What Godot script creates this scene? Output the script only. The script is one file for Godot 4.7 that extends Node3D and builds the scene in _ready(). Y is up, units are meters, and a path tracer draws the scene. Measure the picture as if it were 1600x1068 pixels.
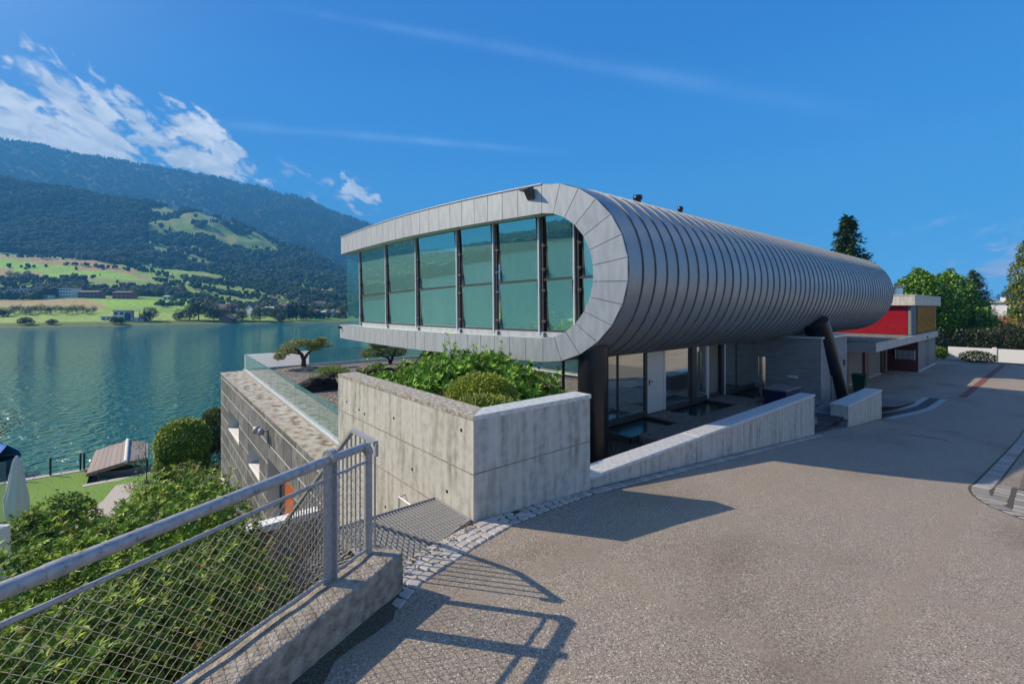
extends Node3D
# The eye is the origin; x runs along the long side of the metal tube away from the viewer, z towards the forecourt, y up; metres.

const PX := 711.0
const SUN_FROM := Vector3(-0.86, 1.0, -0.98)
const LAKE := -12.5
const AX := Vector3(0.76517, 0, 0.64383)      # camera right
const AZ := Vector3(0.64383, 0, -0.76517)     # camera forward

var M := {}
var taken := {}
var rng := RandomNumberGenerator.new()

class MB:
	var v := PackedVector3Array()
	var n := PackedVector3Array()
	var uv := PackedVector2Array()
	var c := PackedColorArray()
	var ix := PackedInt32Array()
	var col := Color(1, 1, 1)
	func vert(p: Vector3, nn: Vector3, t := Vector2.ZERO) -> int:
		v.append(p); n.append(nn); uv.append(t); c.append(col)
		return v.size() - 1
	func tri(a: Vector3, b: Vector3, d: Vector3) -> void:
		var nn := (b - a).cross(d - a).normalized()
		var k := v.size()
		v.append(a); v.append(b); v.append(d)
		for q in 3:
			n.append(nn); uv.append(Vector2.ZERO); c.append(col)
		ix.append(k); ix.append(k + 2); ix.append(k + 1)
	func quad(a: Vector3, b: Vector3, d: Vector3, e: Vector3) -> void:
		var nn := (d - a).cross(e - b).normalized()
		var k := v.size()
		v.append(a); v.append(b); v.append(d); v.append(e)
		for q in 4:
			n.append(nn); c.append(col)
		uv.append(Vector2(0, 0)); uv.append(Vector2(1, 0)); uv.append(Vector2(1, 1)); uv.append(Vector2(0, 1))
		ix.append_array([k, k + 2, k + 1, k, k + 3, k + 2])
	func hexa(p: Array) -> void: # p[0..3] one face, p[4..7] the opposite face, same order
		var mid := Vector3.ZERO
		for q in p: mid += q
		mid /= 8.0
		for f in [[0, 1, 2, 3], [4, 5, 6, 7], [0, 1, 5, 4], [1, 2, 6, 5], [2, 3, 7, 6], [3, 0, 4, 7]]:
			var a: Vector3 = p[f[0]]
			var b: Vector3 = p[f[1]]
			var d: Vector3 = p[f[2]]
			var e: Vector3 = p[f[3]]
			if (d - a).cross(e - b).dot((a + b + d + e) / 4.0 - mid) < 0: quad(e, d, b, a)
			else: quad(a, b, d, e)
	func box(lo: Vector3, hi: Vector3) -> void:
		hexa([Vector3(lo.x, lo.y, lo.z), Vector3(hi.x, lo.y, lo.z), Vector3(hi.x, hi.y, lo.z), Vector3(lo.x, hi.y, lo.z), Vector3(lo.x, lo.y, hi.z), Vector3(hi.x, lo.y, hi.z), Vector3(hi.x, hi.y, hi.z), Vector3(lo.x, hi.y, hi.z)])
	func obox(ctr: Vector3, s: Vector3, bs: Basis) -> void:
		var p := []
		for q in [[-1, -1, -1], [1, -1, -1], [1, 1, -1], [-1, 1, -1], [-1, -1, 1], [1, -1, 1], [1, 1, 1], [-1, 1, 1]]:
			p.append(ctr + bs * Vector3(q[0] * s.x / 2, q[1] * s.y / 2, q[2] * s.z / 2))
		hexa(p)
	func bev(lo: Vector3, hi: Vector3, b: float) -> void: # box with chamfered edges
		var ctr := (lo + hi) / 2
		obev(ctr, hi - lo, Basis(), b)
	func obev(ctr: Vector3, s: Vector3, bs: Basis, b: float) -> void:
		var h := s / 2
		for ax in 3:
			for sg in [-1.0, 1.0]:
				var u := (ax + 1) % 3
				var w := (ax + 2) % 3
				var q := []
				for k in [[-1, -1], [1, -1], [1, 1], [-1, 1]]:
					var p := Vector3.ZERO
					p[ax] = h[ax] * sg; p[u] = (h[u] - b) * k[0]; p[w] = (h[w] - b) * k[1]
					q.append(ctr + bs * p)
				if sg > 0: quad(q[0], q[1], q[2], q[3])
				else: quad(q[3], q[2], q[1], q[0])
		for ax in 3:
			var u := (ax + 1) % 3
			var w := (ax + 2) % 3
			for su in [-1.0, 1.0]:
				for sw in [-1.0, 1.0]:
					var q := []
					for k in [[-1, 0], [1, 0], [1, 1], [-1, 1]]:
						var p := Vector3.ZERO
						p[ax] = (h[ax] - b) * k[0]
						p[u] = su * (h[u] if k[1] == 0 else h[u] - b)
						p[w] = sw * (h[w] - b if k[1] == 0 else h[w])
						q.append(ctr + bs * p)
					if ((q[2] - q[0]) as Vector3).cross(q[3] - q[1]).dot((q[0] + q[2]) / 2 - ctr) > 0: quad(q[0], q[1], q[2], q[3])
					else: quad(q[3], q[2], q[1], q[0])
		for sx in [-1.0, 1.0]:
			for sy in [-1.0, 1.0]:
				for sz in [-1.0, 1.0]:
					var a := ctr + bs * Vector3(sx * h.x, sy * (h.y - b), sz * (h.z - b))
					var e := ctr + bs * Vector3(sx * (h.x - b), sy * h.y, sz * (h.z - b))
					var d := ctr + bs * Vector3(sx * (h.x - b), sy * (h.y - b), sz * h.z)
					if (e - a).cross(d - a).dot(a - ctr) > 0: tri(a, e, d)
					else: tri(a, d, e)
	func tube(pts: Array, r, seg := 8, caps := true) -> void: # r a float or an array of radii
		var rows := []
		var m := pts.size()
		var up := Vector3.UP
		var x := Vector3.ZERO
		for i in m:
			var d: Vector3 = (pts[min(i + 1, m - 1)] - pts[max(i - 1, 0)]).normalized()
			if x == Vector3.ZERO:
				if absf(d.y) > 0.9: up = Vector3.RIGHT
				x = up.cross(d).normalized()
			else:
				x = (x - d * x.dot(d)).normalized()
			var y := d.cross(x)
			var rr: float = r[i] if r is Array else r
			var row := v.size()
			for k in seg + 1:
				var a := TAU * k / seg
				var o := x * cos(a) + y * sin(a)
				vert(pts[i] + o * rr, o, Vector2(float(k) / seg, i))
			rows.append(row)
		for i in m - 1:
			for k in seg:
				var a: int = rows[i] + k
				var b: int = rows[i + 1] + k
				ix.append_array([a, b + 1, a + 1, a, b, b + 1])
		if caps:
			for e in [0, m - 1]:
				var nn: Vector3 = (pts[0] - pts[1]).normalized() if e == 0 else (pts[m - 1] - pts[m - 2]).normalized()
				var ct := vert(pts[e], nn)
				for k in seg + 1: vert(v[rows[e] + k], nn)
				for k in seg:
					if e == 0: ix.append_array([ct, ct + 1 + k, ct + 2 + k])
					else: ix.append_array([ct, ct + 2 + k, ct + 1 + k])
	func lathe(prof: Array, at: Vector3, seg := 20) -> void: # Vector2(radius, y), bottom to top
		var rows := []
		for i in prof.size():
			var d: Vector2 = prof[min(i + 1, prof.size() - 1)] - prof[max(i - 1, 0)]
			var nn := Vector2(d.y, -d.x).normalized()
			rows.append(v.size())
			for k in seg + 1:
				var a := TAU * k / seg
				vert(at + Vector3(cos(a) * prof[i].x, prof[i].y, sin(a) * prof[i].x), Vector3(cos(a) * nn.x, nn.y, sin(a) * nn.x))
		for i in prof.size() - 1:
			for k in seg:
				var a: int = rows[i] + k
				var b: int = rows[i + 1] + k
				ix.append_array([a, a + 1, b + 1, a, b + 1, b])
	func prism(poly: Array, o: Vector3, ux: Vector3, uy: Vector3, dep: Vector3) -> void: # a polygon in the plane (ux, uy), pushed along dep
		var pp := PackedVector2Array(poly)
		if Geometry2D.is_polygon_clockwise(pp): pp.reverse()
		var t := Geometry2D.triangulate_polygon(pp)
		var s := ux.cross(uy).dot(dep) < 0
		for i in range(0, t.size(), 3):
			var a := o + ux * pp[t[i]].x + uy * pp[t[i]].y
			var b := o + ux * pp[t[i + 1]].x + uy * pp[t[i + 1]].y
			var d := o + ux * pp[t[i + 2]].x + uy * pp[t[i + 2]].y
			var ccw := (pp[t[i + 1]] - pp[t[i]]).cross(pp[t[i + 2]] - pp[t[i]]) > 0
			if ccw != s:
				tri(a, d, b); tri(a + dep, b + dep, d + dep)
			else:
				tri(a, b, d); tri(a + dep, d + dep, b + dep)
		for i in pp.size():
			var a := o + ux * pp[i].x + uy * pp[i].y
			var q := pp[(i + 1) % pp.size()]
			var b := o + ux * q.x + uy * q.y
			if s: quad(b, a, a + dep, b + dep)
			else: quad(a, b, b + dep, a + dep)
	func blob(ctr: Vector3, rad: Vector3, ns: FastNoiseLite, amp: float, rings := 10, segs := 16, flat := -2.0) -> void:
		var row := v.size()
		for i in rings + 1:
			var la := PI * i / rings
			for k in segs + 1:
				var lo := TAU * k / segs
				var d := Vector3(sin(la) * cos(lo), cos(la), sin(la) * sin(lo))
				var f := 1.0 + amp * ns.get_noise_3dv(d * 40.0 + ctr * 7.0)
				var p := d * rad * f
				p.y = maxf(p.y, flat * rad.y)
				vert(ctr + p, (d / rad).normalized(), Vector2(float(k) / segs, float(i) / rings))
		for i in rings:
			for k in segs:
				var a := row + i * (segs + 1) + k
				var b := a + segs + 1
				ix.append_array([a, b, b + 1, a, b + 1, a + 1])
		renorm(row)
	func renorm(from: int) -> void: # smooth normals from the faces since vertex «from» (seams stay)
		var acc := {}
		for i in range(0, ix.size(), 3):
			if ix[i] < from: continue
			var nn := (v[ix[i + 2]] - v[ix[i]]).cross(v[ix[i + 1]] - v[ix[i]])
			for k in 3:
				var key := v[ix[i + k]].snapped(Vector3.ONE * 0.0005)
				acc[key] = acc.get(key, Vector3.ZERO) + nn
		for i in range(from, v.size()):
			var a: Vector3 = acc.get(v[i].snapped(Vector3.ONE * 0.0005), Vector3.UP)
			if a.length() > 1e-9: n[i] = a.normalized()
	func leaf(p: Vector3, d: Vector3, sd: Vector3, l: float, w: float) -> void: # a leaf with a bent midrib: four triangles
		var s := sd
		var nn := d.cross(s).normalized()
		if nn.y < 0:
			nn = -nn
			s = -s
		var k := v.size()
		var tip := p + d * l - nn * l * 0.16
		var mid := p + d * l * 0.5
		v.append(p); v.append(mid + s * w * 0.5 + nn * w * 0.14); v.append(tip); v.append(mid - s * w * 0.5 + nn * w * 0.14); v.append(mid)
		var q := (nn - s * 0.35).normalized()
		var q2 := (nn + s * 0.35).normalized()
		n.append(nn); n.append(q); n.append(nn); n.append(q2); n.append(nn)
		for i in 5:
			uv.append(Vector2.ZERO); c.append(col)
		ix.append_array([k, k + 1, k + 4, k + 1, k + 2, k + 4, k, k + 4, k + 3, k + 4, k + 2, k + 3])
	func petal(p: Vector3, d: Vector3, sd: Vector3, l: float, w: float) -> void: # a plain leaf face: two triangles
		var s := sd
		var nn := d.cross(s).normalized()
		if nn.y < 0:
			nn = -nn
			s = -s
		var k := v.size()
		v.append(p); v.append(p + d * l * 0.55 + s * w * 0.5); v.append(p + d * l); v.append(p + d * l * 0.55 - s * w * 0.5)
		for i in 4:
			n.append(nn); uv.append(Vector2.ZERO); c.append(col)
		ix.append_array([k, k + 2, k + 3, k, k + 1, k + 2])
	func mesh() -> ArrayMesh:
		var a := []
		a.resize(Mesh.ARRAY_MAX)
		a[Mesh.ARRAY_VERTEX] = v; a[Mesh.ARRAY_NORMAL] = n; a[Mesh.ARRAY_TEX_UV] = uv; a[Mesh.ARRAY_COLOR] = c; a[Mesh.ARRAY_INDEX] = ix
		var m := ArrayMesh.new()
		m.add_surface_from_arrays(Mesh.PRIMITIVE_TRIANGLES, a)
		return m

# ---------------------------------------------------------------- naming and placing
func numbered(called: String) -> String:
	var k: int = taken.get(called, 0)
	taken[called] = k + 1
	return called if k == 0 else "%s_%03d" % [called, k]

func tag(o: Node, label := "", category := "", group := "", kind := "") -> void:
	if label: o.set_meta("label", label)
	if category: o.set_meta("category", category)
	if group: o.set_meta("group", group)
	if kind: o.set_meta("kind", kind)

func thing(called: String, label: String, category: String, at := Vector3.ZERO, group := "") -> Node3D:
	var o := Node3D.new()
	o.name = numbered(called)
	add_child(o, true)
	o.position = at
	tag(o, label, category, group)
	return o

# st is in world axes; the part is set back by the place of its thing (and part)
func part(par: Node3D, called: String, st, mat: Material, local := false) -> MeshInstance3D:
	var o := MeshInstance3D.new()
	o.name = called
	o.mesh = st.mesh() if st is MB else st
	o.material_override = mat
	par.add_child(o, true)
	if not local:
		var q := par
		while q != self:
			o.position -= q.position
			q = q.get_parent()
	return o

func single(called: String, label: String, category: String, st: MB, mat: Material, group := "") -> MeshInstance3D:
	var o := MeshInstance3D.new()
	o.name = numbered(called)
	o.mesh = st.mesh()
	o.material_override = mat
	add_child(o, true)
	tag(o, label, category, group)
	return o

func ground(called: String, st: MB, mat: Material, kind := "structure") -> MeshInstance3D:
	var o := MeshInstance3D.new()
	o.name = numbered(called)
	o.mesh = st.mesh()
	o.material_override = mat
	add_child(o, true)
	o.set_meta("kind", kind)
	return o

func copy(src: Node3D, at: Vector3, turn: float, sc: Vector3, label: String, group := "") -> Node3D:
	var o := src.duplicate() as Node3D
	o.name = numbered(str(src.name).rstrip("0123456789_"))
	add_child(o, true)
	o.position = at
	o.rotation.y = turn
	o.scale = sc
	tag(o, label, "", group)
	return o

func spot(u: float, vv: float, d: float) -> Vector3: # a place measured from the photograph: bearing, height and distance ahead
	return (AX * ((u - 800.0) / PX) + AZ + Vector3(0, (480.0 - vv) / PX, 0)) * d

# ---------------------------------------------------------------- ground heights
const GP := [[-60, -1.0], [-30, -1.5], [-8, -2.15], [0, -2.38], [3.15, -2.565], [5.3, -2.74], [15.2, -3.72], [20, -4.2], [24, -4.55], [30, -4.86], [34, -4.95], [70, -5.0], [900, -5.2]]
func gy(x: float) -> float:
	for i in GP.size() - 1:
		if x <= GP[i + 1][0]:
			return lerpf(GP[i][1], GP[i + 1][1], (x - GP[i][0]) / (GP[i + 1][0] - GP[i][0]))
	return GP[-1][1]

func fy(x: float, z: float) -> float: # the entrance court
	var b := -3.6
	if x > 20.5: b = lerpf(-3.6, -4.4, clampf((x - 20.5) / 5.5, 0, 1))
	if x > 26: b = lerpf(-4.4, -4.86, clampf((x - 26) / 4.0, 0, 1))
	if x > 15.0 and x < 19.2:
		b = lerpf(b, gy(x) + 0.004, smoothstep(-6.6, -4.6, z) * (1.0 - smoothstep(18.6, 19.2, x)))
	return b

func fence_z(x: float) -> float:
	return -3.21 - 0.5 * (x - 0.22)

func hill_y(x: float, z: float) -> float: # the garden slope down to the lake
	var s := fence_z(minf(x, 1.7)) - z
	if s < 0: return gy(x) - 0.4
	var y := lerpf(-2.9, -6.9, clampf(s / 6.5, 0, 1)) if s < 6.5 else lerpf(-6.9, -11.0, clampf((s - 6.5) / 16.0, 0, 1))
	if s > 22.5: y = lerpf(-11.0, -12.0, clampf((s - 22.5) / 20.0, 0, 1))
	if x > -0.5 and s < 16: # the sunk yard before the stone front
		y = lerpf(y, -7.1, smoothstep(-0.5, 1.2, x) * (1 - smoothstep(13, 16, s)))
	return y

func noise(sd: int, freq: float, oct := 4, type := FastNoiseLite.TYPE_SIMPLEX_SMOOTH) -> FastNoiseLite:
	var f := FastNoiseLite.new()
	f.seed = sd; f.frequency = freq; f.noise_type = type
	f.fractal_octaves = oct
	if oct <= 1: f.fractal_type = FastNoiseLite.FRACTAL_NONE
	return f
func _ready() -> void:
	rng.seed = 7
	make_view()
	make_materials()
	build_ground()
	build_land()
	build_far()
	build_house()
	build_terrace()
	build_garage()
	build_setts()
	build_fence()
	build_court_things()
	build_garden_things()
	build_near_plants()
	build_right_trees()
# ---------------------------------------------------------------- materials
func lin(r: float, g: float, b: float, a := 1.0) -> Color:
	var c := Color(r, g, b).linear_to_srgb()
	c.a = a
	return c

func ntex(f: FastNoiseLite, ramp: Array, size := 512) -> NoiseTexture2D: # ramp: offset, then a linear colour
	var t := NoiseTexture2D.new()
	t.width = size; t.height = size
	t.seamless = true
	t.seamless_blend_skirt = 0.2
	t.noise = f
	var g := Gradient.new()
	var o := PackedFloat32Array()
	var cs := PackedColorArray()
	for r in ramp:
		o.append(r[0])
		cs.append(lin(r[1], r[2], r[3]))
	g.offsets = o; g.colors = cs
	t.color_ramp = g
	return t

func htex(f: FastNoiseLite, size := 512) -> NoiseTexture2D:
	var t := NoiseTexture2D.new()
	t.width = size; t.height = size
	t.seamless = true
	t.noise = f
	return t

func plain(r: float, g: float, b: float, rough := 0.6, metal := 0.0) -> StandardMaterial3D:
	var m := StandardMaterial3D.new()
	m.albedo_color = lin(r, g, b)
	m.roughness = rough
	m.metallic = metal
	return m

func tri(m: StandardMaterial3D, tex: Texture2D, sc: Vector3) -> StandardMaterial3D:
	m.albedo_texture = tex
	m.uv1_triplanar = true
	m.uv1_world_triplanar = true
	m.uv1_scale = sc
	m.uv1_triplanar_sharpness = 6.0
	return m

func detail(m: StandardMaterial3D, tex: Texture2D, sc: Vector3) -> void:
	m.detail_enabled = true
	m.detail_blend_mode = BaseMaterial3D.BLEND_MODE_MUL
	m.detail_uv_layer = BaseMaterial3D.DETAIL_UV_2
	m.detail_albedo = tex
	m.uv2_triplanar = true
	m.uv2_world_triplanar = true
	m.uv2_scale = sc
	m.uv2_triplanar_sharpness = 6.0

func relief(m: StandardMaterial3D, tex: Texture2D, h: float) -> void:
	m.heightmap_enabled = true
	m.heightmap_texture = tex
	m.heightmap_scale = h

func leafy(r: float, g: float, b: float, rough := 0.42, back := 0.35) -> StandardMaterial3D:
	var m := plain(r, g, b, rough)
	m.vertex_color_use_as_albedo = true
	m.backlight_enabled = true
	m.backlight = Color(back, back, back * 0.4)
	m.cull_mode = BaseMaterial3D.CULL_DISABLED
	return m

# an L8 image of vertical streaks and fine grain for board-marked concrete; 4 m wide, 4 m high
func board_image(sd: int) -> Image:
	var s := 512
	var rr := RandomNumberGenerator.new()
	rr.seed = sd
	var st := noise(sd, 0.045, 4).get_seamless_image(s, 24)
	st.resize(s, s, Image.INTERPOLATE_CUBIC)
	var gr := noise(sd + 1, 0.05, 5).get_seamless_image(s, s)
	var a := st.get_data()
	var b := gr.get_data()
	var out := PackedByteArray()
	out.resize(s * s)
	var board := []
	var x0 := 0
	var tone := PackedFloat32Array()
	tone.resize(s)
	while x0 < s:
		var w := rr.randi_range(11, 17)
		var t := rr.randf_range(-0.07, 0.07)
		for k in w:
			if x0 + k < s: tone[x0 + k] = t - (0.07 if k == 0 else 0.0)
		x0 += w
	for y in s:
		for x in s:
			var i := y * s + x
			var k := 0.5 + (a[i] / 255.0 - 0.5) * 0.75 + (b[i] / 255.0 - 0.5) * 0.55 + tone[x]
			out[i] = int(clampf(k, 0, 1) * 255)
	for q in 60: # bug holes
		var hx := rr.randi_range(2, s - 4)
		var hy := rr.randi_range(2, s - 4)
		out[hy * s + hx] = 25; out[hy * s + hx + 1] = 40; out[(hy + 1) * s + hx] = 50
	return Image.create_from_data(s, s, false, Image.FORMAT_L8, out)

func toned(im: Image, lo: Color, mid: Color, hi: Color) -> ImageTexture: # linear colours through an L8 image
	var d := im.get_data()
	var out := PackedByteArray()
	out.resize(d.size() * 3)
	var lut := []
	for k in 256:
		var t := k / 255.0
		var c := lo.lerp(mid, t * 2) if t < 0.5 else mid.lerp(hi, t * 2 - 1)
		c = c.linear_to_srgb()
		lut.append([int(c.r * 255), int(c.g * 255), int(c.b * 255)])
	for i in d.size():
		var q: Array = lut[d[i]]
		out[i * 3] = q[0]; out[i * 3 + 1] = q[1]; out[i * 3 + 2] = q[2]
	return ImageTexture.create_from_image(Image.create_from_data(im.get_width(), im.get_height(), false, Image.FORMAT_RGB8, out))

func make_materials() -> void:
	var blot := ntex(noise(11, 0.006, 5), [[0.15, 0.74, 0.72, 0.69], [0.36, 0.9, 0.89, 0.88], [0.5, 0.97, 0.97, 0.97], [0.65, 1, 0.985, 0.96], [0.85, 0.95, 0.95, 0.98]])
	var grain := noise(5, 0.26, 1, FastNoiseLite.TYPE_CELLULAR)
	grain.cellular_return_type = FastNoiseLite.RETURN_CELL_VALUE
	var asph := ntex(grain, [[0.0, 0.08, 0.066, 0.053], [0.1, 0.175, 0.148, 0.117], [0.5, 0.278, 0.231, 0.18], [0.86, 0.345, 0.29, 0.228], [0.96, 0.46, 0.405, 0.34], [1.0, 0.68, 0.63, 0.565]], 1024)
	M.asphalt = tri(plain(1, 1, 1, 0.85), asph, Vector3.ONE / 2.3)
	detail(M.asphalt, blot, Vector3(1.0 / 17.0, 1.0 / 11.0, 1.0 / 8.0))
	relief(M.asphalt, htex(noise(6, 0.22, 2), 1024), 0.25)
	M.asphalt_dark = tri(plain(0.5, 0.5, 0.52, 0.85), asph, Vector3.ONE / 2.9)
	var bi := board_image(3)
	var board := toned(bi, Color(0.27, 0.26, 0.235), Color(0.46, 0.45, 0.405), Color(0.54, 0.53, 0.485))
	var streak := ntex(noise(21, 0.02, 4), [[0.12, 0.70, 0.68, 0.65], [0.33, 0.94, 0.93, 0.91], [0.45, 1, 1, 1], [1.0, 1, 1, 1]])
	M.concrete = tri(plain(1, 1, 1, 0.8), board, Vector3.ONE / 4.0)
	detail(M.concrete, streak, Vector3(0.35, 0.06, 0.35))
	relief(M.concrete, ImageTexture.create_from_image(bi), 0.5)
	M.concrete_grey = tri(plain(1, 1, 1, 0.8), ntex(noise(36, 0.02, 5), [[0.2, 0.20, 0.203, 0.205], [0.5, 0.235, 0.237, 0.24], [0.8, 0.265, 0.265, 0.265]]), Vector3(0.12, 0.55, 0.12))
	var old := ntex(noise(31, 0.03, 5), [[0.2, 0.21, 0.18, 0.142], [0.42, 0.30, 0.26, 0.21], [0.6, 0.35, 0.307, 0.25], [0.85, 0.42, 0.375, 0.315]])
	M.old_concrete = tri(plain(1, 1, 1, 0.92), old, Vector3.ONE * 0.55)
	detail(M.old_concrete, ntex(noise(32, 0.2, 2), [[0.2, 0.6, 0.58, 0.55], [0.5, 1, 1, 1], [1, 1, 1, 1]]), Vector3.ONE * 1.3)
	relief(M.old_concrete, htex(noise(33, 0.12, 5)), 0.9)
	M.slab_concrete = tri(plain(0.9, 0.9, 0.92, 0.75), ntex(noise(35, 0.02, 5), [[0.2, 0.10, 0.098, 0.095], [0.5, 0.145, 0.142, 0.138], [0.8, 0.19, 0.186, 0.18]]), Vector3.ONE * 0.4)
	var zn := ntex(noise(41, 0.012, 4), [[0.25, 0.385, 0.42, 0.45], [0.5, 0.425, 0.46, 0.485], [0.75, 0.46, 0.495, 0.52]])
	M.zinc_panel = tri(plain(1, 1, 1, 0.5, 0.35), zn, Vector3(0.9, 0.22, 0.9))
	M.zinc_panel.vertex_color_use_as_albedo = true
	M.zinc_shell = tri(plain(0.70, 0.72, 0.735, 0.4, 0.5), ntex(noise(42, 0.02, 4), [[0.2, 0.40, 0.40, 0.405], [0.5, 0.46, 0.46, 0.46], [0.8, 0.52, 0.52, 0.515]]), Vector3(4.0, 0.25, 0.6))
	M.zinc_shell.vertex_color_use_as_albedo = true
	M.zinc_dark = plain(0.16, 0.165, 0.17, 0.55, 0.5)
	M.coping = tri(plain(1, 1, 1, 0.45, 0.3), ntex(noise(44, 0.03, 4), [[0.2, 0.48, 0.49, 0.5], [0.5, 0.58, 0.59, 0.6], [0.8, 0.66, 0.67, 0.68]]), Vector3.ONE * 0.6)
	M.stone_coping = tri(plain(1, 1, 1, 0.8), ntex(noise(45, 0.03, 5), [[0.18, 0.11, 0.09, 0.07], [0.33, 0.22, 0.185, 0.14], [0.45, 0.31, 0.29, 0.255], [0.55, 0.37, 0.31, 0.215], [0.63, 0.37, 0.355, 0.325], [0.85, 0.43, 0.42, 0.395]]), Vector3(0.17, 0.17, 0.13))
	M.wall_coping = tri(plain(1, 1, 1, 0.85), ntex(noise(46, 0.06, 5), [[0.2, 0.17, 0.145, 0.115], [0.45, 0.27, 0.245, 0.205], [0.6, 0.35, 0.325, 0.285], [0.85, 0.45, 0.43, 0.39]]), Vector3.ONE * 0.35)
	M.slate = tri(plain(1, 1, 1, 0.62), ntex(noise(47, 0.03, 5), [[0.2, 0.10, 0.102, 0.105], [0.5, 0.165, 0.168, 0.17], [0.7, 0.22, 0.22, 0.218], [0.85, 0.33, 0.325, 0.31]]), Vector3(0.5, 0.12, 0.42))
	M.slate.vertex_color_use_as_albedo = true
	M.mortar = plain(0.66, 0.64, 0.58, 0.9)
	M.steel = tri(plain(1, 1, 1, 0.5, 0.25), ntex(noise(48, 0.05, 4), [[0.2, 0.29, 0.295, 0.30], [0.5, 0.335, 0.34, 0.35], [0.75, 0.38, 0.385, 0.395]]), Vector3.ONE * 0.9)
	M.rail = tri(plain(1, 1, 1, 0.45, 0.3), ntex(noise(49, 0.02, 5), [[0.14, 0.17, 0.16, 0.15], [0.24, 0.30, 0.303, 0.31], [0.55, 0.345, 0.35, 0.36], [0.8, 0.40, 0.405, 0.41]]), Vector3.ONE * 1.7)
	M.inox = plain(0.55, 0.53, 0.5, 0.22, 1.0)
	M.alu = plain(0.72, 0.73, 0.74, 0.35, 0.4)
	M.dark_frame = plain(0.055, 0.055, 0.055, 0.45, 0.2)
	M.column = plain(0.016, 0.018, 0.024, 0.28, 0.3)
	M.black = plain(0.012, 0.012, 0.013, 0.6)
	M.white = plain(0.75, 0.76, 0.77, 0.5)
	M.white_glass = plain(0.8, 0.82, 0.84, 0.3)
	M.white_glass.backlight_enabled = true
	M.white_glass.backlight = Color(1, 1, 1)
	M.soffit = plain(0.45, 0.44, 0.4, 0.7)
	M.door = plain(0.62, 0.62, 0.58, 0.4, 0.2)
	M.glass = plain(0.48, 0.95, 0.80, 0.01, 0.80)
	M.glass.albedo_color.a = 0.12
	M.glass.transparency = BaseMaterial3D.TRANSPARENCY_ALPHA
	M.glass_low = plain(0.70, 0.74, 0.68, 0.02, 0.92)
	M.glass_low.albedo_color.a = 0.12
	M.glass_low.transparency = BaseMaterial3D.TRANSPARENCY_ALPHA
	M.clear = plain(0.08, 0.36, 0.34, 0.04)
	M.clear.albedo_color.a = 0.17
	M.clear.transparency = BaseMaterial3D.TRANSPARENCY_ALPHA
	M.clear_edge = plain(0.05, 0.28, 0.25, 0.1)
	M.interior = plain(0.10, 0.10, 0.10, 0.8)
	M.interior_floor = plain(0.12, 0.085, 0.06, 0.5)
	M.cobble = tri(plain(1, 1, 1, 0.8), ntex(noise(51, 0.12, 4), [[0.2, 0.33, 0.305, 0.275], [0.5, 0.52, 0.49, 0.45], [0.8, 0.64, 0.61, 0.57]]), Vector3.ONE * 1.7)
	M.cobble.vertex_color_use_as_albedo = true
	relief(M.cobble, htex(noise(52, 0.1, 4)), 0.8)
	M.joint = tri(plain(1, 1, 1, 0.95), ntex(noise(53, 0.1, 4), [[0.2, 0.03, 0.028, 0.018], [0.6, 0.085, 0.075, 0.05], [0.9, 0.15, 0.135, 0.1]]), Vector3.ONE * 1.0)
	M.gravel = tri(plain(1, 1, 1, 0.9), ntex(grain, [[0.0, 0.03, 0.027, 0.024], [0.4, 0.12, 0.105, 0.09], [0.75, 0.24, 0.215, 0.19], [1.0, 0.45, 0.42, 0.38]], 512), Vector3.ONE / 6.0)
	relief(M.gravel, htex(grain, 512), 4.0)
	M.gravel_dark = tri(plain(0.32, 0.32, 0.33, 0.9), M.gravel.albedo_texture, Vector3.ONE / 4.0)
	relief(M.gravel_dark, M.gravel.heightmap_texture, 3.0)
	M.soil = tri(plain(1, 1, 1, 0.95), ntex(noise(55, 0.05, 5), [[0.2, 0.03, 0.022, 0.015], [0.6, 0.075, 0.055, 0.038], [0.9, 0.13, 0.1, 0.07]]), Vector3.ONE * 0.6)
	M.grass = tri(plain(1, 1, 1, 0.9), ntex(noise(56, 0.09, 5), [[0.2, 0.05, 0.12, 0.012], [0.5, 0.12, 0.24, 0.025], [0.8, 0.22, 0.34, 0.05]]), Vector3.ONE * 0.16)
	relief(M.grass, htex(noise(57, 0.2, 3)), 4.0)
	M.hillside = tri(plain(1, 1, 1, 0.95), ntex(noise(58, 0.05, 5), [[0.2, 0.025, 0.04, 0.01], [0.5, 0.05, 0.075, 0.02], [0.85, 0.12, 0.12, 0.05]]), Vector3.ONE * 0.2)
	M.terrain = tri(plain(1, 1, 1, 0.95), ntex(noise(59, 0.03, 5), [[0.15, 0.55, 0.58, 0.5], [0.5, 0.85, 0.85, 0.85], [0.8, 1, 1, 0.95]]), Vector3.ONE / 90.0)
	M.terrain.vertex_color_use_as_albedo = true
	M.lake = plain(0.002, 0.11, 0.11, 0.045)
	M.lake.metallic_specular = 0.5
	detail(M.lake, ntex(noise(62, 0.008, 3), [[0.25, 0.72, 0.82, 0.8], [0.5, 1, 1, 1], [0.75, 0.95, 1.0, 0.95]]), Vector3.ONE / 230.0)
	M.lake.uv1_triplanar = true
	M.lake.uv1_world_triplanar = true
	M.lake.uv1_scale = Vector3(1.0 / 48, 1.0 / 48, 1.0 / 48)
	var wave := noise(61, 0.03, 4)
	M.lake.normal_enabled = true
	var wn := htex(wave, 1024)
	wn.as_normal_map = true
	wn.bump_strength = 10.0
	M.lake.normal_texture = wn
	M.lake.normal_scale = 1.0
	M.pool = plain(0.012, 0.017, 0.016, 0.05)
	M.pool.metallic_specular = 0.3
	M.pool.normal_enabled = true
	M.pool.normal_texture = wn
	M.pool.normal_scale = 0.15
	M.pool.uv1_triplanar = true
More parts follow.
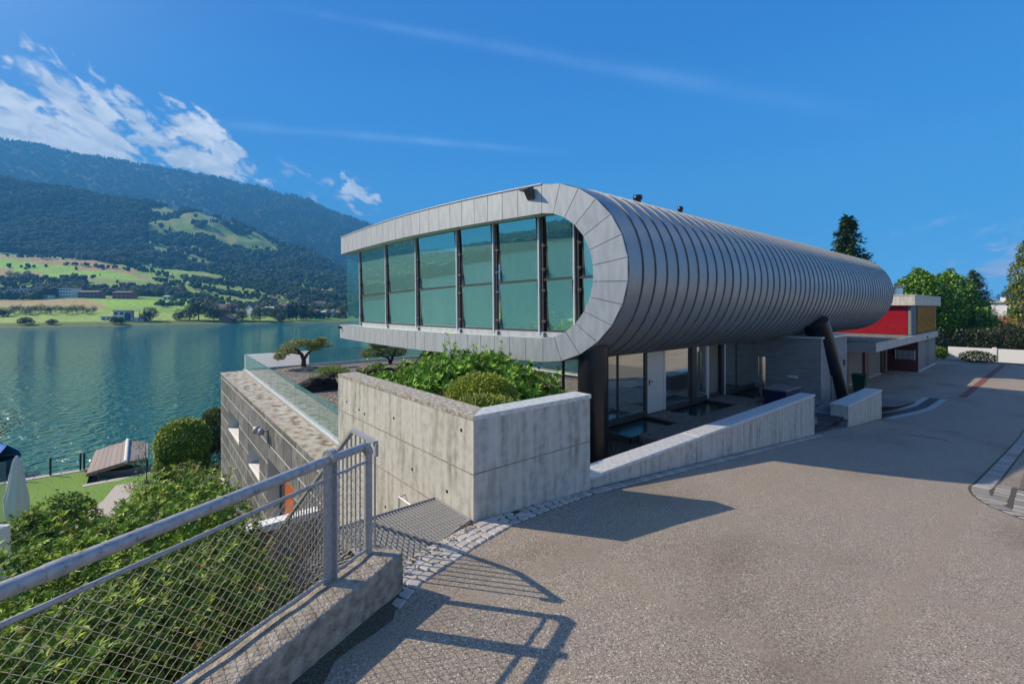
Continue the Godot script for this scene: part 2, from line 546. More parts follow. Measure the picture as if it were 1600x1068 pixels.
	M.pool.uv1_world_triplanar = true
	M.pool.uv1_scale = Vector3.ONE / 3.0
	M.rhodo = leafy(1, 1, 1, 0.55, 0.45)
	M.rhodo.metallic_specular = 0.35
	M.wire = plain(0.56, 0.58, 0.6, 0.45, 0.25)
	M.soft_leaf = leafy(1, 1, 1, 0.55, 0.5)
	M.needle = leafy(1, 1, 1, 0.6, 0.2)
	M.bark = tri(plain(1, 1, 1, 0.95), ntex(noise(65, 0.1, 4), [[0.2, 0.04, 0.03, 0.022], [0.8, 0.14, 0.11, 0.085]]), Vector3(3, 0.8, 3))
	M.rock = tri(plain(1, 1, 1, 0.9), ntex(noise(66, 0.05, 5), [[0.2, 0.02, 0.017, 0.015], [0.6, 0.06, 0.05, 0.042], [0.9, 0.12, 0.105, 0.09]]), Vector3.ONE * 0.9)
	relief(M.rock, htex(noise(67, 0.06, 5)), 8.0)
	M.red = tri(plain(1, 1, 1, 0.35), ntex(noise(68, 0.01, 3), [[0.3, 0.22, 0.004, 0.012], [0.7, 0.27, 0.005, 0.015]]), Vector3(0.3, 0.3, 0.3))
	M.amber = tri(plain(1, 1, 1, 0.5), ntex(noise(69, 0.01, 3), [[0.3, 0.20, 0.085, 0.001], [0.7, 0.30, 0.15, 0.002]]), Vector3(0.3, 0.3, 0.3))
	M.amber.metallic_specular = 0.2
	M.slate_blue = plain(0.05, 0.085, 0.13, 0.5)
	M.maroon = plain(0.10, 0.022, 0.02, 0.5)
	M.bronze = plain(0.14, 0.06, 0.045, 0.5)
	M.garage_door = plain(0.20, 0.185, 0.15, 0.6)
	M.fascia_paint = plain(0.16, 0.165, 0.175, 0.6)
	M.orange = plain(0.42, 0.10, 0.025, 0.45)
	M.bin = plain(0.006, 0.055, 0.022, 0.45)
	M.navy = plain(0.008, 0.011, 0.05, 0.35)
	M.tarp = plain(0.02, 0.20, 0.60, 0.5)
	M.canvas = plain(0.58, 0.58, 0.55, 0.85)
	M.shingle = plain(0.29, 0.24, 0.215, 0.85)
	M.shingle.vertex_color_use_as_albedo = true
	M.timber = plain(0.28, 0.17, 0.09, 0.8)
	M.render_white = plain(0.62, 0.63, 0.65, 0.8)
	M.roof_far = plain(0.16, 0.11, 0.1, 0.85)
	M.roof_red = plain(0.28, 0.10, 0.07, 0.85)
	M.roof_red.vertex_color_use_as_albedo = true
	M.pane_far = plain(0.02, 0.03, 0.045, 0.15)
	M.teal = plain(0.02, 0.14, 0.13, 0.4)
	M.smudge = plain(0.11, 0.10, 0.095, 0.8)
	M.rust = plain(0.17, 0.055, 0.045, 0.8)
	M.pale_strip = plain(0.36, 0.36, 0.36, 0.8)
	M.dark_strip = plain(0.035, 0.035, 0.045, 0.7)
	M.path_stone = tri(plain(1, 1, 1, 0.9), ntex(noise(70, 0.04, 4), [[0.2, 0.33, 0.29, 0.24], [0.8, 0.5, 0.46, 0.41]]), Vector3.ONE * 0.5)
# ---------------------------------------------------------------- air and clouds
var sky_w := 4096
var sky_h := 2048
var sky_f := PackedFloat32Array()

func dir_to_px(d: Vector3) -> Vector2:
	return Vector2(fposmod(atan2(d.x, -d.z) / TAU, 1.0) * sky_w, acos(clampf(d.y, -1, 1)) / PI * sky_h)

func seen_dir(u: float, v: float) -> Vector3:
	return (AX * ((u - 800.0) / PX) + AZ + Vector3(0, (480.0 - v) / PX, 0)).normalized()

# one bank of cloud: centre, half width and half height in degrees, tilt, density
func bank(ctr: Vector3, hw: float, hh: float, tilt: float, dens: float, tint: Color, ns: FastNoiseLite, soft := 1.0) -> void:
	var right := Vector3.UP.cross(ctr).normalized() * -1.0
	var up := right.cross(ctr).normalized()
	var ca := cos(tilt)
	var sa := sin(tilt)
	var c0 := dir_to_px(ctr)
	var reach := int(maxf(hw, hh) * 1.5 / 360.0 * sky_w / maxf(0.3, sqrt(1 - ctr.y * ctr.y))) + 2
	for py in range(max(0, int(c0.y) - reach), min(sky_h / 2, int(c0.y) + reach)):
		var el := PI / 2 - (py + 0.5) / sky_h * PI
		for qx in range(int(c0.x) - reach, int(c0.x) + reach):
			var px := posmod(qx, sky_w)
			var ph := (px + 0.5) / sky_w * TAU
			var d := Vector3(sin(ph) * cos(el), sin(el), -cos(ph) * cos(el))
			var f := d.dot(ctr)
			if f <= 0.2: continue
			var x := rad_to_deg(d.dot(right) / f)
			var y := rad_to_deg(d.dot(up) / f)
			var e := Vector2((x * ca + y * sa) / hw, (-x * sa + y * ca) / hh)
			var r := e.length()
			if r > 1.45: continue
			var sp := right * (x * ca + y * sa) * 0.62 + up * (-x * sa + y * ca) * 1.25 + ctr * (7.0 + hw)
			sp += Vector3(ns.get_noise_3dv(sp * 9.0), ns.get_noise_3dv(sp * 9.0 + Vector3(50, 0, 0)), 0) * 0.9
			var g := 0.5 + 0.5 * ns.get_noise_3dv(sp * 6.5) + 0.22 * ns.get_noise_3dv(sp * 22.0)
			var a := clampf((g * 1.55 - 0.32 - r * 0.70 + 0.18) * 2.6 / soft, 0, 1)
			a = a * a * (3 - 2 * a) * dens
			if a <= 0.003: continue
			var k := (py * sky_w + px) * 3
			var sh := 0.62 + 0.34 * a / dens + 0.5 * ns.get_noise_3dv(sp * 9.0 + Vector3(9, 5, 1)) + 0.10 * clampf(e.y, -1, 1)
			sh = clampf(sh, 0.45, 1.05)
			sky_f[k] = lerpf(sky_f[k], tint.r * sh, a)
			sky_f[k + 1] = lerpf(sky_f[k + 1], tint.g * (0.1 + 0.9 * sh), a)
			sky_f[k + 2] = lerpf(sky_f[k + 2], tint.b * (0.2 + 0.8 * sh), a)

func trail(a: Vector3, b: Vector3, w0: float, w1: float, dens: float, ns: FastNoiseLite) -> void: # a vapour trail from a to b, widths in degrees
	var nrm := a.cross(b).normalized()
	var along := nrm.cross(a).normalized()
	var total := a.angle_to(b)
	var steps := 500
	var done := {}
	for i in steps + 1:
		var t := float(i) / steps
		var d0 := a.slerp(b, t)
		var w := lerpf(w0, w1, t)
		var reach := int(w * 2.2 / 360 * sky_w) + 2
		var c0 := dir_to_px(d0)
		for py in range(int(c0.y) - reach, int(c0.y) + reach):
			for px in range(int(c0.x) - reach, int(c0.x) + reach):
				var key := py * sky_w + posmod(px, sky_w)
				if done.has(key) or py < 0 or py >= sky_h / 2: continue
				done[key] = true
				var ph := (px + 0.5) / sky_w * TAU
				var el := PI / 2 - (py + 0.5) / sky_h * PI
				var d := Vector3(sin(ph) * cos(el), sin(el), -cos(ph) * cos(el))
				var off := rad_to_deg(asin(clampf(d.dot(nrm), -1, 1)))
				var s := atan2(d.dot(along), d.dot(a)) / total
				var ww := lerpf(w0, w1, clampf(s, 0, 1))
				off += 0.35 * ww * ns.get_noise_3dv(d * 30.0)
				var g := exp(-off * off / (ww * ww)) * smoothstep(0.0, 0.2, s) * (1 - smoothstep(0.6, 1.0, s))
				g *= 0.72 * dens * (0.65 + 0.7 * ns.get_noise_3dv(d * 120.0))
				if g <= 0: continue
				var k := key * 3
				for q in 3: sky_f[k + q] += g * [0.55, 0.62, 0.6][q]

func make_sky() -> PanoramaSkyMaterial:
	sky_f.resize(sky_w * sky_h * 3)
	var sun := SUN_FROM.normalized()
	# colour of clear air by height above the horizon
	var ramp := [[0.0, Vector3(0.17, 0.44, 0.72)], [0.06, Vector3(0.105, 0.39, 0.74)], [0.16, Vector3(0.048, 0.285, 0.64)], [0.3, Vector3(0.014, 0.150, 0.46)], [0.48, Vector3(0.005, 0.090, 0.34)], [0.7, Vector3(0.004, 0.068, 0.28)], [1.0, Vector3(0.004, 0.055, 0.24)]]
	# added clouds outside the view, put in to lift a neutral fill into shade
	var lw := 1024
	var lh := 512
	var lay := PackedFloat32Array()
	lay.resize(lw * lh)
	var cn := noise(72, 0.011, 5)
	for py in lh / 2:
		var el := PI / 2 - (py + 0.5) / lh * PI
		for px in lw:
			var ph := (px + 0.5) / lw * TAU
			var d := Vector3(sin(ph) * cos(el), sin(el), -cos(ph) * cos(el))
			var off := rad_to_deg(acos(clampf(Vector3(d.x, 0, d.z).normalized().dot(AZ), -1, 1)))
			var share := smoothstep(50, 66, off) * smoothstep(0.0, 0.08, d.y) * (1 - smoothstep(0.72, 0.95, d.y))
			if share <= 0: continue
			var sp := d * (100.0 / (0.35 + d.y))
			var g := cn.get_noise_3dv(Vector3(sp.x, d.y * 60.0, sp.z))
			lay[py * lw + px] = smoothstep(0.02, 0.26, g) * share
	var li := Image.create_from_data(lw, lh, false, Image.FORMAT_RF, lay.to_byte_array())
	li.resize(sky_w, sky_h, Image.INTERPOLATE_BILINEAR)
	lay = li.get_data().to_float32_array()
	for py in sky_h:
		var el := PI / 2 - (py + 0.5) / sky_h * PI
		var y := sin(el)
		if y < -0.02:
			for px in sky_w:
				var k := (py * sky_w + px) * 3
				sky_f[k] = 0.12; sky_f[k + 1] = 0.16; sky_f[k + 2] = 0.16
			continue
		y = maxf(y, 0)
		var base := Vector3.ZERO
		for i in ramp.size() - 1:
			if y <= ramp[i + 1][0]:
				base = (ramp[i][1] as Vector3).lerp(ramp[i + 1][1], (y - ramp[i][0]) / (ramp[i + 1][0] - ramp[i][0]))
				break
		for px in sky_w:
			var ph := (px + 0.5) / sky_w * TAU
			var cs := sun.x * sin(ph) * cos(el) + sun.y * y - sun.z * cos(ph) * cos(el)
			var an := acos(clampf(cs, -1, 1))
			var glow := 1.0 * exp(-an * an / 0.12) + 0.07 * exp(-an / 0.5)
			var far := 1.0 + 0.10 * cs
			var k := (py * sky_w + px) * 3
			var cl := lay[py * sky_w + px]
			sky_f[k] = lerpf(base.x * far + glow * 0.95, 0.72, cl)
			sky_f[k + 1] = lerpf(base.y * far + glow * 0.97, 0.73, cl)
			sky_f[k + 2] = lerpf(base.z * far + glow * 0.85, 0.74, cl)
	var w := noise(71, 0.06, 5)
	var white := Color(0.75, 0.75, 0.75)
	# the bank that lies along the ridge: [u, v, half width, half height, tilt, density]
	for q in [[-70, 205, 10, 3.0, -0.3, 1.0], [40, 188, 7.0, 2.7, -0.42, 1.0], [20, 226, 6.0, 1.6, -0.1, 1.0], [110, 222, 5.4, 1.7, -0.3, 1.0], [150, 190, 3.0, 1.4, -0.5, 0.95], [110, 150, 3.6, 2.0, -0.7, 0.75], [213, 180, 2.6, 1.0, -0.5, 0.8], [235, 216, 2.2, 0.6, 0.25, 0.7], [60, 112, 2.6, 0.5, -0.45, 0.35], [303, 196, 2.6, 1.3, -0.35, 1.0], [318, 204, 2.2, 1.1, -0.35, 1.0], [290, 240, 3.0, 1.5, -0.1, 1.0], [322, 246, 2.6, 1.3, -0.2, 1.0], [330, 262, 4.2, 1.1, -0.1, 1.0], [360, 240, 1.8, 0.9, -0.5, 0.9], [394, 265, 1.0, 0.7, -0.5, 0.6], [445, 270, 1.0, 0.6, 0, 0.3], [470, 268, 1.8, 0.4, -0.5, 0.25], [480, 310, 1.2, 0.8, 0, 0.4], [560, 300, 2.3, 1.7, -0.35, 0.95], [511, 282, 0.8, 0.4, 0, 0.3]]:
		bank(seen_dir(q[0], q[1]), q[2] * 1.15, q[3] * 1.25, q[4], q[5], white, w)
	for q in [[1590, 408, 4.2, 1.3, 0.05, 0.55], [1690, 395, 7, 2.0, 0.1, 0.6], [1570, 420, 3.0, 0.8, 0, 0.4]]:
		bank(seen_dir(q[0], q[1]), q[2], q[3], q[4], q[5], Color(0.50, 0.47, 0.53), w, 1.4)
	for q in [[1450, 352, 3.0, 0.5, 0.25, 0.18], [1540, 360, 4.0, 0.6, 0.3, 0.16]]:
		bank(seen_dir(q[0], q[1]), q[2], q[3], q[4], q[5], white, w, 1.5)
	trail(seen_dir(380, 0), seen_dir(1500, 205), 0.25, 1.1, 0.16, w)
	trail(seen_dir(280, 188), seen_dir(930, 243), 0.5, 0.35, 0.22, w)
	var im := Image.create_from_data(sky_w, sky_h, false, Image.FORMAT_RGBF, sky_f.to_byte_array())
	var m := PanoramaSkyMaterial.new()
	m.panorama = ImageTexture.create_from_image(im)
	m.filter = true
	return m

func make_view() -> void:
	var cam := Camera3D.new()
	cam.name = "camera"
	cam.projection = Camera3D.PROJECTION_FRUSTUM
	cam.near = 0.1
	cam.far = 9000.0
	cam.size = 1068.0 / PX * cam.near
	cam.frustum_offset = Vector2(0, -54.0 / PX * cam.near)
	add_child(cam)
	cam.look_at_from_position(Vector3.ZERO, AZ)
	cam.current = true
	var e := Environment.new()
	e.background_mode = Environment.BG_SKY
	e.sky = Sky.new()
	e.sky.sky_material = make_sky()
	e.tonemap_mode = Environment.TONE_MAPPER_LINEAR
	e.tonemap_exposure = 1.95
	e.sdfgi_enabled = true
	e.ssao_enabled = true
	e.ssil_enabled = true
	e.fog_enabled = true
	e.fog_light_color = lin(0.10, 0.46, 1.0)
	e.fog_density = 0.0003
	var we := WorldEnvironment.new()
	we.name = "environment"
	we.environment = e
	add_child(we)
	var sun := DirectionalLight3D.new()
	sun.name = "sun"
	sun.light_energy = 1.55
	sun.light_color = Color(1.0, 0.93, 0.82)
	sun.light_angular_distance = 0.5
	sun.shadow_enabled = true
	sun.directional_shadow_max_distance = 300.0
	add_child(sun)
	sun.look_at_from_position(SUN_FROM * 10, Vector3.ZERO)
# ---------------------------------------------------------------- the tube house
func xf(z: float, y: float) -> float: # the bowed, leaning front
	var a := 0.0172 if z > -15 else 0.006
	return 6.85 + a * (z + 15) * (z + 15) - 0.012 * (y - 0.9)

func fp(p: Vector2, back := 0.0) -> Vector3: # (z, y) on the front
	return Vector3(xf(p.x, p.y) + back, p.y, p.x)

func tube_pt(a: float) -> Vector2: # round the rim: a from 90 degrees (top) to -90 (bottom), as (z, y)
	return Vector2(-8.0 + 2.08 * cos(a), 0.83 + 2.16 * sin(a))

func tube_in(a: float) -> Vector2:
	return Vector2(-8.0 + 1.31 * cos(a), 0.77 + 1.52 * sin(a))

const ZL := -19.7

func build_house() -> void:
	var h := thing("tube_house", "grey zinc-clad tube house with bowed glass front, raised on dark columns above the forecourt", "house", Vector3(8, -3.6, -9))
	# fascia: stations along the rim
	var st := []
	var z := ZL
	while z < -8.2:
		st.append([Vector2(z, 2.99), Vector2(z, 2.28)])
		z += 0.5
	for k in 14:
		var a := PI / 2 - PI * k / 13.0
		st.append([tube_pt(a), tube_in(a)])
	z = -8.5
	while z > ZL:
		st.append([Vector2(z, -1.33), Vector2(z, -0.75)])
		z -= 0.5
	st.append([Vector2(ZL - 0.3, -1.33), Vector2(ZL - 0.3, -0.75)])
	var back := MB.new()
	var rev := MB.new()
	for i in st.size() - 1:
		var o0: Vector2 = st[i][0]
		var o1: Vector2 = st[i + 1][0]
		var i0: Vector2 = st[i][1]
		var i1: Vector2 = st[i + 1][1]
		var g := 0.007
		var lo := (o1 - o0).normalized() * g
		var li := (i1 - i0).normalized() * g
		var f := [fp(o0 + lo), fp(o1 - lo), fp(i1 - li), fp(i0 + li)]
		var p := MB.new()
		var t := 1.0 + rng.randf_range(-0.07, 0.05)
		p.col = Color(t, t, t * 1.005)
		p.hexa(f + [fp(o0 + lo, 0.028), fp(o1 - lo, 0.028), fp(i1 - li, 0.028), fp(i0 + li, 0.028)])
		part(h, "fascia_panel", p, M.zinc_panel)
		back.hexa([fp(o0, 0.03), fp(o1, 0.03), fp(i1, 0.03), fp(i0, 0.03), fp(o0, 0.09), fp(o1, 0.09), fp(i1, 0.09), fp(i0, 0.09)])
		# reveal from the rim back to the glass
		var n0 := Vector2(i0.x, i0.y)
		var n1 := Vector2(i1.x, i1.y)
		var thick := 0.05
		var v0 := (o0 - i0).normalized() * thick
		var v1 := (o1 - i1).normalized() * thick
		rev.hexa([fp(n0 + v0 * 0.1, 0.032), fp(n1 + v1 * 0.1, 0.032), fp(n1 + v1, 0.032), fp(n0 + v0, 0.032), fp(n0 + v0 * 0.1, 0.62), fp(n1 + v1 * 0.1, 0.62), fp(n1 + v1, 0.62), fp(n0 + v0, 0.62)])
	part(h, "fascia_backing", back, M.zinc_dark)
	part(h, "reveal", rev, M.coping)
	# a bright drip edge along the crest
	var drip := MB.new()
	for i in 23: drip.hexa([fp(Vector2(st[i][0].x, 2.99), -0.02), fp(Vector2(st[i + 1][0].x, 2.99), -0.02), fp(Vector2(st[i + 1][0].x, 2.99), 0.1), fp(Vector2(st[i][0].x, 2.99), 0.1), fp(Vector2(st[i][0].x, 3.015), -0.02), fp(Vector2(st[i + 1][0].x, 3.015), -0.02), fp(Vector2(st[i + 1][0].x, 3.015), 0.1), fp(Vector2(st[i][0].x, 3.015), 0.1)])
	part(h, "drip_edge", drip, M.coping)
	# shell strips from the crest round to the underside
	var prof := [Vector2(ZL, 3.0), Vector2(-14, 3.0), Vector2(-10, 3.0)]
	for k in 29: prof.append(tube_pt(PI / 2 - PI * k / 28.0))
	prof.append(Vector2(-10, -1.335)); prof.append(Vector2(-14, -1.335)); prof.append(Vector2(ZL - 0.3, -1.335))
	var x1 := 8.86
	var step := 0.497
	var k2 := 0
	while x1 < 33.8:
		var s := MB.new()
		var sh := 1.0 + rng.randf_range(-0.10, 0.07)
		s.col = Color(sh, sh, sh)
		var first := k2 == 0
		var row0 := s.v.size()
		for i in prof.size():
			var q: Vector2 = prof[i]
			var xa := xf(q.x, q.y) + 0.05 if first else x1 - step
			var t0: Vector2 = prof[max(i - 1, 0)]
			var t1: Vector2 = prof[min(i + 1, prof.size() - 1)]
			var tg := (t1 - t0).normalized()
			var nn := Vector3(0, tg.x, -tg.y) # outward
			if i < 3: nn = Vector3.UP
			var bow := 0.004
			s.vert(Vector3(xa, q.y, q.x), (nn + Vector3(-0.012, 0, 0)).normalized())
			s.vert(Vector3((xa + x1 - 0.06) / 2, q.y, q.x) + nn * bow, nn)
			s.vert(Vector3(x1 - 0.06, q.y, q.x), (nn + Vector3(0.012, 0, 0)).normalized())
		for i in prof.size() - 1:
			for q in 2:
				var a := row0 + i * 3 + q
				s.ix.append_array([a, a + 1, a + 4, a, a + 4, a + 3])
		# the standing seam at the far edge of the strip
		for i in prof.size() - 1:
			var q0: Vector2 = prof[i]
			var q1: Vector2 = prof[i + 1]
			var d0 := (q0 - Vector2(clampf(q0.x, -40, -8.0), 0.83)).normalized() if i >= 3 and i < 31 else Vector2(0, signf(q0.y))
			var d1 := (q1 - Vector2(clampf(q1.x, -40, -8.0), 0.83)).normalized() if i + 1 >= 3 and i + 1 < 31 else Vector2(0, signf(q1.y))
			var up_ := 0.03
			var dn := -0.05
			var w := Vector3(0.026, 0, 0)
			var f0 := Vector3(x1 - 0.06, q0.y, q0.x)
			var f1 := Vector3(x1 - 0.06, q1.y, q1.x)
			var a0 := Vector3(x1 - 0.022, q0.y, q0.x)
			var a1 := Vector3(x1 - 0.022, q1.y, q1.x)
			var m0 := Vector3(0, d0.y, d0.x)
			var m1 := Vector3(0, d1.y, d1.x)
			s.quad(f0, f1, f1 + m1 * dn, f0 + m0 * dn)
			s.quad(f0 + m0 * dn, f1 + m1 * dn, a1 + m1 * dn, a0 + m0 * dn)
			s.quad(a0 + m0 * dn, a1 + m1 * dn, a1 + m1 * up_, a0 + m0 * up_)
			s.quad(a0 + m0 * up_, a1 + m1 * up_, a1 + m1 * up_ + w, a0 + m0 * up_ + w)
			s.quad(a0 + m0 * up_ + w, a1 + m1 * up_ + w, a1 + w, a0 + w)
		part(h, "zinc_strip", s, M.zinc_shell)
		x1 += step
		k2 += 1
	var xe := x1 - step
	# closed far end
	var cap := MB.new()
	for i in prof.size() - 1:
		cap.tri(Vector3(xe, prof[i].y, prof[i].x), Vector3(xe, 0.83, -10.0), Vector3(xe, prof[i + 1].y, prof[i + 1].x))
	cap.quad(Vector3(xe, 3.0, ZL), Vector3(xe, -1.335, ZL - 0.3), Vector3(xe, 0.83, -10.0), Vector3(xe, 0.83, -10.0))
	part(h, "end_wall", cap, M.zinc_dark)
	# floors and core behind the glass
	var inn := MB.new()
	inn.box(Vector3(8.7, -0.95, -19.5), Vector3(33.4, -0.72, -8.0))
	part(h, "floor_slab", inn, M.interior_floor)
	inn = MB.new()
	inn.box(Vector3(8.7, 2.36, -19.5), Vector3(33.4, 2.6, -8.0))
	part(h, "ceiling_slab", inn, M.soffit)
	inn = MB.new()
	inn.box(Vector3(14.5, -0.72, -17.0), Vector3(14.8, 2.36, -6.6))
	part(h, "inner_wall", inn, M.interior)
	for q in [[9.6, -16.8], [9.9, -12.0], [12.6, -18.6]]:
		inn = MB.new()
		inn.tube([Vector3(q[0], -0.72, q[1]), Vector3(q[0], 2.36, q[1])], 0.14, 12)
		part(h, "inner_column", inn, M.dark_frame)
	# the window wall
	var mz := [-18.5, -15.85, -13.6, -11.42, -9.93, -8.43, -7.45, -6.62]
	for k in mz.size() - 1:
		var za: float = mz[k]
		var zb: float = mz[k + 1]
		var ga := func(y: float) -> Vector3: return Vector3(xf(za, y) + 0.44, y, za)
		var gb := func(y: float) -> Vector3: return Vector3(xf(zb, y) + 0.44, y, zb)
		var along: Vector3 = ((gb.call(0.5) as Vector3) - (ga.call(0.5) as Vector3)).normalized()
		var outw := Vector3(-along.z, 0, along.x)
		if outw.x > 0: outw = -outw
		var ta := lerpf(0.47, 0.72, (za + 18.5) / 11.05)
		var tb := lerpf(0.47, 0.72, (zb + 18.5) / 11.05)
		var off := along * 0.26
		for r in 2:
			var y0a := -0.58 if r == 0 else ta + 0.035
			var y0b := -0.58 if r == 0 else tb + 0.035
			var y1a := ta - 0.035 if r == 0 else 2.27
			var y1b := tb - 0.035 if r == 0 else 2.27
			var q := [ga.call(y0a) + off, gb.call(y0b) - along * 0.05, gb.call(y1b) - along * 0.05, ga.call(y1a) + off]
			var lean := lerpf(0.05, 0.086, clampf((za + 18.5) / 10.0, 0, 1)) * (y1a - y0a)
			q[0] -= outw * 0.01; q[1] -= outw * 0.01
			q[2] += outw * (lean - 0.01); q[3] += outw * (lean - 0.01)
			var p := MB.new()
			p.hexa(q + [q[0] - outw * 0.022, q[1] - outw * 0.022, q[2] - outw * 0.022, q[3] - outw * 0.022])
			part(h, "window_pane", p, M.glass)
		var fr := MB.new()
		var tr := [ga.call(ta - 0.03) + off * 0.5 + outw * 0.03, gb.call(tb - 0.03) + outw * 0.03, gb.call(tb + 0.03) + outw * 0.03, ga.call(ta + 0.03) + off * 0.5 + outw * 0.03]
		fr.hexa(tr + [tr[0] - outw * 0.07, tr[1] - outw * 0.07, tr[2] - outw * 0.07, tr[3] - outw * 0.07])
		part(h, "transom", fr, M.dark_frame)
		fr = MB.new()
		var rl := [ga.call(-0.75) - along * 0.02 + outw * 0.05, gb.call(-0.75) + along * 0.0 + outw * 0.05, gb.call(-0.62) + outw * 0.05, ga.call(-0.62) - along * 0.02 + outw * 0.05]
		fr.hexa(rl + [rl[0] - outw * 0.12, rl[1] - outw * 0.12, rl[2] - outw * 0.12, rl[3] - outw * 0.12])
		part(h, "base_rail", fr, M.zinc_panel)
		fr = MB.new()
		var ft: Vector3 = (ga.call(-0.7) as Vector3) + along * 0.16 + outw * 0.06
		fr.obox(ft, Vector3(0.05, 0.12, 0.05), Basis(along, Vector3.UP, outw))
		part(h, "foot", fr, M.dark_frame)
		for yy in [[-0.62, -0.57], [2.24, 2.30]]:
			fr = MB.new()
			var b := [ga.call(yy[0]) + off + outw * 0.025, gb.call(yy[0]) + outw * 0.025, gb.call(yy[1]) + outw * 0.025, ga.call(yy[1]) + off + outw * 0.025]
			fr.hexa(b + [b[0] - outw * 0.06, b[1] - outw * 0.06, b[2] - outw * 0.06, b[3] - outw * 0.06])
			part(h, "window_frame", fr, M.dark_frame)
		# pale fin, then two dark jambs with the gap for the blind rail
		var fin := MB.new()
		var lo: Vector3 = ga.call(-0.68)
		var hi: Vector3 = ga.call(2.32)
		var fin_pts := func(s0: float, s1: float, d0: float, d1: float) -> Array:
			return [lo + along * s0 + outw * d0, lo + along * s1 + outw * d0, lo + along * s1 + outw * d1, lo + along * s0 + outw * d1, hi + along * s0 + outw * d0, hi + along * s1 + outw * d0, hi + along * s1 + outw * d1, hi + along * s0 + outw * d1]
		fin.hexa(fin_pts.call(-0.03, 0.01, -0.05, 0.07))
		var mu := part(h, "mullion", fin, M.alu)
		if za < -7.5 or k == 6:
			fin = MB.new()
			fin.hexa(fin_pts.call(0.08, 0.115, -0.03, 0.04))
			part(h, "jamb", fin, M.dark_frame)
			fin = MB.new()
			fin.hexa(fin_pts.call(0.205, 0.255, -0.05, 0.02))
			part(h, "jamb", fin, M.dark_frame)
			for yk in [-0.35, 0.42, 0.95, 1.55]:
				fin = MB.new()
				var y2: float = yk
				var c: Vector3 = (ga.call(y2) as Vector3) + along * 0.14 + outw * 0.06
				fin.tube([c - Vector3(0, 0.055, 0), c + Vector3(0, 0.055, 0)], 0.035, 8)
				fin.tube([c - along * 0.05 + outw * 0.02, c + along * 0.07 + outw * 0.02], 0.018, 6)
				part(mu, "clamp", fin, M.dark_frame)
	# glass return on the lake side
	var sp := MB.new()
	sp.box(Vector3(xf(-19.4, 0.8) + 0.45, -0.66, -18.72), Vector3(12.5, 2.28, -18.70))
	part(h, "side_pane", sp, M.clear)
	sp = MB.new()
	sp.hexa([Vector3(xf(-18.6, -0.6) + 0.42, -0.66, -18.56), Vector3(xf(-18.6, -0.6) + 0.44, -0.66, -18.56), Vector3(xf(-19.3, -0.6) + 0.14, -0.66, -19.3), Vector3(xf(-19.3, -0.6) + 0.12, -0.66, -19.3), Vector3(xf(-18.6, 2.2) + 0.42, 2.28, -18.56), Vector3(xf(-18.6, 2.2) + 0.44, 2.28, -18.56), Vector3(xf(-19.3, 2.2) + 0.14, 2.28, -19.3), Vector3(xf(-19.3, 2.2) + 0.12, 2.28, -19.3)])
	part(h, "side_pane", sp, M.clear)
	# lamp on the crest of the fascia, camera at the low corner
	var lp := MB.new()
	var lc := fp(Vector2(-8.35, 2.86))
	lp.hexa([lc + Vector3(-0.2, 0.02, -0.16), lc + Vector3(-0.2, 0.02, 0.16), lc + Vector3(0.0, 0.02, 0.16), lc + Vector3(0, 0.02, -0.16), lc + Vector3(-0.2, 0.05, -0.16), lc + Vector3(-0.2, 0.05, 0.16), lc + Vector3(0, 0.09, 0.16), lc + Vector3(0, 0.09, -0.16)])
	lp.hexa([lc + Vector3(-0.02, -0.2, -0.05), lc + Vector3(-0.02, -0.2, 0.16), lc + Vector3(0.02, -0.2, 0.16), lc + Vector3(0.02, -0.2, -0.05), lc + Vector3(-0.16, 0.02, -0.05), lc + Vector3(-0.16, 0.02, 0.16), lc + Vector3(0.02, 0.02, 0.16), lc + Vector3(0.02, 0.02, -0.05)])
	part(h, "fascia_lamp", lp, M.dark_frame)
	lp = MB.new()
	lp.tube([fp(Vector2(-19.75, -0.86), -0.14), fp(Vector2(-19.75, -0.86), 0.0)], 0.05, 10)
	part(h, "fascia_camera", lp, M.black)
	# roof outlets
	var rv := MB.new()
	rv.box(Vector3(12.6, 3.0, -9.6), Vector3(16.6, 3.2, -8.62))
	var rp := part(h, "roof_plate", rv, M.dark_frame)
	for q in [[12.75, 0.15], [15.4, 0.10]]:
		rv = MB.new()
		rv.lathe([Vector2(q[1] * 0.7, 3.15), Vector2(q[1] * 0.7, 3.52), Vector2(q[1], 3.53), Vector2(q[1], 3.66), Vector2(0.0, 3.7)], Vector3(q[0], 0, -8.75), 14)
		part(rp, "roof_vent", rv, M.column)
	# columns: a blade column under the front edge, a raking one far along, one on the lake side
	var c1 := MB.new()
	c1.lathe([Vector2(0.36, -3.9), Vector2(0.36, -0.9)], Vector3(8.42, 0, -7.02), 28)
	part(h, "column", c1, M.column)
	c1 = MB.new()
	c1.tube([Vector3(24.2, -4.3, -5.93), Vector3(22.4, -1.3, -6.31), Vector3(22.0, -0.6, -6.42)], [0.25, 0.47, 0.5], 24)
	part(h, "column", c1, M.column)
	c1 = MB.new()
	c1.tube([Vector3(12.9, -3.7, -24.0), Vector3(12.6, -1.0, -19.4)], [0.4, 0.62], 20)
	part(h, "column", c1, M.column)
	build_ground_floor(h)

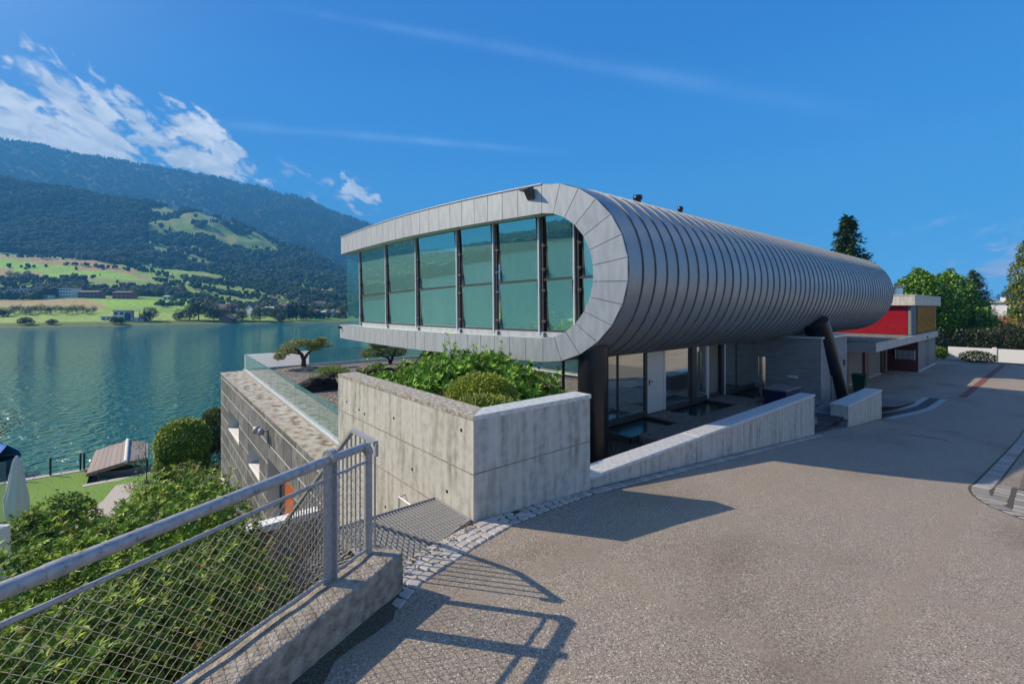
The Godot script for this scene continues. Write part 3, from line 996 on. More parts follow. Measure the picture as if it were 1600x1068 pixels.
func build_ground_floor(h: Node3D) -> void:
	var zg := -8.73
	# panes along the forecourt: from, to
	for q in [[11.0, 11.62], [11.64, 13.08], [14.3, 16.05], [16.35, 17.3], [18.62, 19.86], [19.9, 21.68]]:
		var p := MB.new()
		p.box(Vector3(q[0], -3.42, zg - 0.012), Vector3(q[1], -1.3, zg + 0.012))
		part(h, "window_pane", p, M.glass_low)
	for q in [[10.95, 11.02, 0.05, 0], [11.60, 11.66, 0.04, 0], [13.06, 13.2, 0.05, 0], [14.22, 14.32, 0.05, 1], [16.03, 16.37, 0.10, 0], [17.28, 17.42, 0.05, 1], [18.35, 18.62, 0.10, 0], [18.58, 18.68, 0.12, 1], [19.85, 19.91, 0.04, 0]]:
		var p := MB.new()
		p.box(Vector3(q[0], -3.55, zg - 0.06), Vector3(q[1], -1.3, zg + q[2]))
		part(h, "mullion", p, M.alu if q[3] == 1 else M.dark_frame)
	var f := MB.new()
	f.box(Vector3(10.95, -3.62, zg - 0.08), Vector3(13.1, -3.42, zg + 0.045))
	f.box(Vector3(14.25, -3.62, zg - 0.08), Vector3(21.7, -3.42, zg + 0.045))
	part(h, "window_sill", f, M.dark_frame)
	var d := MB.new()
	d.bev(Vector3(13.2, -3.56, zg - 0.03), Vector3(14.22, -1.3, zg + 0.03), 0.01)
	var dr := part(h, "door", d, M.door)
	d = MB.new()
	d.tube([Vector3(13.33, -2.48, zg + 0.03), Vector3(13.33, -2.48, zg + 0.09), Vector3(13.47, -2.48, zg + 0.09)], 0.013, 6)
	d.box(Vector3(13.305, -2.62, zg + 0.03), Vector3(13.355, -2.42, zg + 0.038))
	part(dr, "handle", d, M.black)
	d = MB.new()
	d.box(Vector3(17.42, -3.56, zg - 0.1), Vector3(18.35, -1.3, zg - 0.04))
	part(h, "wall_panel", d, M.garage_door)
	# lake-side panes turning the corner
	for q in [[-10.4, -8.8], [-12.0, -10.46], [-13.6, -12.06], [-15.4, -13.66], [-17.2, -15.46]]:
		var p := MB.new()
		p.box(Vector3(10.99, -3.42, q[0]), Vector3(11.01, -1.3, q[1]))
		part(h, "window_pane", p, M.glass_low)
		p = MB.new()
		p.box(Vector3(10.94, -3.55, q[0] - 0.05), Vector3(11.06, -1.3, q[0]))
		part(h, "mullion", p, M.dark_frame)
	var s := MB.new()
	s.box(Vector3(10.9, -3.7, -17.3), Vector3(22, -3.55, -8.8))
	part(h, "floor_slab", s, M.interior_floor)
	s = MB.new()
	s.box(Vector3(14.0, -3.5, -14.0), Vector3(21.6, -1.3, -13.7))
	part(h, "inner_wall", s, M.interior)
	# concrete block beside the entrance
	var b := MB.new()
	b.box(Vector3(21.7, -5.2, -12.0), Vector3(25.35, -1.30, -6.11))
	var bl := part(h, "concrete_block", b, M.concrete_grey)
	b = MB.new()
	b.box(Vector3(21.64, -1.30, -12.0), Vector3(25.42, -1.22, -6.05))
	part(bl, "roof_edge", b, M.coping)
	for q in [[22.95, 23.3], [23.34, 23.7], [23.74, 24.1], [24.14, 24.5]]:
		b = MB.new()
		b.bev(Vector3(q[0], -4.5, -6.11), Vector3(q[1], -2.2, -6.06), 0.01)
		part(bl, "door_slat", b, M.fascia_paint)
	b = MB.new()
	b.bev(Vector3(21.66, -3.02, -7.35), Vector3(21.7, -2.9, -6.95), 0.008)
	part(bl, "light_slot", b, M.alu)
	for q in [-2.42, -2.56]:
		b = MB.new()
		b.bev(Vector3(24.78, q - 0.05, -6.11), Vector3(24.9, q + 0.05, -6.04), 0.01)
		part(bl, "wall_fitting", b, M.dark_frame)
# ---------------------------------------------------------------- drive, court, walls
func sheet(st: MB, xs: Array, near: Callable, zend: float, nz: int, h: Callable, pw := 1.0) -> void: # a sheet between z = near(x) and zend
	for i in xs.size() - 1:
		var xa: float = xs[i]
		var xb: float = xs[i + 1]
		var za: float = near.call(xa + 0.0001)
		var zb: float = near.call(xb - 0.0001)
		for j in nz:
			var t0 := pow(float(j) / nz, pw)
			var t1 := pow(float(j + 1) / nz, pw)
			var p := []
			for q in [[xa, lerpf(za, zend, t0)], [xa, lerpf(za, zend, t1)], [xb, lerpf(zb, zend, t1)], [xb, lerpf(zb, zend, t0)]]:
				p.append(Vector3(q[0], h.call(q[0], q[1]), q[1]))
			st.quad(p[0], p[1], p[2], p[3])

func smooth_all(st: MB) -> void:
	st.renorm(0)

func edge_z(x: float) -> float: # where the drive starts on the house side
	if x < 1.66: return fence_z(x) + 0.36
	if x < 3.15: return lerpf(-3.63, -4.1, (x - 1.66) / 1.49)
	if x < 15.42: return -4.42
	if x < 18.85: return -4.6
	if x < 23.58: return -4.42
	return -8.3

func build_ground() -> void:
	var st := MB.new()
	var xs := []
	var x := -14.0
	while x < 36: xs.append(x); x += 0.7 if x < 8 else 1.4
	for q in [1.66, 3.15, 15.42, 18.85, 23.58, 5.3, 15.2, 20, 24, 30, 34, 0.0, -8.0]: xs.append(float(q))
	for q in [36, 40, 46, 52, 58.5]: xs.append(q)
	xs.sort()
	sheet(st, xs, edge_z, 16.0, 14, func(a, _b): return gy(a))
	smooth_all(st)
	ground("drive", st, M.asphalt)
	# the darker side drive beyond the sett border
	st = MB.new()
	sheet(st, [13.3, 16, 20, 26, 32], func(_x): return -0.42, 9.0, 6, func(a, _b): return gy(a) + 0.004)
	ground("side_road", st, M.asphalt_dark)
	# entrance court
	st = MB.new()
	xs = []
	x = 14.1
	while x < 26: xs.append(x); x += 0.45
	xs.append_array([17.1, 20.0, 21.7, 26.5, 31.0]); xs.sort()
	sheet(st, xs, func(q): return -5.85 if q < 17.1 else (-5.55 if q < 20.0 else (-7.19 if q < 21.7 else -9.0)), -4.5, 12, func(a, b): return fy(a, b) - (0.006 if a > 23.5 else 0.0))
	smooth_all(st)
	ground("court_path", st, M.slab_concrete)
	# slabs of the court: joints show between large plates
	# gravel bed, basins and the plates that bridge them
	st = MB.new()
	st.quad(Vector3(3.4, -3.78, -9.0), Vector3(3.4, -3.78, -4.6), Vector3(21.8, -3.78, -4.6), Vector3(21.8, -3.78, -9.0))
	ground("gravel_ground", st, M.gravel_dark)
	for q in [[10.6, 13.0, -8.66, -7.5, "still dark water basin beside the first panes of the ground floor"], [14.25, 17.1, -8.66, -7.52, "narrow water basin between the door path and the second path"], [18.75, 21.6, -8.66, -7.6, "short water basin in front of the concrete block"]]:
		var b := thing("water_basin", q[4], "pool", Vector3(q[0], -3.75, q[2]))
		st = MB.new()
		st.quad(Vector3(q[0] + 0.03, -3.655, q[2]), Vector3(q[0] + 0.03, -3.655, q[3] - 0.03), Vector3(q[1] - 0.03, -3.655, q[3] - 0.03), Vector3(q[1] - 0.03, -3.655, q[2]))
		part(b, "water", st, M.pool)
		st = MB.new()
		st.box(Vector3(q[0], -3.78, q[3] - 0.03), Vector3(q[1], -3.594, q[3]))
		st.box(Vector3(q[0], -3.78, q[2]), Vector3(q[0] + 0.03, -3.594, q[3]))
		st.box(Vector3(q[1] - 0.03, -3.78, q[2]), Vector3(q[1], -3.594, q[3]))
		part(b, "rim", st, M.dark_frame)
	var plates := Node3D.new()
	plates.name = "court_pavement"
	add_child(plates, true)
	plates.set_meta("kind", "structure")
	for q in [[13.02, 14.22, -8.66, -7.46], [13.02, 14.22, -7.45, -6.1], [10.9, 13.0, -7.46, -6.15], [14.24, 17.1, -7.48, -5.9], [17.12, 18.72, -8.66, -7.2], [17.12, 20.0, -7.19, -5.6], [14.24, 17.1, -5.88, -4.9], [18.74, 21.6, -7.56, -7.21]]:
		st = MB.new()
		st.bev(Vector3(q[0] + 0.006, -3.78, q[2] + 0.006), Vector3(q[1] - 0.006, -3.562, q[3] - 0.006), 0.012)
		part(plates, "paving_slab", st, M.slab_concrete)
	# drains and marks in the drive
	var strip := func(called: String, pts: Array, w: float, mat: Material, lift: float) -> void:
		var s := MB.new()
		for i in pts.size() - 1:
			var a: Vector2 = pts[i]
			var b: Vector2 = pts[i + 1]
			var d0: Vector2 = (b - (pts[i - 1] if i > 0 else a)).normalized()
			var d1: Vector2 = ((pts[i + 2] if i + 2 < pts.size() else b) - a).normalized()
			var n0 := Vector2(-d0.y, d0.x) * w / 2
			var n1 := Vector2(-d1.y, d1.x) * w / 2
			var m := 6
			for k in m:
				var t0 := float(k) / m
				var t1 := float(k + 1) / m
				var p := []
				for e in [[t0, -1], [t0, 1], [t1, 1], [t1, -1]]:
					var c: Vector2 = a.lerp(b, e[0]) + n0.lerp(n1, e[0]) * e[1]
					p.append(Vector3(c.x, gy(c.x) + lift, c.y))
				if (p[2] - p[0]).cross(p[3] - p[1]).y < 0: p.reverse()
				s.quad(p[0], p[1], p[2], p[3])
		ground(called, s, mat)
	var ch := [Vector2(23.7, -4.66), Vector2(25.6, -4.42), Vector2(27.5, -4.2), Vector2(29.3, -4.1), Vector2(33.5, -4.1)]
	strip.call("drain_path", ch, 0.95, M.pale_strip, 0.004)
	strip.call("drain_channel_path", ch, 0.42, M.dark_strip, 0.008)
	strip.call("rust_strip_path", [Vector2(35.0, -3.2), Vector2(45, -3.0), Vector2(58, -2.75)], 0.34, M.rust, 0.006)
	strip.call("oil_mark_path", [Vector2(19.4, -3.2), Vector2(19.55, -2.7), Vector2(19.6, -2.1)], 0.22, M.smudge, 0.004)
	# walls ------------------------------------------------------------
	var pw := thing("planter_wall", "tall angular board-marked concrete planter wall at the bend beside the stairs", "wall", Vector3(3.15, -7.5, -4.46))
	st = MB.new()
	st.prism([Vector2(3.15, -4.46), Vector2(5.28, -4.46), Vector2(5.28, -4.76), Vector2(3.50, -4.76), Vector2(3.50, -9.06), Vector2(3.15, -9.06)], Vector3(0, -8.2, 0), Vector3(1, 0, 0), Vector3(0, 0, 1), Vector3(0, 6.84, 0))
	part(pw, "wall_body", st, M.concrete)
	st = MB.new()
	st.prism([Vector2(3.15, -4.46), Vector2(5.29, -4.445), Vector2(5.29, -4.775), Vector2(3.515, -4.775)], Vector3(0, -1.358, 0), Vector3(1, 0, 0), Vector3(0, 0, 1), Vector3(0, 0.058, 0))
	part(pw, "coping", st, M.coping)
	st = MB.new()
	st.prism([Vector2(3.145, -4.455), Vector2(3.515, -4.775), Vector2(3.515, -9.07), Vector2(3.145, -9.07)], Vector3(0, -1.359, 0), Vector3(1, 0, 0), Vector3(0, 0, 1), Vector3(0, 0.055, 0))
	part(pw, "coping", st, M.wall_coping)
	for yj in [-2.0, -2.62]:
		st = MB.new()
		if yj > -2.5: st.box(Vector3(3.16, yj - 0.006, -4.463), Vector3(5.27, yj + 0.006, -4.452))
		st.box(Vector3(3.143, yj - 0.006, -9.05), Vector3(3.152, yj + 0.006, -4.47))
		part(pw, "pour_joint", st, M.old_concrete)
	st = MB.new()
	st.tube([Vector3(3.16, -2.78, -6.22), Vector3(3.05, -2.80, -6.22), Vector3(3.05, -2.80, -5.72), Vector3(3.16, -2.78, -5.72)], 0.014, 6)
	st.tube([Vector3(3.16, -3.08, -6.22), Vector3(3.05, -3.05, -6.22), Vector3(3.05, -2.80, -6.22)], 0.014, 6)
	st.tube([Vector3(3.16, -3.08, -5.72), Vector3(3.05, -3.05, -5.72), Vector3(3.05, -2.80, -5.72)], 0.014, 6)
	part(pw, "grab_bar", st, M.alu)
	# form-tie holes on the side by the stairs
	for q in [[-1.78, -8.6], [-1.83, -8.0], [-1.86, -7.75], [-1.72, -6.6], [-2.35, -6.0], [-2.38, -5.05], [-2.9, -7.3], [-1.52, -4.72], [-3.2, -6.9]]:
		st = MB.new()
		st.tube([Vector3(3.152, q[0], q[1]), Vector3(3.144, q[0], q[1])], 0.022, 8)
		part(pw, "tie_hole", st, M.black)
	var lw := thing("low_parapet_wall", "long low concrete parapet with pale metal coping running along the drive", "wall", Vector3(5.3, -4, -4.5))
	st = MB.new()
	st.box(Vector3(5.29, -4.6, -4.85), Vector3(15.40, -2.61, -4.50))
	part(lw, "wall_body", st, M.concrete)
	for q in [[5.292, 8.6], [8.604, 12.0], [12.004, 15.42]]:
		st = MB.new()
		st.bev(Vector3(q[0], -2.61, -4.87), Vector3(q[1], -2.55, -4.48), 0.008)
		part(lw, "coping", st, M.coping)
	var lw2 := thing("short_parapet_wall", "short concrete parapet standing alone beyond the court opening", "wall", Vector3(18.85, -4.6, -4.5))
	st = MB.new()
	st.box(Vector3(18.85, -5.2, -5.02), Vector3(23.56, -3.42, -4.50))
	part(lw2, "wall_body", st, M.concrete)
	for q in [[18.83, 21.2], [21.204, 23.58]]:
		st = MB.new()
		st.bev(Vector3(q[0], -3.42, -5.04), Vector3(q[1], -3.36, -4.48), 0.008)
		part(lw2, "coping", st, M.coping)
	# retaining wall on the far side of the forecourt (seen in the panes)
	var rw := thing("retaining_wall", "long board-marked concrete retaining wall across the forecourt, mirrored in the ground floor panes", "wall", Vector3(20, -3, 14))
	st = MB.new()
	st.box(Vector3(-12, -6, 14.0), Vector3(58, 0.4, 14.4))
	part(rw, "wall_body", st, M.concrete)
	st = MB.new()
	st.box(Vector3(-12, 0.4, 13.97), Vector3(58, 0.46, 14.43))
	part(rw, "coping", st, M.coping)
	# soil behind the planter wall
	st = MB.new()
	var ns := noise(81, 0.5, 3)
	for i in 14:
		for j in 16:
			var p := []
			for q in [[0, 0], [0, 1], [1, 1], [1, 0]]:
				var xx: float = 3.45 + (i + q[0]) * 0.36
				var zz: float = -9.3 + (j + q[1]) * 0.284
				var yy := -1.75 - 0.35 * clampf((-zz - 6.5) / 3.0, 0, 1) - 2.2 * clampf((xx - 4.9) / 1.4, 0, 1) * (1.0 - 0.4 * clampf((-zz - 6.6) / 1.2, 0, 1)) + 0.05 * ns.get_noise_2d(xx, zz)
				p.append(Vector3(xx, yy, zz))
			st.quad(p[0], p[1], p[2], p[3])
	ground("planter_ground", st, M.soil)

func sett(st: MB, p: Vector3, s: Vector3, turn: float, tilt: float) -> void:
	var grade := atan((gy(p.x + 0.2) - gy(p.x - 0.2)) / 0.4)
	st.obev(p, s, Basis(Vector3.BACK, grade) * Basis(Vector3.UP, turn) * Basis(Vector3.RIGHT, tilt), 0.012)

func build_setts() -> void:
	var bed := MB.new()
	var edge := [Vector2(1.64, -3.44), Vector2(1.97, -3.66), Vector2(2.29, -3.77), Vector2(2.78, -3.93), Vector2(3.47, -4.12), Vector2(4.21, -4.23), Vector2(5.17, -4.31)]
	var inner := [Vector2(1.86, -3.98), Vector2(2.1, -4.12), Vector2(2.45, -4.22), Vector2(2.9, -4.36), Vector2(3.42, -4.45), Vector2(4.21, -4.46), Vector2(5.17, -4.46)]
	for i in edge.size() - 1:
		var p := []
		for q in [edge[i], edge[i + 1], inner[i + 1], inner[i]]: p.append(Vector3(q.x, gy(q.x) + 0.003, q.y))
		bed.quad(p[0], p[1], p[2], p[3])
	for i in 20: # narrow border along the low parapet
		var xa := 5.17 + i * 0.512
		bed.quad(Vector3(xa, gy(xa) + 0.003, -4.30), Vector3(xa + 0.512, gy(xa + 0.512) + 0.003, -4.30), Vector3(xa + 0.512, gy(xa + 0.512) + 0.003, -4.5), Vector3(xa, gy(xa) + 0.003, -4.5))
	var root := ground("cobble_gutter_path", bed, M.joint)
	var lens := 0.0
	for i in edge.size() - 1: lens += (edge[i] as Vector2).distance_to(edge[i + 1])
	var rows := 5
	for r in rows:
		var s := 0.02 + 0.05 * (r % 2)
		while s < lens - 0.08:
			var l := rng.randf_range(0.105, 0.15)
			var m := s + l / 2
			var i := 0
			var acc := 0.0
			while i < edge.size() - 2 and acc + (edge[i] as Vector2).distance_to(edge[i + 1]) < m:
				acc += (edge[i] as Vector2).distance_to(edge[i + 1]); i += 1
			var t := clampf((m - acc) / (edge[i] as Vector2).distance_to(edge[i + 1]), 0, 1)
			var e: Vector2 = (edge[i] as Vector2).lerp(edge[i + 1], t)
			var n: Vector2 = (inner[i] as Vector2).lerp(inner[i + 1], t)
			var wide := e.distance_to(n)
			var fit := mini(rows, maxi(1, int(round(wide / 0.115))))
			s += l + 0.012
			if r >= fit: continue
			var c := e.lerp(n, (r + 0.5) / fit)
			var d: Vector2 = (edge[i + 1] - edge[i]).normalized()
			var st := MB.new()
			var k := rng.randf_range(0.72, 1.12)
			st.col = Color(k, k * rng.randf_range(0.96, 1.0), k * rng.randf_range(0.92, 1.0))
			sett(st, Vector3(c.x, gy(c.x) - 0.012 + rng.randf_range(-0.004, 0.005), c.y), Vector3(l - 0.008, 0.06, wide / fit - 0.012), atan2(-d.y, d.x) + rng.randf_range(-0.04, 0.04), rng.randf_range(-0.03, 0.03))
			part(root, "cobblestone", st, M.cobble)
	var x := 5.2
	while x < 15.35:
		var l := rng.randf_range(0.15, 0.24)
		var st := MB.new()
		var k := rng.randf_range(0.6, 0.95)
		st.col = Color(k, k, k)
		sett(st, Vector3(x + l / 2, gy(x + l / 2) - 0.012, -4.385), Vector3(l - 0.012, 0.06, 0.15), rng.randf_range(-0.03, 0.03) + 0.115 * 0, rng.randf_range(-0.03, 0.03))
		part(root, "cobblestone", st, M.cobble)
		x += l
	# the border of the side drive on the right: along x, round a bend, then a fan of setts
	bed = MB.new()
	var line := []
	var q := 26.0
	while q > 12.6: line.append(Vector2(q, -0.56 - (26 - q) * 0.022)); q -= 0.24
	line.append_array([Vector2(12.4, -0.88), Vector2(12.15, -0.87), Vector2(11.9, -0.84), Vector2(11.6, -0.78), Vector2(11.35, -0.7), Vector2(11.1, -0.6), Vector2(10.88, -0.46), Vector2(10.7, -0.3), Vector2(10.55, -0.12), Vector2(10.42, 0.1), Vector2(10.32, 0.34), Vector2(10.25, 0.6), Vector2(10.2, 0.9)])
	for i in line.size() - 1:
		var d: Vector2 = (line[i + 1] - line[i]).normalized()
		var nn := Vector2(-d.y, d.x) * 0.16
		var p := []
		for e in [line[i] - nn, line[i + 1] - nn, line[i + 1] + nn, line[i] + nn]: p.append(Vector3(e.x, gy(e.x) + 0.003, e.y))
		if (p[2] - p[0]).cross(p[3] - p[1]).y < 0: p.reverse()
		bed.quad(p[0], p[1], p[2], p[3])
	var y0 := 0.002
	for i in range(line.size() - 13, line.size() - 1):
		var e0: Vector2 = line[i]
		var e1: Vector2 = line[i + 1]
		bed.quad(Vector3(e0.x, gy(e0.x) + y0 + 0.002, e0.y), Vector3(e1.x, gy(e1.x) + y0 + 0.002, e1.y), Vector3(13.28, gy(13.28) + y0, e1.y), Vector3(13.28, gy(13.28) + y0, e0.y))
	var r2 := ground("sett_border_path", bed, M.joint)
	for i in line.size() - 1:
		var a: Vector2 = line[i]
		var b: Vector2 = line[i + 1]
		var st := MB.new()
		var k := rng.randf_range(0.5, 0.85)
		st.col = Color(k, k, k * 0.98)
		var d := (b - a).normalized()
		sett(st, Vector3((a.x + b.x) / 2, gy((a.x + b.x) / 2) - 0.0215, (a.y + b.y) / 2), Vector3(a.distance_to(b) - 0.045, 0.06, 0.25), atan2(-d.y, d.x) + rng.randf_range(-0.03, 0.03), rng.randf_range(-0.02, 0.02))
		part(r2, "cobblestone", st, M.cobble)
	var zz := -0.60
	var rowk := 0
	while zz < 0.95:
		var xb := 12.3
		for i in range(line.size() - 13, line.size() - 1):
			if zz >= line[i].y and zz <= line[i + 1].y: xb = lerpf(line[i].x, line[i + 1].x, (zz - line[i].y) / (line[i + 1].y - line[i].y))
		var xx := xb + 0.34
		while xx < 13.2:
			var l := rng.randf_range(0.26, 0.36)
			var st := MB.new()
			var k := rng.randf_range(0.45, 0.85)
			st.col = Color(k, k, k * 0.97)
			sett(st, Vector3(xx + l / 2 - 0.15, gy(xx + l / 2 - 0.15) - 0.0215, zz + rng.randf_range(-0.01, 0.01)), Vector3(l - 0.06, 0.06, 0.215), rng.randf_range(-0.07, 0.07), rng.randf_range(-0.03, 0.03))
			part(r2, "cobblestone", st, M.cobble)
			xx += l
		zz += 0.27
		rowk += 1

# ---------------------------------------------------------------- fence, stairs, grating
func build_fence() -> void:
	# footing wall
	var A := Vector3(0.21, 0, -3.21)
	var u := Vector3(0.8944, 0, -0.4472)
	var side := Vector3(0.4472, 0, 0.8944)
	var o := A - u * 9.0
	var fw := thing("footing_wall", "weathered low concrete footing wall under the chain-link fence", "wall", A + Vector3(0, -2.6, 0))
	var st := MB.new()
	var ns := noise(91, 1.4, 4)
	var n := 60
	var L := 9.0 + 1.664
	var ring := func(t: float) -> Array: # four corners of the section, rounded a little and uneven
		var p := o + u * L * t
		var w := 0.315
		var j := ns.get_noise_2d(t * 60, 3.0) * 0.012
		var j2 := ns.get_noise_2d(t * 60, 9.0) * 0.014
		var g := gy(p.x) - 0.25
		return [Vector3(p.x, g - 0.6, p.z), Vector3(p.x, -2.165 + j, p.z), p + side * 0.03 + Vector3(0, -2.14 + j, 0), p + side * (w - 0.03) + Vector3(0, -2.142 + j2, 0), p + side * (w + j) + Vector3(0, -2.172 + j2, 0), p + side * (w + 0.012 + j2) + Vector3(0, g, 0)]
	for i in n:
		var a: Array = ring.call(float(i) / n)
		var b: Array = ring.call(float(i + 1) / n)
		for k in 5: st.quad(a[k], a[k + 1], b[k + 1], b[k])
	var e: Array = ring.call(1.0)
	st.quad(e[0], e[1], e[2], e[5]); st.quad(e[2], e[3], e[4], e[5])
	st.renorm(0)
	part(fw, "wall_body", st, M.old_concrete)
	var dirt := MB.new()
	for i in 60:
		var q := []
		for cn in [[i, 0], [i, 1], [i + 1, 1], [i + 1, 0]]:
			var t: float = cn[0] / 60.0
			var p: Vector3 = o + u * L * t + side * (0.30 + (0.13 + 0.11 * ns.get_noise_2d(t * 140.0, 20.0)) * cn[1])
			q.append(Vector3(p.x, gy(p.x) + (0.022 if cn[1] == 0 else 0.003), p.z))
		dirt.quad(q[3], q[2], q[1], q[0])
	dirt.renorm(0)
	ground("dirt_strip_ground", dirt, M.joint)
	var lt := MB.new()
	for k in 240:
		var p := Vector3.ZERO
		if k < 110: p = o + u * L * rng.randf() + side * (0.33 + 0.5 * rng.randf() * rng.randf())
		elif k < 170: p = Vector3(lerpf(1.9, 3.1, rng.randf()), 0, 0); 
		else: p = Vector3(lerpf(3.2, 14.0, rng.randf()), 0, -4.44 + 0.12 * rng.randf() * rng.randf())
		if k >= 110 and k < 170: p.z = lerpf(-4.0, -4.45, (p.x - 1.9) / 1.2) + rng.randf_range(-0.02, 0.12)
		p.y = gy(p.x) + (0.03 if k >= 110 else 0.012)
		var a := rng.randf() * TAU
		lt.col = Color(0.20, 0.10, 0.035).lerp(Color(0.09, 0.08, 0.03), rng.randf())
		var ld := Vector3(cos(a), rng.randf_range(0, 0.4), sin(a)).normalized()
		lt.leaf(p, ld, Vector3(-sin(a), rng.randf_range(-0.3, 0.3), cos(a)).normalized(), rng.randf_range(0.025, 0.06), rng.randf_range(0.015, 0.03))
	ground("leaf_litter", lt, M.soft_leaf, "stuff")
	# fence
	var f := thing("chain_link_fence", "galvanised chain-link fence with a thick worn steel handrail", "fence", Vector3(1.18, -2.14, -3.66))
	var base := func(s: float) -> Vector3: return Vector3(1.18, 0, -3.66) + u * s + side * 0.02 # s = 0 at the T-post
	st = MB.new()
	var pts := []
	for k in 13: pts.append((base.call(-6.0 + k * 0.5) as Vector3) + Vector3(0, -1.19, 0))
	st.tube(pts, 0.037, 16)
	part(f, "handrail", st, M.rail)
	st = MB.new()
	st.tube([(base.call(-1.66) as Vector3) + Vector3(0, -1.19, 0), (base.call(-1.56) as Vector3) + Vector3(0, -1.19, 0)], 0.0405, 16)
	part(f, "rail_sleeve", st, M.rail)
	st = MB.new()
	st.tube([(base.call(0.03) as Vector3) + Vector3(0, -1.19, 0), (base.call(0.40) as Vector3) + Vector3(0, -1.20, 0)], 0.034, 14)
	part(f, "handrail", st, M.rail)
	# elbow and end post
	st = MB.new()
	var c: Vector3 = base.call(0.38)
	var arc := []
	for k in 7:
		var a := PI / 2 * k / 6.0
		arc.append(c + u * 0.075 * sin(a) + Vector3(0, -1.20 - 0.075 + 0.075 * cos(a), 0))
	st.tube(arc, 0.042, 14)
	part(f, "elbow", st, M.steel)
	st = MB.new()
	st.tube([c + u * 0.075 + Vector3(0, -2.16, 0), c + u * 0.075 + Vector3(0, -1.27, 0)], 0.034, 14)
	part(f, "end_post", st, M.steel)
	# T-post with a rounded head
	st = MB.new()
	var pb := Basis(u, Vector3.UP, side)
	st.obev((base.call(0.0) as Vector3) + Vector3(0, -1.66, 0) + side * 0.0, Vector3(0.105, 1.0, 0.012), pb, 0.003)
	st.obev((base.call(0.052) as Vector3) + Vector3(0, -1.65, 0) + side * 0.005, Vector3(0.012, 1.02, 0.075), pb, 0.003)
	st.tube([(base.call(-0.006) as Vector3) + Vector3(0, -1.17, 0), (base.call(0.05) as Vector3) + Vector3(0, -1.17, 0)], 0.058, 16)
	part(f, "post", st, M.steel)
	for s0 in [-3.1, -6.0]:
		st = MB.new()
		st.obev((base.call(s0) as Vector3) + Vector3(0, -1.66, 0), Vector3(0.1, 1.0, 0.012), pb, 0.003)
		st.obev((base.call(s0 + 0.05) as Vector3) + Vector3(0, -1.65, 0), Vector3(0.012, 1.02, 0.075), pb, 0.003)
		part(f, "post", st, M.steel)
	for q in [[-6.0, -0.03, -1.335, 0.015], [0.06, 0.43, -1.335, 0.013], [-6.0, -0.02, -2.10, 0.014], [0.06, 0.43, -2.10, 0.013]]:
		st = MB.new()
		var a: Vector3 = base.call(q[0])
		var b: Vector3 = base.call(q[1])
		var m := []
		for k in 7: m.append(a.lerp(b, k / 6.0) + Vector3(0, q[2] + 0.004 * sin(k * 2.0), 0))
		st.tube(m, q[3], 8)
		part(f, "tension_bar", st, M.rail)
	# the woven wires: each zigzags from top to bottom beside its neighbour
	for span in [[-6.0, -0.02], [0.06, 0.42]]:
		st = MB.new()
		var cell := 0.07
		var top := -1.335
		var bot := -2.10
		var s: float = span[0]
		var k := 0
		while s < span[1] - cell * 0.4:
			var zig := []
			var rowsn := int((top - bot) / (cell * 0.5))
			for j in rowsn + 1:
				var right := (j % 2) == 0
				var ss := minf(s + (cell * 0.5 if right else -cell * 0.0) + (0.002 if right else -0.002), span[1])
				zig.append((base.call(ss) as Vector3) + Vector3(0, top - j * (top - bot) / rowsn, 0) + side * (0.0022 if right else -0.0022))
			wire(st, zig, 0.0024)
			# and the mate that closes the diamonds
			zig = []
			for j in rowsn + 1:
				var right := (j % 2) == 1
				var ss := minf(s + cell * 0.5 + (cell * 0.5 if right else 0.0) + (0.002 if right else -0.002), span[1])
				zig.append((base.call(ss) as Vector3) + Vector3(0, top - j * (top - bot) / rowsn, 0) + side * (0.0022 if right else -0.0022))
			wire(st, zig, 0.0024)
			s += cell
			k += 1
		var w := part(f, "wire_mesh", st, M.wire)
		w.set_meta("kind", "stuff")
	# stair railing beside the landing
	var sr := thing("stair_railing", "grey steel stair railing with thin upright bars and a sloping handrail", "railing", Vector3(1.74, -2.55, -4.3))
	st = MB.new()
	var R0 := Vector3(1.74, -1.25, -4.02)
	var R1 := Vector3(1.74, -1.25, -4.58)
	var slope := 0.715
	var R2 := R1 + Vector3(0, -4.6 * slope, -4.6)
	flat_bar(st, R0, R1, 0.05, 0.03)
	flat_bar(st, R1, R2, 0.05, 0.03)
	flat_bar(st, R0, R0 + Vector3(0, -0.12, 0), 0.05, 0.03)
	part(sr, "handrail", st, M.steel)
	st = MB.new()
	flat_bar(st, R0 + Vector3(0, -1.2, 0), R1 + Vector3(0, -1.2, 0), 0.05, 0.012)
	flat_bar(st, R1 + Vector3(0, -1.2, 0), R2 + Vector3(0, -1.2, 0), 0.05, 0.012)
	part(sr, "bottom_bar", st, M.steel)
	var zz := -4.04
	while zz > -9.1:
		var drop := 0.0 if zz > -4.58 else (-4.58 - zz) * slope
		st = MB.new()
		var thick := 0.009
		if absf(zz + 6.98) < 0.07 or absf(zz + 9.0) < 0.07: thick = 0.025
		st.tube([Vector3(1.74, -1.26 - drop, zz), Vector3(1.74, -2.45 - drop, zz)], thick, 6, false)
		part(sr, "bar", st, M.steel)
		zz -= 0.118
	# grating landing and treads
	var gr := thing("grating_landing", "galvanised steel grating landing at the head of the stairs", "grating", Vector3(2.4, -2.6, -4.6))
	st = MB.new()
	flat_bar(st, Vector3(3.12, -2.56, -5.3), Vector3(3.12, -2.56, -4.50), 0.012, 0.07)
	flat_bar(st, Vector3(1.77, -2.56, -5.3), Vector3(3.12, -2.56, -5.3), 0.012, 0.07)
	flat_bar(st, Vector3(1.90, -2.56, -4.02), Vector3(3.12, -2.56, -4.48), 0.012, 0.07)
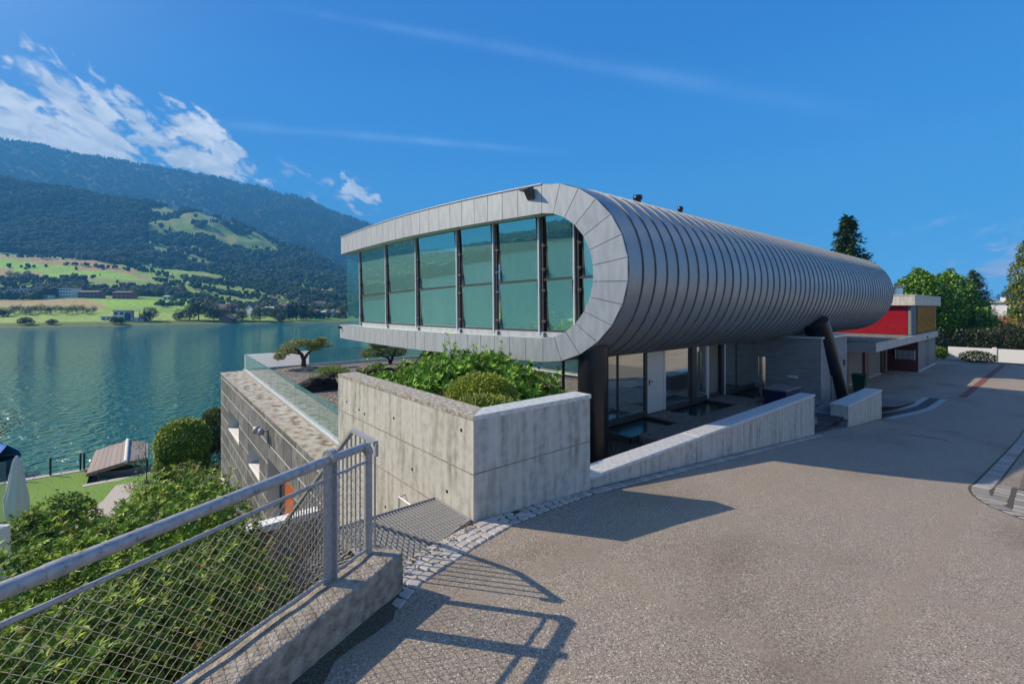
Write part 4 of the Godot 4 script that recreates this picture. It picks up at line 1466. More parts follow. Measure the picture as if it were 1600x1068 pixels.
	flat_bar(st, Vector3(1.77, -2.56, -5.3), Vector3(1.77, -2.56, -4.0), 0.012, 0.07)
	part(gr, "frame", st, M.steel)
	var xx := 1.8
	while xx < 3.11:
		st = MB.new()
		var zf := lerpf(-4.0, -4.47, clampf((xx - 1.9) / 1.22, 0, 1))
		flat_bar(st, Vector3(xx, -2.555, -5.29), Vector3(xx, -2.555, zf), 0.007, 0.035)
		part(gr, "slat", st, M.steel)
		xx += 0.042
	st = MB.new()
	zz = -5.25
	while zz < -4.05:
		var xm := 3.11 if zz < -4.48 else lerpf(3.11, 1.85, (zz + 4.48) / 0.46)
		st.tube([Vector3(1.78, -2.548, zz), Vector3(xm, -2.548, zz)], 0.005, 5, false)
		zz += 0.075
	part(gr, "cross_rods", st, M.steel).set_meta("kind", "stuff")
	for k in 15:
		st = MB.new()
		var yy := -2.56 - (k + 1) * 0.193
		var za := -5.3 - k * 0.27
		flat_bar(st, Vector3(1.78, yy, za - 0.02), Vector3(3.12, yy, za - 0.02), 0.03, 0.03)
		for j in 9: flat_bar(st, Vector3(1.78, yy, za - 0.05 - j * 0.027), Vector3(3.12, yy, za - 0.05 - j * 0.027), 0.006, 0.03)
		part(gr, "tread", st, M.steel)

func flat_bar(st: MB, a: Vector3, b: Vector3, w: float, h: float) -> void:
	var d := (b - a).normalized()
	var x := Vector3.UP.cross(d)
	if x.length() < 0.05: x = Vector3.RIGHT.cross(d)
	x = x.normalized()
	st.obox((a + b) / 2, Vector3(w, h, a.distance_to(b)), Basis(x, d.cross(x), d))

func wire(st: MB, pts: Array, r: float) -> void: # three-sided wire, cheap
	var rows := []
	for i in pts.size():
		var d: Vector3 = (pts[min(i + 1, pts.size() - 1)] - pts[max(i - 1, 0)]).normalized()
		var x := d.cross(Vector3(0.4472, 0, 0.8944)).normalized()
		var y := d.cross(x)
		rows.append(st.v.size())
		for k in 3:
			var a := TAU * k / 3
			var o := x * cos(a) + y * sin(a)
			st.vert(pts[i] + o * r, o)
	for i in pts.size() - 1:
		for k in 3:
			var a: int = rows[i] + k
			var b: int = rows[i] + (k + 1) % 3
			var c: int = rows[i + 1] + k
			var e: int = rows[i + 1] + (k + 1) % 3
			st.ix.append_array([a, b, e, a, e, c])
# ---------------------------------------------------------------- the stone building and its roof garden
func sx(z: float) -> float: # plane of the stone front, which is a little askew
	return 3.35 + (-10.8 - z) * 0.0251

func build_terrace() -> void:
	var T := -3.55
	var b := thing("stone_terrace_building", "dark slab-clad garden building with a broad stained stone coping and set-back windows", "building", Vector3(3.6, -8.4, -20))
	var st := MB.new()
	var z0 := -9.06
	var z1 := -29.2
	# core set 6 cm behind the slabs, open at the windows
	var holes := [[-26.3, -22.9, -5.0, -6.0], [-20.5, -18.2, -5.3, -6.2], [-16.75, -13.3, -4.95, -7.1]]
	var zs := [z1, -26.3, -22.9, -20.5, -18.2, -16.75, -13.3, z0]
	for i in zs.size() - 1:
		var za: float = zs[i]
		var zb: float = zs[i + 1]
		var hole: Array = []
		for q in holes:
			if absf(q[0] - za) < 0.01: hole = q
		var back := 0.010
		var slab := func(ya: float, yb: float) -> void:
			st.hexa([Vector3(sx(za) + back, ya, za), Vector3(sx(zb) + back, ya, zb), Vector3(sx(zb) + back, yb, zb), Vector3(sx(za) + back, yb, za), Vector3(sx(za) + 0.5, ya, za), Vector3(sx(zb) + 0.5, ya, zb), Vector3(sx(zb) + 0.5, yb, zb), Vector3(sx(za) + 0.5, yb, za)])
		if hole.is_empty(): slab.call(-12.0, T - 0.05)
		else:
			slab.call(hole[2], T - 0.05)
			slab.call(-12.0, hole[3])
	part(b, "wall_core", st, M.mortar)
	st = MB.new()
	st.box(Vector3(4.6, -12, -29.1), Vector3(24, T - 0.06, -29.0))
	st.box(Vector3(4.9, -7.3, -29), Vector3(24, -7.1, -9.1))
	part(b, "inner_wall", st, M.interior)
	# the slabs, course by course
	var y := T - 0.05
	var course := 0
	var hgt := [0.20, 0.70, 0.66, 0.62, 0.66, 0.64, 0.62, 0.62, 0.62]
	for c in hgt.size():
		var yb: float = y - hgt[c]
		var z := z1
		var first := true
		while z < z0 - 0.02:
			var l := rng.randf_range(0.95, 1.45)
			if first and c % 2 == 1: l *= 0.55
			first = false
			var ze := minf(z + l, z0)
			# leave the windows free: trim the slab against them
			var pieces := [[z, ze, y, yb]]
			for q in holes:
				var nxt := []
				for p in pieces:
					if p[1] <= q[0] or p[0] >= q[1] or p[3] >= q[2] or p[2] <= q[3]:
						nxt.append(p); continue
					if p[0] < q[0] - 0.03: nxt.append([p[0], q[0], p[2], p[3]])
					if p[1] > q[1] + 0.03: nxt.append([q[1], p[1], p[2], p[3]])
					if p[2] > q[2] + 0.03: nxt.append([maxf(p[0], q[0]), minf(p[1], q[1]), p[2], q[2]])
					if p[3] < q[3] - 0.03: nxt.append([maxf(p[0], q[0]), minf(p[1], q[1]), q[3], p[3]])
				pieces = nxt
			for p in pieces:
				var s := MB.new()
				var k := rng.randf_range(0.6, 1.3)
				s.col = Color(k, k * 1.0, k * 1.02)
				var g := 0.018
				var off := rng.randf_range(0.0, 0.004)
				s.hexa([Vector3(sx(p[0]) + off, p[3] + g, p[0] + g), Vector3(sx(p[1]) + off, p[3] + g, p[1] - g), Vector3(sx(p[1]) + off, p[2] - g, p[1] - g), Vector3(sx(p[0]) + off, p[2] - g, p[0] + g), Vector3(sx(p[0]) + 0.014, p[3] + g, p[0] + g), Vector3(sx(p[1]) + 0.014, p[3] + g, p[1] - g), Vector3(sx(p[1]) + 0.014, p[2] - g, p[1] - g), Vector3(sx(p[0]) + 0.014, p[2] - g, p[0] + g)])
				part(b, "stone_slab", s, M.slate)
			z = ze
		y = yb
		course += 1
	# coping slabs
	var zc := z1 - 0.03
	var inner := func(z: float) -> float: return 4.05 + (-11.8 - z) * 0.0473
	while zc < z0:
		var ze := minf(zc + rng.randf_range(2.2, 2.9), z0)
		var s := MB.new()
		s.hexa([Vector3(sx(zc) - 0.02, T - 0.045, zc + 0.005), Vector3(sx(ze) - 0.02, T - 0.045, ze - 0.005), Vector3(inner.call(ze), T - 0.045, ze - 0.005), Vector3(inner.call(zc), T - 0.045, zc + 0.005), Vector3(sx(zc) - 0.02, T, zc + 0.005), Vector3(sx(ze) - 0.02, T, ze - 0.005), Vector3(inner.call(ze), T, ze - 0.005), Vector3(inner.call(zc), T, zc + 0.005)])
		part(b, "coping_slab", s, M.stone_coping)
		zc = ze
	# deep windows with pale sills
	for i in 2:
		var q: Array = holes[i]
		var s := MB.new()
		var xa := sx(q[0])
		s.box(Vector3(xa + 0.42, q[3], q[0]), Vector3(xa + 0.46, q[2], q[1]))
		var w := part(b, "window", s, M.pane_far)
		s = MB.new()
		s.box(Vector3(xa + 0.03, q[3] - 0.04, q[0] + 0.01), Vector3(xa + 0.5, q[3] + 0.03, q[1] - 0.01))
		part(w, "sill", s, M.white)
		s = MB.new()
		s.box(Vector3(xa + 0.03, q[3] + 0.04, q[1] - 0.04), Vector3(xa + 0.42, q[2], q[1] - 0.005))
		part(w, "reveal", s, M.white)
		s = MB.new()
		s.box(Vector3(xa + 0.05, q[2] - 0.05, q[0] + 0.01), Vector3(xa + 0.5, q[2] + 0.02, q[1] - 0.05))
		part(w, "lintel", s, M.stone_coping)
	var d := MB.new()
	d.box(Vector3(sx(-15) + 0.40, -7.1, -16.7), Vector3(sx(-15) + 0.46, -4.97, -15.6))
	part(b, "dark_door", d, M.dark_frame)
	d = MB.new()
	d.bev(Vector3(sx(-15) + 0.30, -7.1, -15.58), Vector3(sx(-15) + 0.36, -4.97, -14.5), 0.01)
	part(b, "orange_door", d, M.orange)
	d = MB.new()
	d.box(Vector3(sx(-15) + 0.36, -7.1, -14.48), Vector3(sx(-15) + 0.46, -4.97, -13.4))
	part(b, "door_pane", d, M.glass_low)
	d = MB.new()
	d.box(Vector3(sx(-15) + 0.28, -7.1, -14.1), Vector3(sx(-15) + 0.37, -4.97, -13.98))
	part(b, "orange_post", d, M.orange)
	# lamp on a bracket
	d = MB.new()
	var lx := sx(-16.6)
	d.tube([Vector3(lx + 0.02, -4.05, -16.6), Vector3(lx - 0.05, -4.05, -16.6), Vector3(lx - 0.22, -4.02, -16.75)], 0.03, 8)
	d.tube([Vector3(lx - 0.02, -4.0, -16.6), Vector3(lx - 0.02, -4.5, -16.6)], 0.018, 6)
	var lam := part(b, "lamp_bracket", d, M.steel)
	d = MB.new()
	d.lathe([Vector2(0.0, -0.12), Vector2(0.10, -0.10), Vector2(0.12, 0.0), Vector2(0.09, 0.1), Vector2(0, 0.13)], Vector3(lx - 0.3, -4.03, -16.85), 14)
	d.lathe([Vector2(0.0, -0.11), Vector2(0.09, -0.09), Vector2(0.10, 0.0), Vector2(0.07, 0.1), Vector2(0, 0.12)], Vector3(lx - 0.24, -4.03, -16.5), 14)
	part(lam, "lamp_head", d, M.steel)
	# roof garden ground
	st = MB.new()
	var ns := noise(93, 0.35, 4)
	var nx := 34
	var nz := 40
	for i in nx:
		for j in nz:
			var p := []
			for q in [[0, 0], [0, 1], [1, 1], [1, 0]]:
				var z := lerpf(-29.3, -8.9, float(j + q[1]) / nz)
				var x := lerpf(inner.call(z) + 0.06, 25.0, float(i + q[0]) / nx)
				var yy := T - 0.06 + 0.05 * ns.get_noise_2d(x, z)
				for m in [[7.6, -27.9, 1.5, 0.22], [7.6, -24.0, 1.2, 0.15], [11.5, -25, 2.0, 0.25]]:
					yy += m[3] * exp(-(Vector2(x - m[0], z - m[1]).length_squared()) / (m[2] * m[2]))
				p.append(Vector3(x, yy, z))
			st.quad(p[0], p[1], p[2], p[3])
	st.renorm(0)
	ground("roof_garden_ground", st, M.gravel)
	# glass balustrade: long side, then the lake side
	var bal := thing("glass_balustrade", "frameless green-tinted glass balustrade round the roof garden, two panes white", "balustrade", Vector3(4.9, T, -29.4))
	var base := MB.new()
	var lp := func(z: float) -> Vector3: return Vector3((inner.call(z) as float) + 0.05, 0, z)
	base.hexa([lp.call(-29.4) + Vector3(0, T - 0.05, 0), lp.call(-9.1) + Vector3(0, T - 0.05, 0), lp.call(-9.1) + Vector3(0.16, T - 0.05, 0), lp.call(-29.4) + Vector3(0.16, T - 0.05, 0), lp.call(-29.4) + Vector3(0, T + 0.05, 0), lp.call(-9.1) + Vector3(0, T + 0.05, 0), lp.call(-9.1) + Vector3(0.16, T + 0.05, 0), lp.call(-29.4) + Vector3(0.16, T + 0.05, 0)])
	base.box(Vector3(4.9, T - 0.05, -29.5), Vector3(26, T + 0.06, -29.36))
	part(bal, "base_rail", base, M.coping)
	var z := -29.4
	while z < -9.3:
		var ze := minf(z + 1.55, -9.1)
		var g := MB.new()
		var a: Vector3 = lp.call(z + 0.01) + Vector3(0.07, 0, 0)
		var c: Vector3 = lp.call(ze - 0.01) + Vector3(0.07, 0, 0)
		g.hexa([a + Vector3(0, T + 0.05, 0), c + Vector3(0, T + 0.05, 0), c + Vector3(0.018, T + 0.05, 0), a + Vector3(0.018, T + 0.05, 0), a + Vector3(0, T + 0.89, 0), c + Vector3(0, T + 0.89, 0), c + Vector3(0.018, T + 0.89, 0), a + Vector3(0.018, T + 0.89, 0)])
		var pn := part(bal, "glass_pane", g, M.clear)
		g = MB.new()
		g.hexa([a + Vector3(-0.002, T + 0.89, 0), c + Vector3(-0.002, T + 0.89, 0), c + Vector3(0.02, T + 0.89, 0), a + Vector3(0.02, T + 0.89, 0), a + Vector3(-0.002, T + 0.902, 0), c + Vector3(-0.002, T + 0.902, 0), c + Vector3(0.02, T + 0.902, 0), a + Vector3(0.02, T + 0.902, 0)])
		part(pn, "edge", g, M.clear_edge)
		z = ze
	var x := 4.98
	while x < 25.5:
		var xe := x + (1.74 if x < 8.3 else 2.3)
		var g := MB.new()
		g.box(Vector3(x + 0.01, T + 0.06, -29.44), Vector3(xe - 0.01, T + 0.89, -29.42))
		if x < 8.2:
			part(bal, "white_pane", g, M.white_glass)
		else:
			var pn := part(bal, "glass_pane", g, M.clear)
			g = MB.new()
			g.box(Vector3(x + 0.01, T + 0.89, -29.442), Vector3(xe - 0.01, T + 0.902, -29.418))
			part(pn, "edge", g, M.clear_edge)
		x = xe
	# yard before the stone front: white-topped wall and paved floor
	st = MB.new()
	st.quad(Vector3(0.4, -7.08, -19), Vector3(0.4, -7.08, -8.6), Vector3(3.34, -7.08, -8.6), Vector3(3.34, -7.08, -19))
	ground("yard_floor", st, M.slab_concrete)
	var yw := thing("yard_wall", "low grey yard wall with a white coping below the stairs", "wall", Vector3(2.4, -7, -11))
	st = MB.new()
	st.box(Vector3(1.6, -7.1, -10.95), Vector3(3.3, -4.75, -10.75))
	part(yw, "wall_body", st, M.old_concrete)
	st = MB.new()
	st.bev(Vector3(1.5, -4.75, -11.0), Vector3(3.32, -4.6, -10.7), 0.01)
	part(yw, "coping", st, M.white)
# ---------------------------------------------------------------- garages and the red upper storey
func build_garage() -> void:
	var g := thing("garage_building", "garage building with a deep concrete canopy and a red and amber upper storey", "building", Vector3(40, -4.9, -9))
	var zf := -8.2
	var G := -4.93
	var C := -2.52
	var st := MB.new()
	st.prism([Vector2(32.0, -6.38), Vector2(53.6, -6.38), Vector2(53.6, -14), Vector2(30.9, -14), Vector2(30.9, -7.9)], Vector3(0, C, 0), Vector3(1, 0, 0), Vector3(0, 0, 1), Vector3(0, 0.50, 0))
	var can := part(g, "canopy", st, M.concrete)
	st = MB.new()
	st.prism([Vector2(32.12, -6.5), Vector2(43.2, -6.5), Vector2(43.2, -13.9), Vector2(31.0, -13.9), Vector2(31.0, -7.98)], Vector3(0, C + 0.50, 0), Vector3(1, 0, 0), Vector3(0, 0, 1), Vector3(0, 0.025, 0))
	part(can, "gravel_bed", st, M.gravel)
	st = MB.new()
	st.hexa([Vector3(31.99, C - 0.01, -6.36), Vector3(30.88, C - 0.01, -7.92), Vector3(30.88, C + 0.53, -7.92), Vector3(31.99, C + 0.53, -6.36), Vector3(32.03, C - 0.01, -6.40), Vector3(30.93, C - 0.01, -7.92), Vector3(30.93, C + 0.53, -7.92), Vector3(32.03, C + 0.53, -6.40)])
	part(can, "end_fascia", st, M.fascia_paint)
	# back wall, doors, posts
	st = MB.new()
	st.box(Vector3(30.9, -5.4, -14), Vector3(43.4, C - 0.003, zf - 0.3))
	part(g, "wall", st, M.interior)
	for q in [[34.4, 38.2], [39.3, 43.2]]:
		var d := MB.new()
		d.box(Vector3(q[0], G, zf - 0.2), Vector3(q[1], C, zf - 0.16))
		var dr := part(g, "garage_door", d, M.garage_door)
		var y := G + 0.06
		while y < C - 0.1:
			var s := MB.new()
			s.bev(Vector3(q[0] + 0.03, y, zf - 0.16), Vector3(q[1] - 0.03, minf(y + 0.19, C - 0.02), zf - 0.125), 0.012)
			part(dr, "panel", s, M.garage_door)
			y += 0.205
		d = MB.new()
		d.box(Vector3(q[0], G - 0.03, zf - 0.13), Vector3(q[1], G + 0.045, zf - 0.06))
		part(dr, "threshold", d, M.concrete)
	for q in [[33.5, 34.38, 1], [38.22, 39.28, 1], [43.22, 43.9, 2], [44.0, 44.7, 1]]:
		var p := MB.new()
		p.bev(Vector3(q[0], G - 0.1, zf - 0.28), Vector3(q[1], C, zf + (0.02 if q[2] == 1 else -0.05)), 0.01)
		part(g, "pier", p, M.bronze if q[2] == 1 else M.black)
	st = MB.new()
	st.box(Vector3(30.9, -5.4, -8.6), Vector3(33.5, C, -8.4))
	part(g, "wall", st, M.concrete_grey)
	# entrance recess with a letter-box panel
	var zr := -6.62
	st = MB.new()
	st.box(Vector3(43.5, G - 0.1, -12.2), Vector3(46.3, C, -12.0))
	part(g, "recess_wall", st, M.slate_blue)
	st = MB.new()
	st.box(Vector3(46.28, G - 0.1, -12.0), Vector3(46.42, C, zr - 0.02))
	part(g, "recess_side", st, M.maroon)
	st = MB.new()
	st.bev(Vector3(46.22, -4.06, -8.0), Vector3(46.28, -3.3, -6.8), 0.01)
	var lb := part(g, "letter_box_panel", st, M.fascia_paint)
	for i in 3:
		for j in 2:
			var p := MB.new()
			p.bev(Vector3(46.19, -4.0 + j * 0.34, -7.85 + i * 0.34), Vector3(46.222, -3.7 + j * 0.34, -7.55 + i * 0.34), 0.008)
			part(lb, "letter_box", p, M.steel)
	for q in [-7.98, -6.84]:
		var p := MB.new()
		p.bev(Vector3(46.15, -4.06, q), Vector3(46.225, -3.3, q + 0.05), 0.008)
		part(lb, "side_bar", p, M.alu)
	for q in [[46.3, 49.4, 0], [49.4, 50.8, 1], [50.85, 53.9, 0], [53.9, 54.2, 1]]:
		var p := MB.new()
		p.bev(Vector3(q[0] + 0.02, G + 0.12, zr - 0.1), Vector3(q[1] - 0.02, C, zr), 0.01)
		part(g, "wall_panel", p, [M.fascia_paint, M.slate_blue][q[2]])
	st = MB.new()
	st.box(Vector3(46.3, G - 0.1, zr - 0.4), Vector3(54.2, G + 0.1, zr + 0.03))
	part(g, "plinth", st, M.concrete)
	st = MB.new()
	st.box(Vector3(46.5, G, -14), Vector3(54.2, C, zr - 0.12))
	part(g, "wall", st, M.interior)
	# upper storey
	var y0 := -1.99
	var y1 := 0.13
	st = MB.new()
	st.box(Vector3(43.06, y0, -20), Vector3(53.5, y1, -6.62))
	part(g, "upper_core", st, M.dark_frame)
	var z := -6.72
	for w in [4.6, 4.6, 4.0]:
		var p := MB.new()
		p.bev(Vector3(42.95, y0 + 0.03, z - w + 0.01), Vector3(43.06, y1, z - 0.01), 0.008)
		part(g, "red_panel", p, M.red)
		z -= w
	st = MB.new()
	st.bev(Vector3(42.93, y0 + 0.02, -6.70), Vector3(43.2, y1, -6.52), 0.01)
	part(g, "corner_post", st, M.fascia_paint)
	st = MB.new()
	st.bev(Vector3(43.3, y0 + 0.03, -6.62), Vector3(45.0, y1, -6.54), 0.008)
	part(g, "blue_panel", st, M.slate_blue)
	for q in [[45.1, 49.2], [49.22, 53.3]]:
		st = MB.new()
		st.bev(Vector3(q[0], y0 + 0.05, -6.62), Vector3(q[1], y1 - 0.02, -6.5), 0.008)
		part(g, "amber_panel", st, M.amber)
	st = MB.new()
	st.bev(Vector3(53.32, y0 + 0.03, -6.64), Vector3(53.55, y1, -6.5), 0.008)
	part(g, "corner_post", st, M.fascia_paint)
	st = MB.new()
	st.bev(Vector3(42.6, y1, -20.2), Vector3(54.0, y1 + 0.72, -6.25), 0.02)
	var rf := part(g, "roof", st, M.concrete)
	st = MB.new()
	st.box(Vector3(42.57, y1 + 0.72, -20.2), Vector3(54.03, y1 + 0.78, -6.22))
	part(rf, "roof_edge", st, M.coping)
	st = MB.new()
	st.lathe([Vector2(0.5, 0.9), Vector2(0.5, 1.55)], Vector3(47.5, 0, -8.2), 16)
	st.lathe([Vector2(0.0, 1.75), Vector2(0.66, 1.74), Vector2(0.66, 1.62), Vector2(0.0, 1.6)], Vector3(47.5, 0, -8.2), 16)
	part(rf, "chimney", st, M.inox)
	st = MB.new()
	st.tube([Vector3(48.2, C + 0.18, -6.38), Vector3(48.2, C + 0.18, -6.30)], 0.06, 8)
	part(can, "canopy_camera", st, M.black)

func build_court_things() -> void:
	var s := thing("steel_stele", "slim polished steel cylinder standing beside the water basin", "bollard light", Vector3(19.2, -3.6, -7.4))
	var st := MB.new()
	st.lathe([Vector2(0.13, -3.6), Vector2(0.13, -1.95), Vector2(0.126, -1.94), Vector2(0, -1.94)], Vector3(19.2, 0, -7.42), 20)
	part(s, "shaft", st, M.inox)
	st = MB.new()
	st.lathe([Vector2(0.15, -3.6), Vector2(0.15, -3.57), Vector2(0.0, -3.57)], Vector3(19.2, 0, -7.42), 20)
	part(s, "foot", st, M.dark_frame)
	var b := thing("navy_box", "dark navy storage box with a grey lid beside the low parapet", "storage box", Vector3(18.4, -3.6, -6.4))
	st = MB.new()
	st.bev(Vector3(17.9, -3.6, -6.85), Vector3(19.3, -3.02, -6.1), 0.015)
	part(b, "box_body", st, M.navy)
	st = MB.new()
	st.bev(Vector3(17.88, -3.02, -6.87), Vector3(19.32, -2.96, -6.08), 0.012)
	part(b, "lid", st, M.fascia_paint)
	# wheelie bin
	var P := Vector3(32.2, -4.92, -7.15)
	var w := thing("wheelie_bin", "dark green wheeled rubbish bin with its lid shut beside the garage doors", "rubbish bin", P)
	st = MB.new()
	var lo := [Vector3(-0.22, 0.06, -0.24), Vector3(0.22, 0.06, -0.24), Vector3(0.22, 0.06, 0.22), Vector3(-0.22, 0.06, 0.22)]
	var hi := [Vector3(-0.29, 0.98, -0.33), Vector3(0.29, 0.98, -0.33), Vector3(0.29, 0.98, 0.33), Vector3(-0.29, 0.98, 0.33)]
	st.hexa(lo + hi)
	part(w, "bin_body", st, M.bin, true)
	st = MB.new()
	st.hexa([Vector3(-0.32, 0.98, -0.37), Vector3(0.32, 0.98, -0.37), Vector3(0.32, 0.98, 0.37), Vector3(-0.32, 0.98, 0.37), Vector3(-0.30, 1.04, -0.35), Vector3(0.30, 1.09, -0.35), Vector3(0.30, 1.09, 0.35), Vector3(-0.30, 1.04, 0.35)])
	part(w, "lid", st, M.bin, true)
	st = MB.new()
	st.tube([Vector3(0.36, 0.95, -0.3), Vector3(0.38, 0.98, 0.0), Vector3(0.36, 0.95, 0.3)], 0.018, 6)
	part(w, "handle", st, M.bin, true)
	for q in [-0.26, 0.26]:
		st = MB.new()
		st.tube([Vector3(0.2, 0.1, q - 0.03), Vector3(0.2, 0.1, q + 0.03)], 0.1, 14)
		part(w, "wheel", st, M.black, true)
# ---------------------------------------------------------------- plants
func rand_dir(up := -0.2) -> Vector3:
	for k in 20:
		var d := Vector3(rng.randf_range(-1, 1), rng.randf_range(-1, 1), rng.randf_range(-1, 1))
		var l := d.length()
		if l > 0.05 and l <= 1.0 and d.y / l > up: return d / l
	return Vector3.UP

func side_of(d: Vector3) -> Vector3:
	var a := Vector3.UP if absf(d.y) < 0.9 else Vector3.RIGHT
	return d.cross(a).normalized()

# whorls of long leaves at the tips of twigs, spread over lumps (centre, radii)
func rhodo(st: MB, lumps: Array, per_m2: float, leaf_l: float, leaf_w: float, tone: Color, young: Color, keep: Callable, deep := 0.75) -> void:
	for l in lumps:
		var c: Vector3 = l[0]
		var r: Vector3 = l[1]
		var area := 2.6 * PI * pow((pow(r.x * r.y, 1.6) + pow(r.x * r.z, 1.6) + pow(r.y * r.z, 1.6)) / 3.0, 1 / 1.6)
		for k in int(area * per_m2):
			var d := rand_dir(-0.25)
			var depth := 1.0 - deep * rng.randf() * rng.randf() + rng.randf_range(-0.02, 0.07)
			var p := c + d * r * depth
			if not keep.call(p): continue
			var nn := (d / r).normalized()
			var ax := (nn * 0.8 + Vector3(0, 0.75, 0) + rand_dir(-1) * 0.6).normalized()
			var sx := side_of(ax)
			var sy := ax.cross(sx)
			var nl := rng.randi_range(6, 9)
			var t := rng.randf()
			var base := tone.lerp(young, t * t * t)
			if rng.randf() < 0.02: base = Color(0.30, 0.17, 0.05)
			base = base * rng.randf_range(0.55, 1.25)
			for q in nl:
				var a := TAU * (q + rng.randf_range(-0.25, 0.25)) / nl
				var o := sx * cos(a) + sy * sin(a)
				var ld := (o + ax * rng.randf_range(0.3, 1.3)).normalized()
				st.col = base * rng.randf_range(0.85, 1.12)
				st.leaf(p, ld, ax.cross(ld).normalized(), leaf_l * rng.randf_range(0.75, 1.15), leaf_w * rng.randf_range(0.8, 1.15))

# small leaf faces all through an ellipsoid, denser at the surface
func leaf_cloud(st: MB, c: Vector3, r: Vector3, count: int, l: float, w: float, tone: Color, tone2: Color, droop := 0.0, shell := 0.5) -> void:
	for k in count:
		var d := rand_dir(-0.95)
		var q := 1.0 - shell * rng.randf() * rng.randf() + rng.randf_range(-0.06, 0.06)
		var p := c + d * r * q
		var ld := (d * 0.7 + rand_dir(-1) * 0.9 + Vector3(0, -droop, 0)).normalized()
		st.col = tone.lerp(tone2, rng.randf()) * rng.randf_range(0.75, 1.2)
		st.petal(p, ld, (side_of(ld) + rand_dir(-1) * 0.5).normalized(), l * rng.randf_range(0.7, 1.2), w * rng.randf_range(0.7, 1.2))

func twigs(st: MB, o: Vector3, tips: Array, r: float) -> void:
	for t in tips:
		var m: Vector3 = o.lerp(t, 0.5) + rand_dir(-0.5) * o.distance_to(t) * 0.08
		st.tube([o, m, t], [r, r * 0.7, r * 0.3], 6, false)

func shrub(called: String, label: String, lumps: Array, per: float, ll: float, lw: float, tone: Color, young: Color, keep: Callable, foot: Vector3) -> void:
	var o := thing(called, label, "shrub", foot)
	var st := MB.new()
	rhodo(st, lumps, per, ll, lw, tone, young, keep)
	# young shoots that stand clear of the mass
	var shoots := []
	for l in lumps:
		var r: Vector3 = l[1]
		for k in int(5 + r.x * r.z * 14.0):
			var d := rand_dir(0.05)
			var p: Vector3 = (l[0] as Vector3) + d * r * 0.95
			if not keep.call(p): continue
			var tip := p + (d * 0.4 + Vector3(0, 0.8, 0) + rand_dir(-1) * 0.4).normalized() * rng.randf_range(1.2, 3.4) * ll
			if not keep.call(tip): continue
			shoots.append([p, tip])
			for w in 2:
				var at := p.lerp(tip, 0.55 + 0.45 * w)
				var ax := (tip - p).normalized()
				var sx := side_of(ax)
				var sy := ax.cross(sx)
				for q in 6:
					var a := TAU * (q + rng.randf() * 0.5) / 6.0
					var ld := (sx * cos(a) + sy * sin(a) + ax * rng.randf_range(0.5, 1.6)).normalized()
					st.col = tone.lerp(young, rng.randf_range(0.5, 1.15)) * rng.randf_range(0.85, 1.2)
					st.leaf(at, ld, ax.cross(ld).normalized(), ll * rng.randf_range(0.8, 1.15), lw)
	part(o, "foliage", st, M.rhodo)
	st = MB.new()
	for q in shoots: st.tube([q[0], q[1]], [0.006, 0.003], 4, false)
	for l in lumps:
		var tips := []
		for k in 7: tips.append((l[0] as Vector3) + rand_dir(-0.1) * (l[1] as Vector3) * 0.85)
		twigs(st, Vector3((l[0] as Vector3).x, minf(foot.y, (l[0] as Vector3).y - (l[1] as Vector3).y), (l[0] as Vector3).z), tips, 0.03)
	part(o, "branches", st, M.bark)

func broad_tree(called: String, label: String, foot: Vector3, trunk_h: float, lumps: Array, count: int, l: float, w: float, tone: Color, tone2: Color, group := "", mat: Material = null) -> Node3D:
	var o := thing(called, label, "tree", foot, group)
	var st := MB.new()
	st.tube([foot - Vector3(0, 0.3, 0), foot + Vector3(0.05, trunk_h * 0.5, 0), foot + Vector3(0, trunk_h, 0.05)], [0.2, 0.16, 0.12], 8)
	var tips := []
	for q in lumps: tips.append(q[0])
	twigs(st, foot + Vector3(0, trunk_h * 0.8, 0), tips, 0.1)
	part(o, "trunk", st, M.bark)
	st = MB.new()
	var tot := 0.0
	for q in lumps: tot += (q[1] as Vector3).x * (q[1] as Vector3).y
	for q in lumps:
		var r: Vector3 = q[1]
		leaf_cloud(st, q[0], r, int(count * r.x * r.y / tot), l, w, tone, tone2, 0.3, 0.6)
	part(o, "crown", st, mat if mat else M.soft_leaf)
	return o

func conifer(called: String, label: String, foot: Vector3, hgt: float, wide: float, tone: Color, tone2: Color, dens := 1.0, bare := 0.12) -> Node3D:
	var o := thing(called, label, "tree", foot)
	var st := MB.new()
	st.tube([foot - Vector3(0, 0.3, 0), foot + Vector3(0, hgt * 0.5, 0), foot + Vector3(0, hgt * 0.98, 0)], [hgt * 0.018, hgt * 0.011, 0.02], 8)
	part(o, "trunk", st, M.bark)
	st = MB.new()
	var y := hgt * bare
	while y < hgt * 0.99:
		var t := (y / hgt - bare) / (1 - bare)
		var reach := wide * 0.5 * pow(1.0 - t, 0.75) * rng.randf_range(0.7, 1.15) + 0.12
		var a := rng.randf() * TAU
		var d := Vector3(cos(a), 0, sin(a))
		var n := int((4 + reach * 9) * dens)
		for k in n:
			var s := pow(rng.randf(), 0.7)
			var p := foot + Vector3(0, y, 0) + d * reach * s + Vector3(0, -reach * 0.28 * s * s + reach * 0.12 * s, 0) + rand_dir(-1) * (0.12 + 0.16 * reach * s)
			var ld := (d + rand_dir(-1) * 0.8 + Vector3(0, -0.1, 0)).normalized()
			st.col = tone.lerp(tone2, rng.randf() * rng.randf()) * rng.randf_range(0.7, 1.2)
			var z := hgt * 0.021 + 0.09
			st.petal(p, ld, (side_of(ld) + rand_dir(-1) * 0.6).normalized(), z * rng.randf_range(0.8, 1.5), z * 0.55)
		y += hgt * 0.0085 / dens
	part(o, "crown", st, M.needle)
	return o

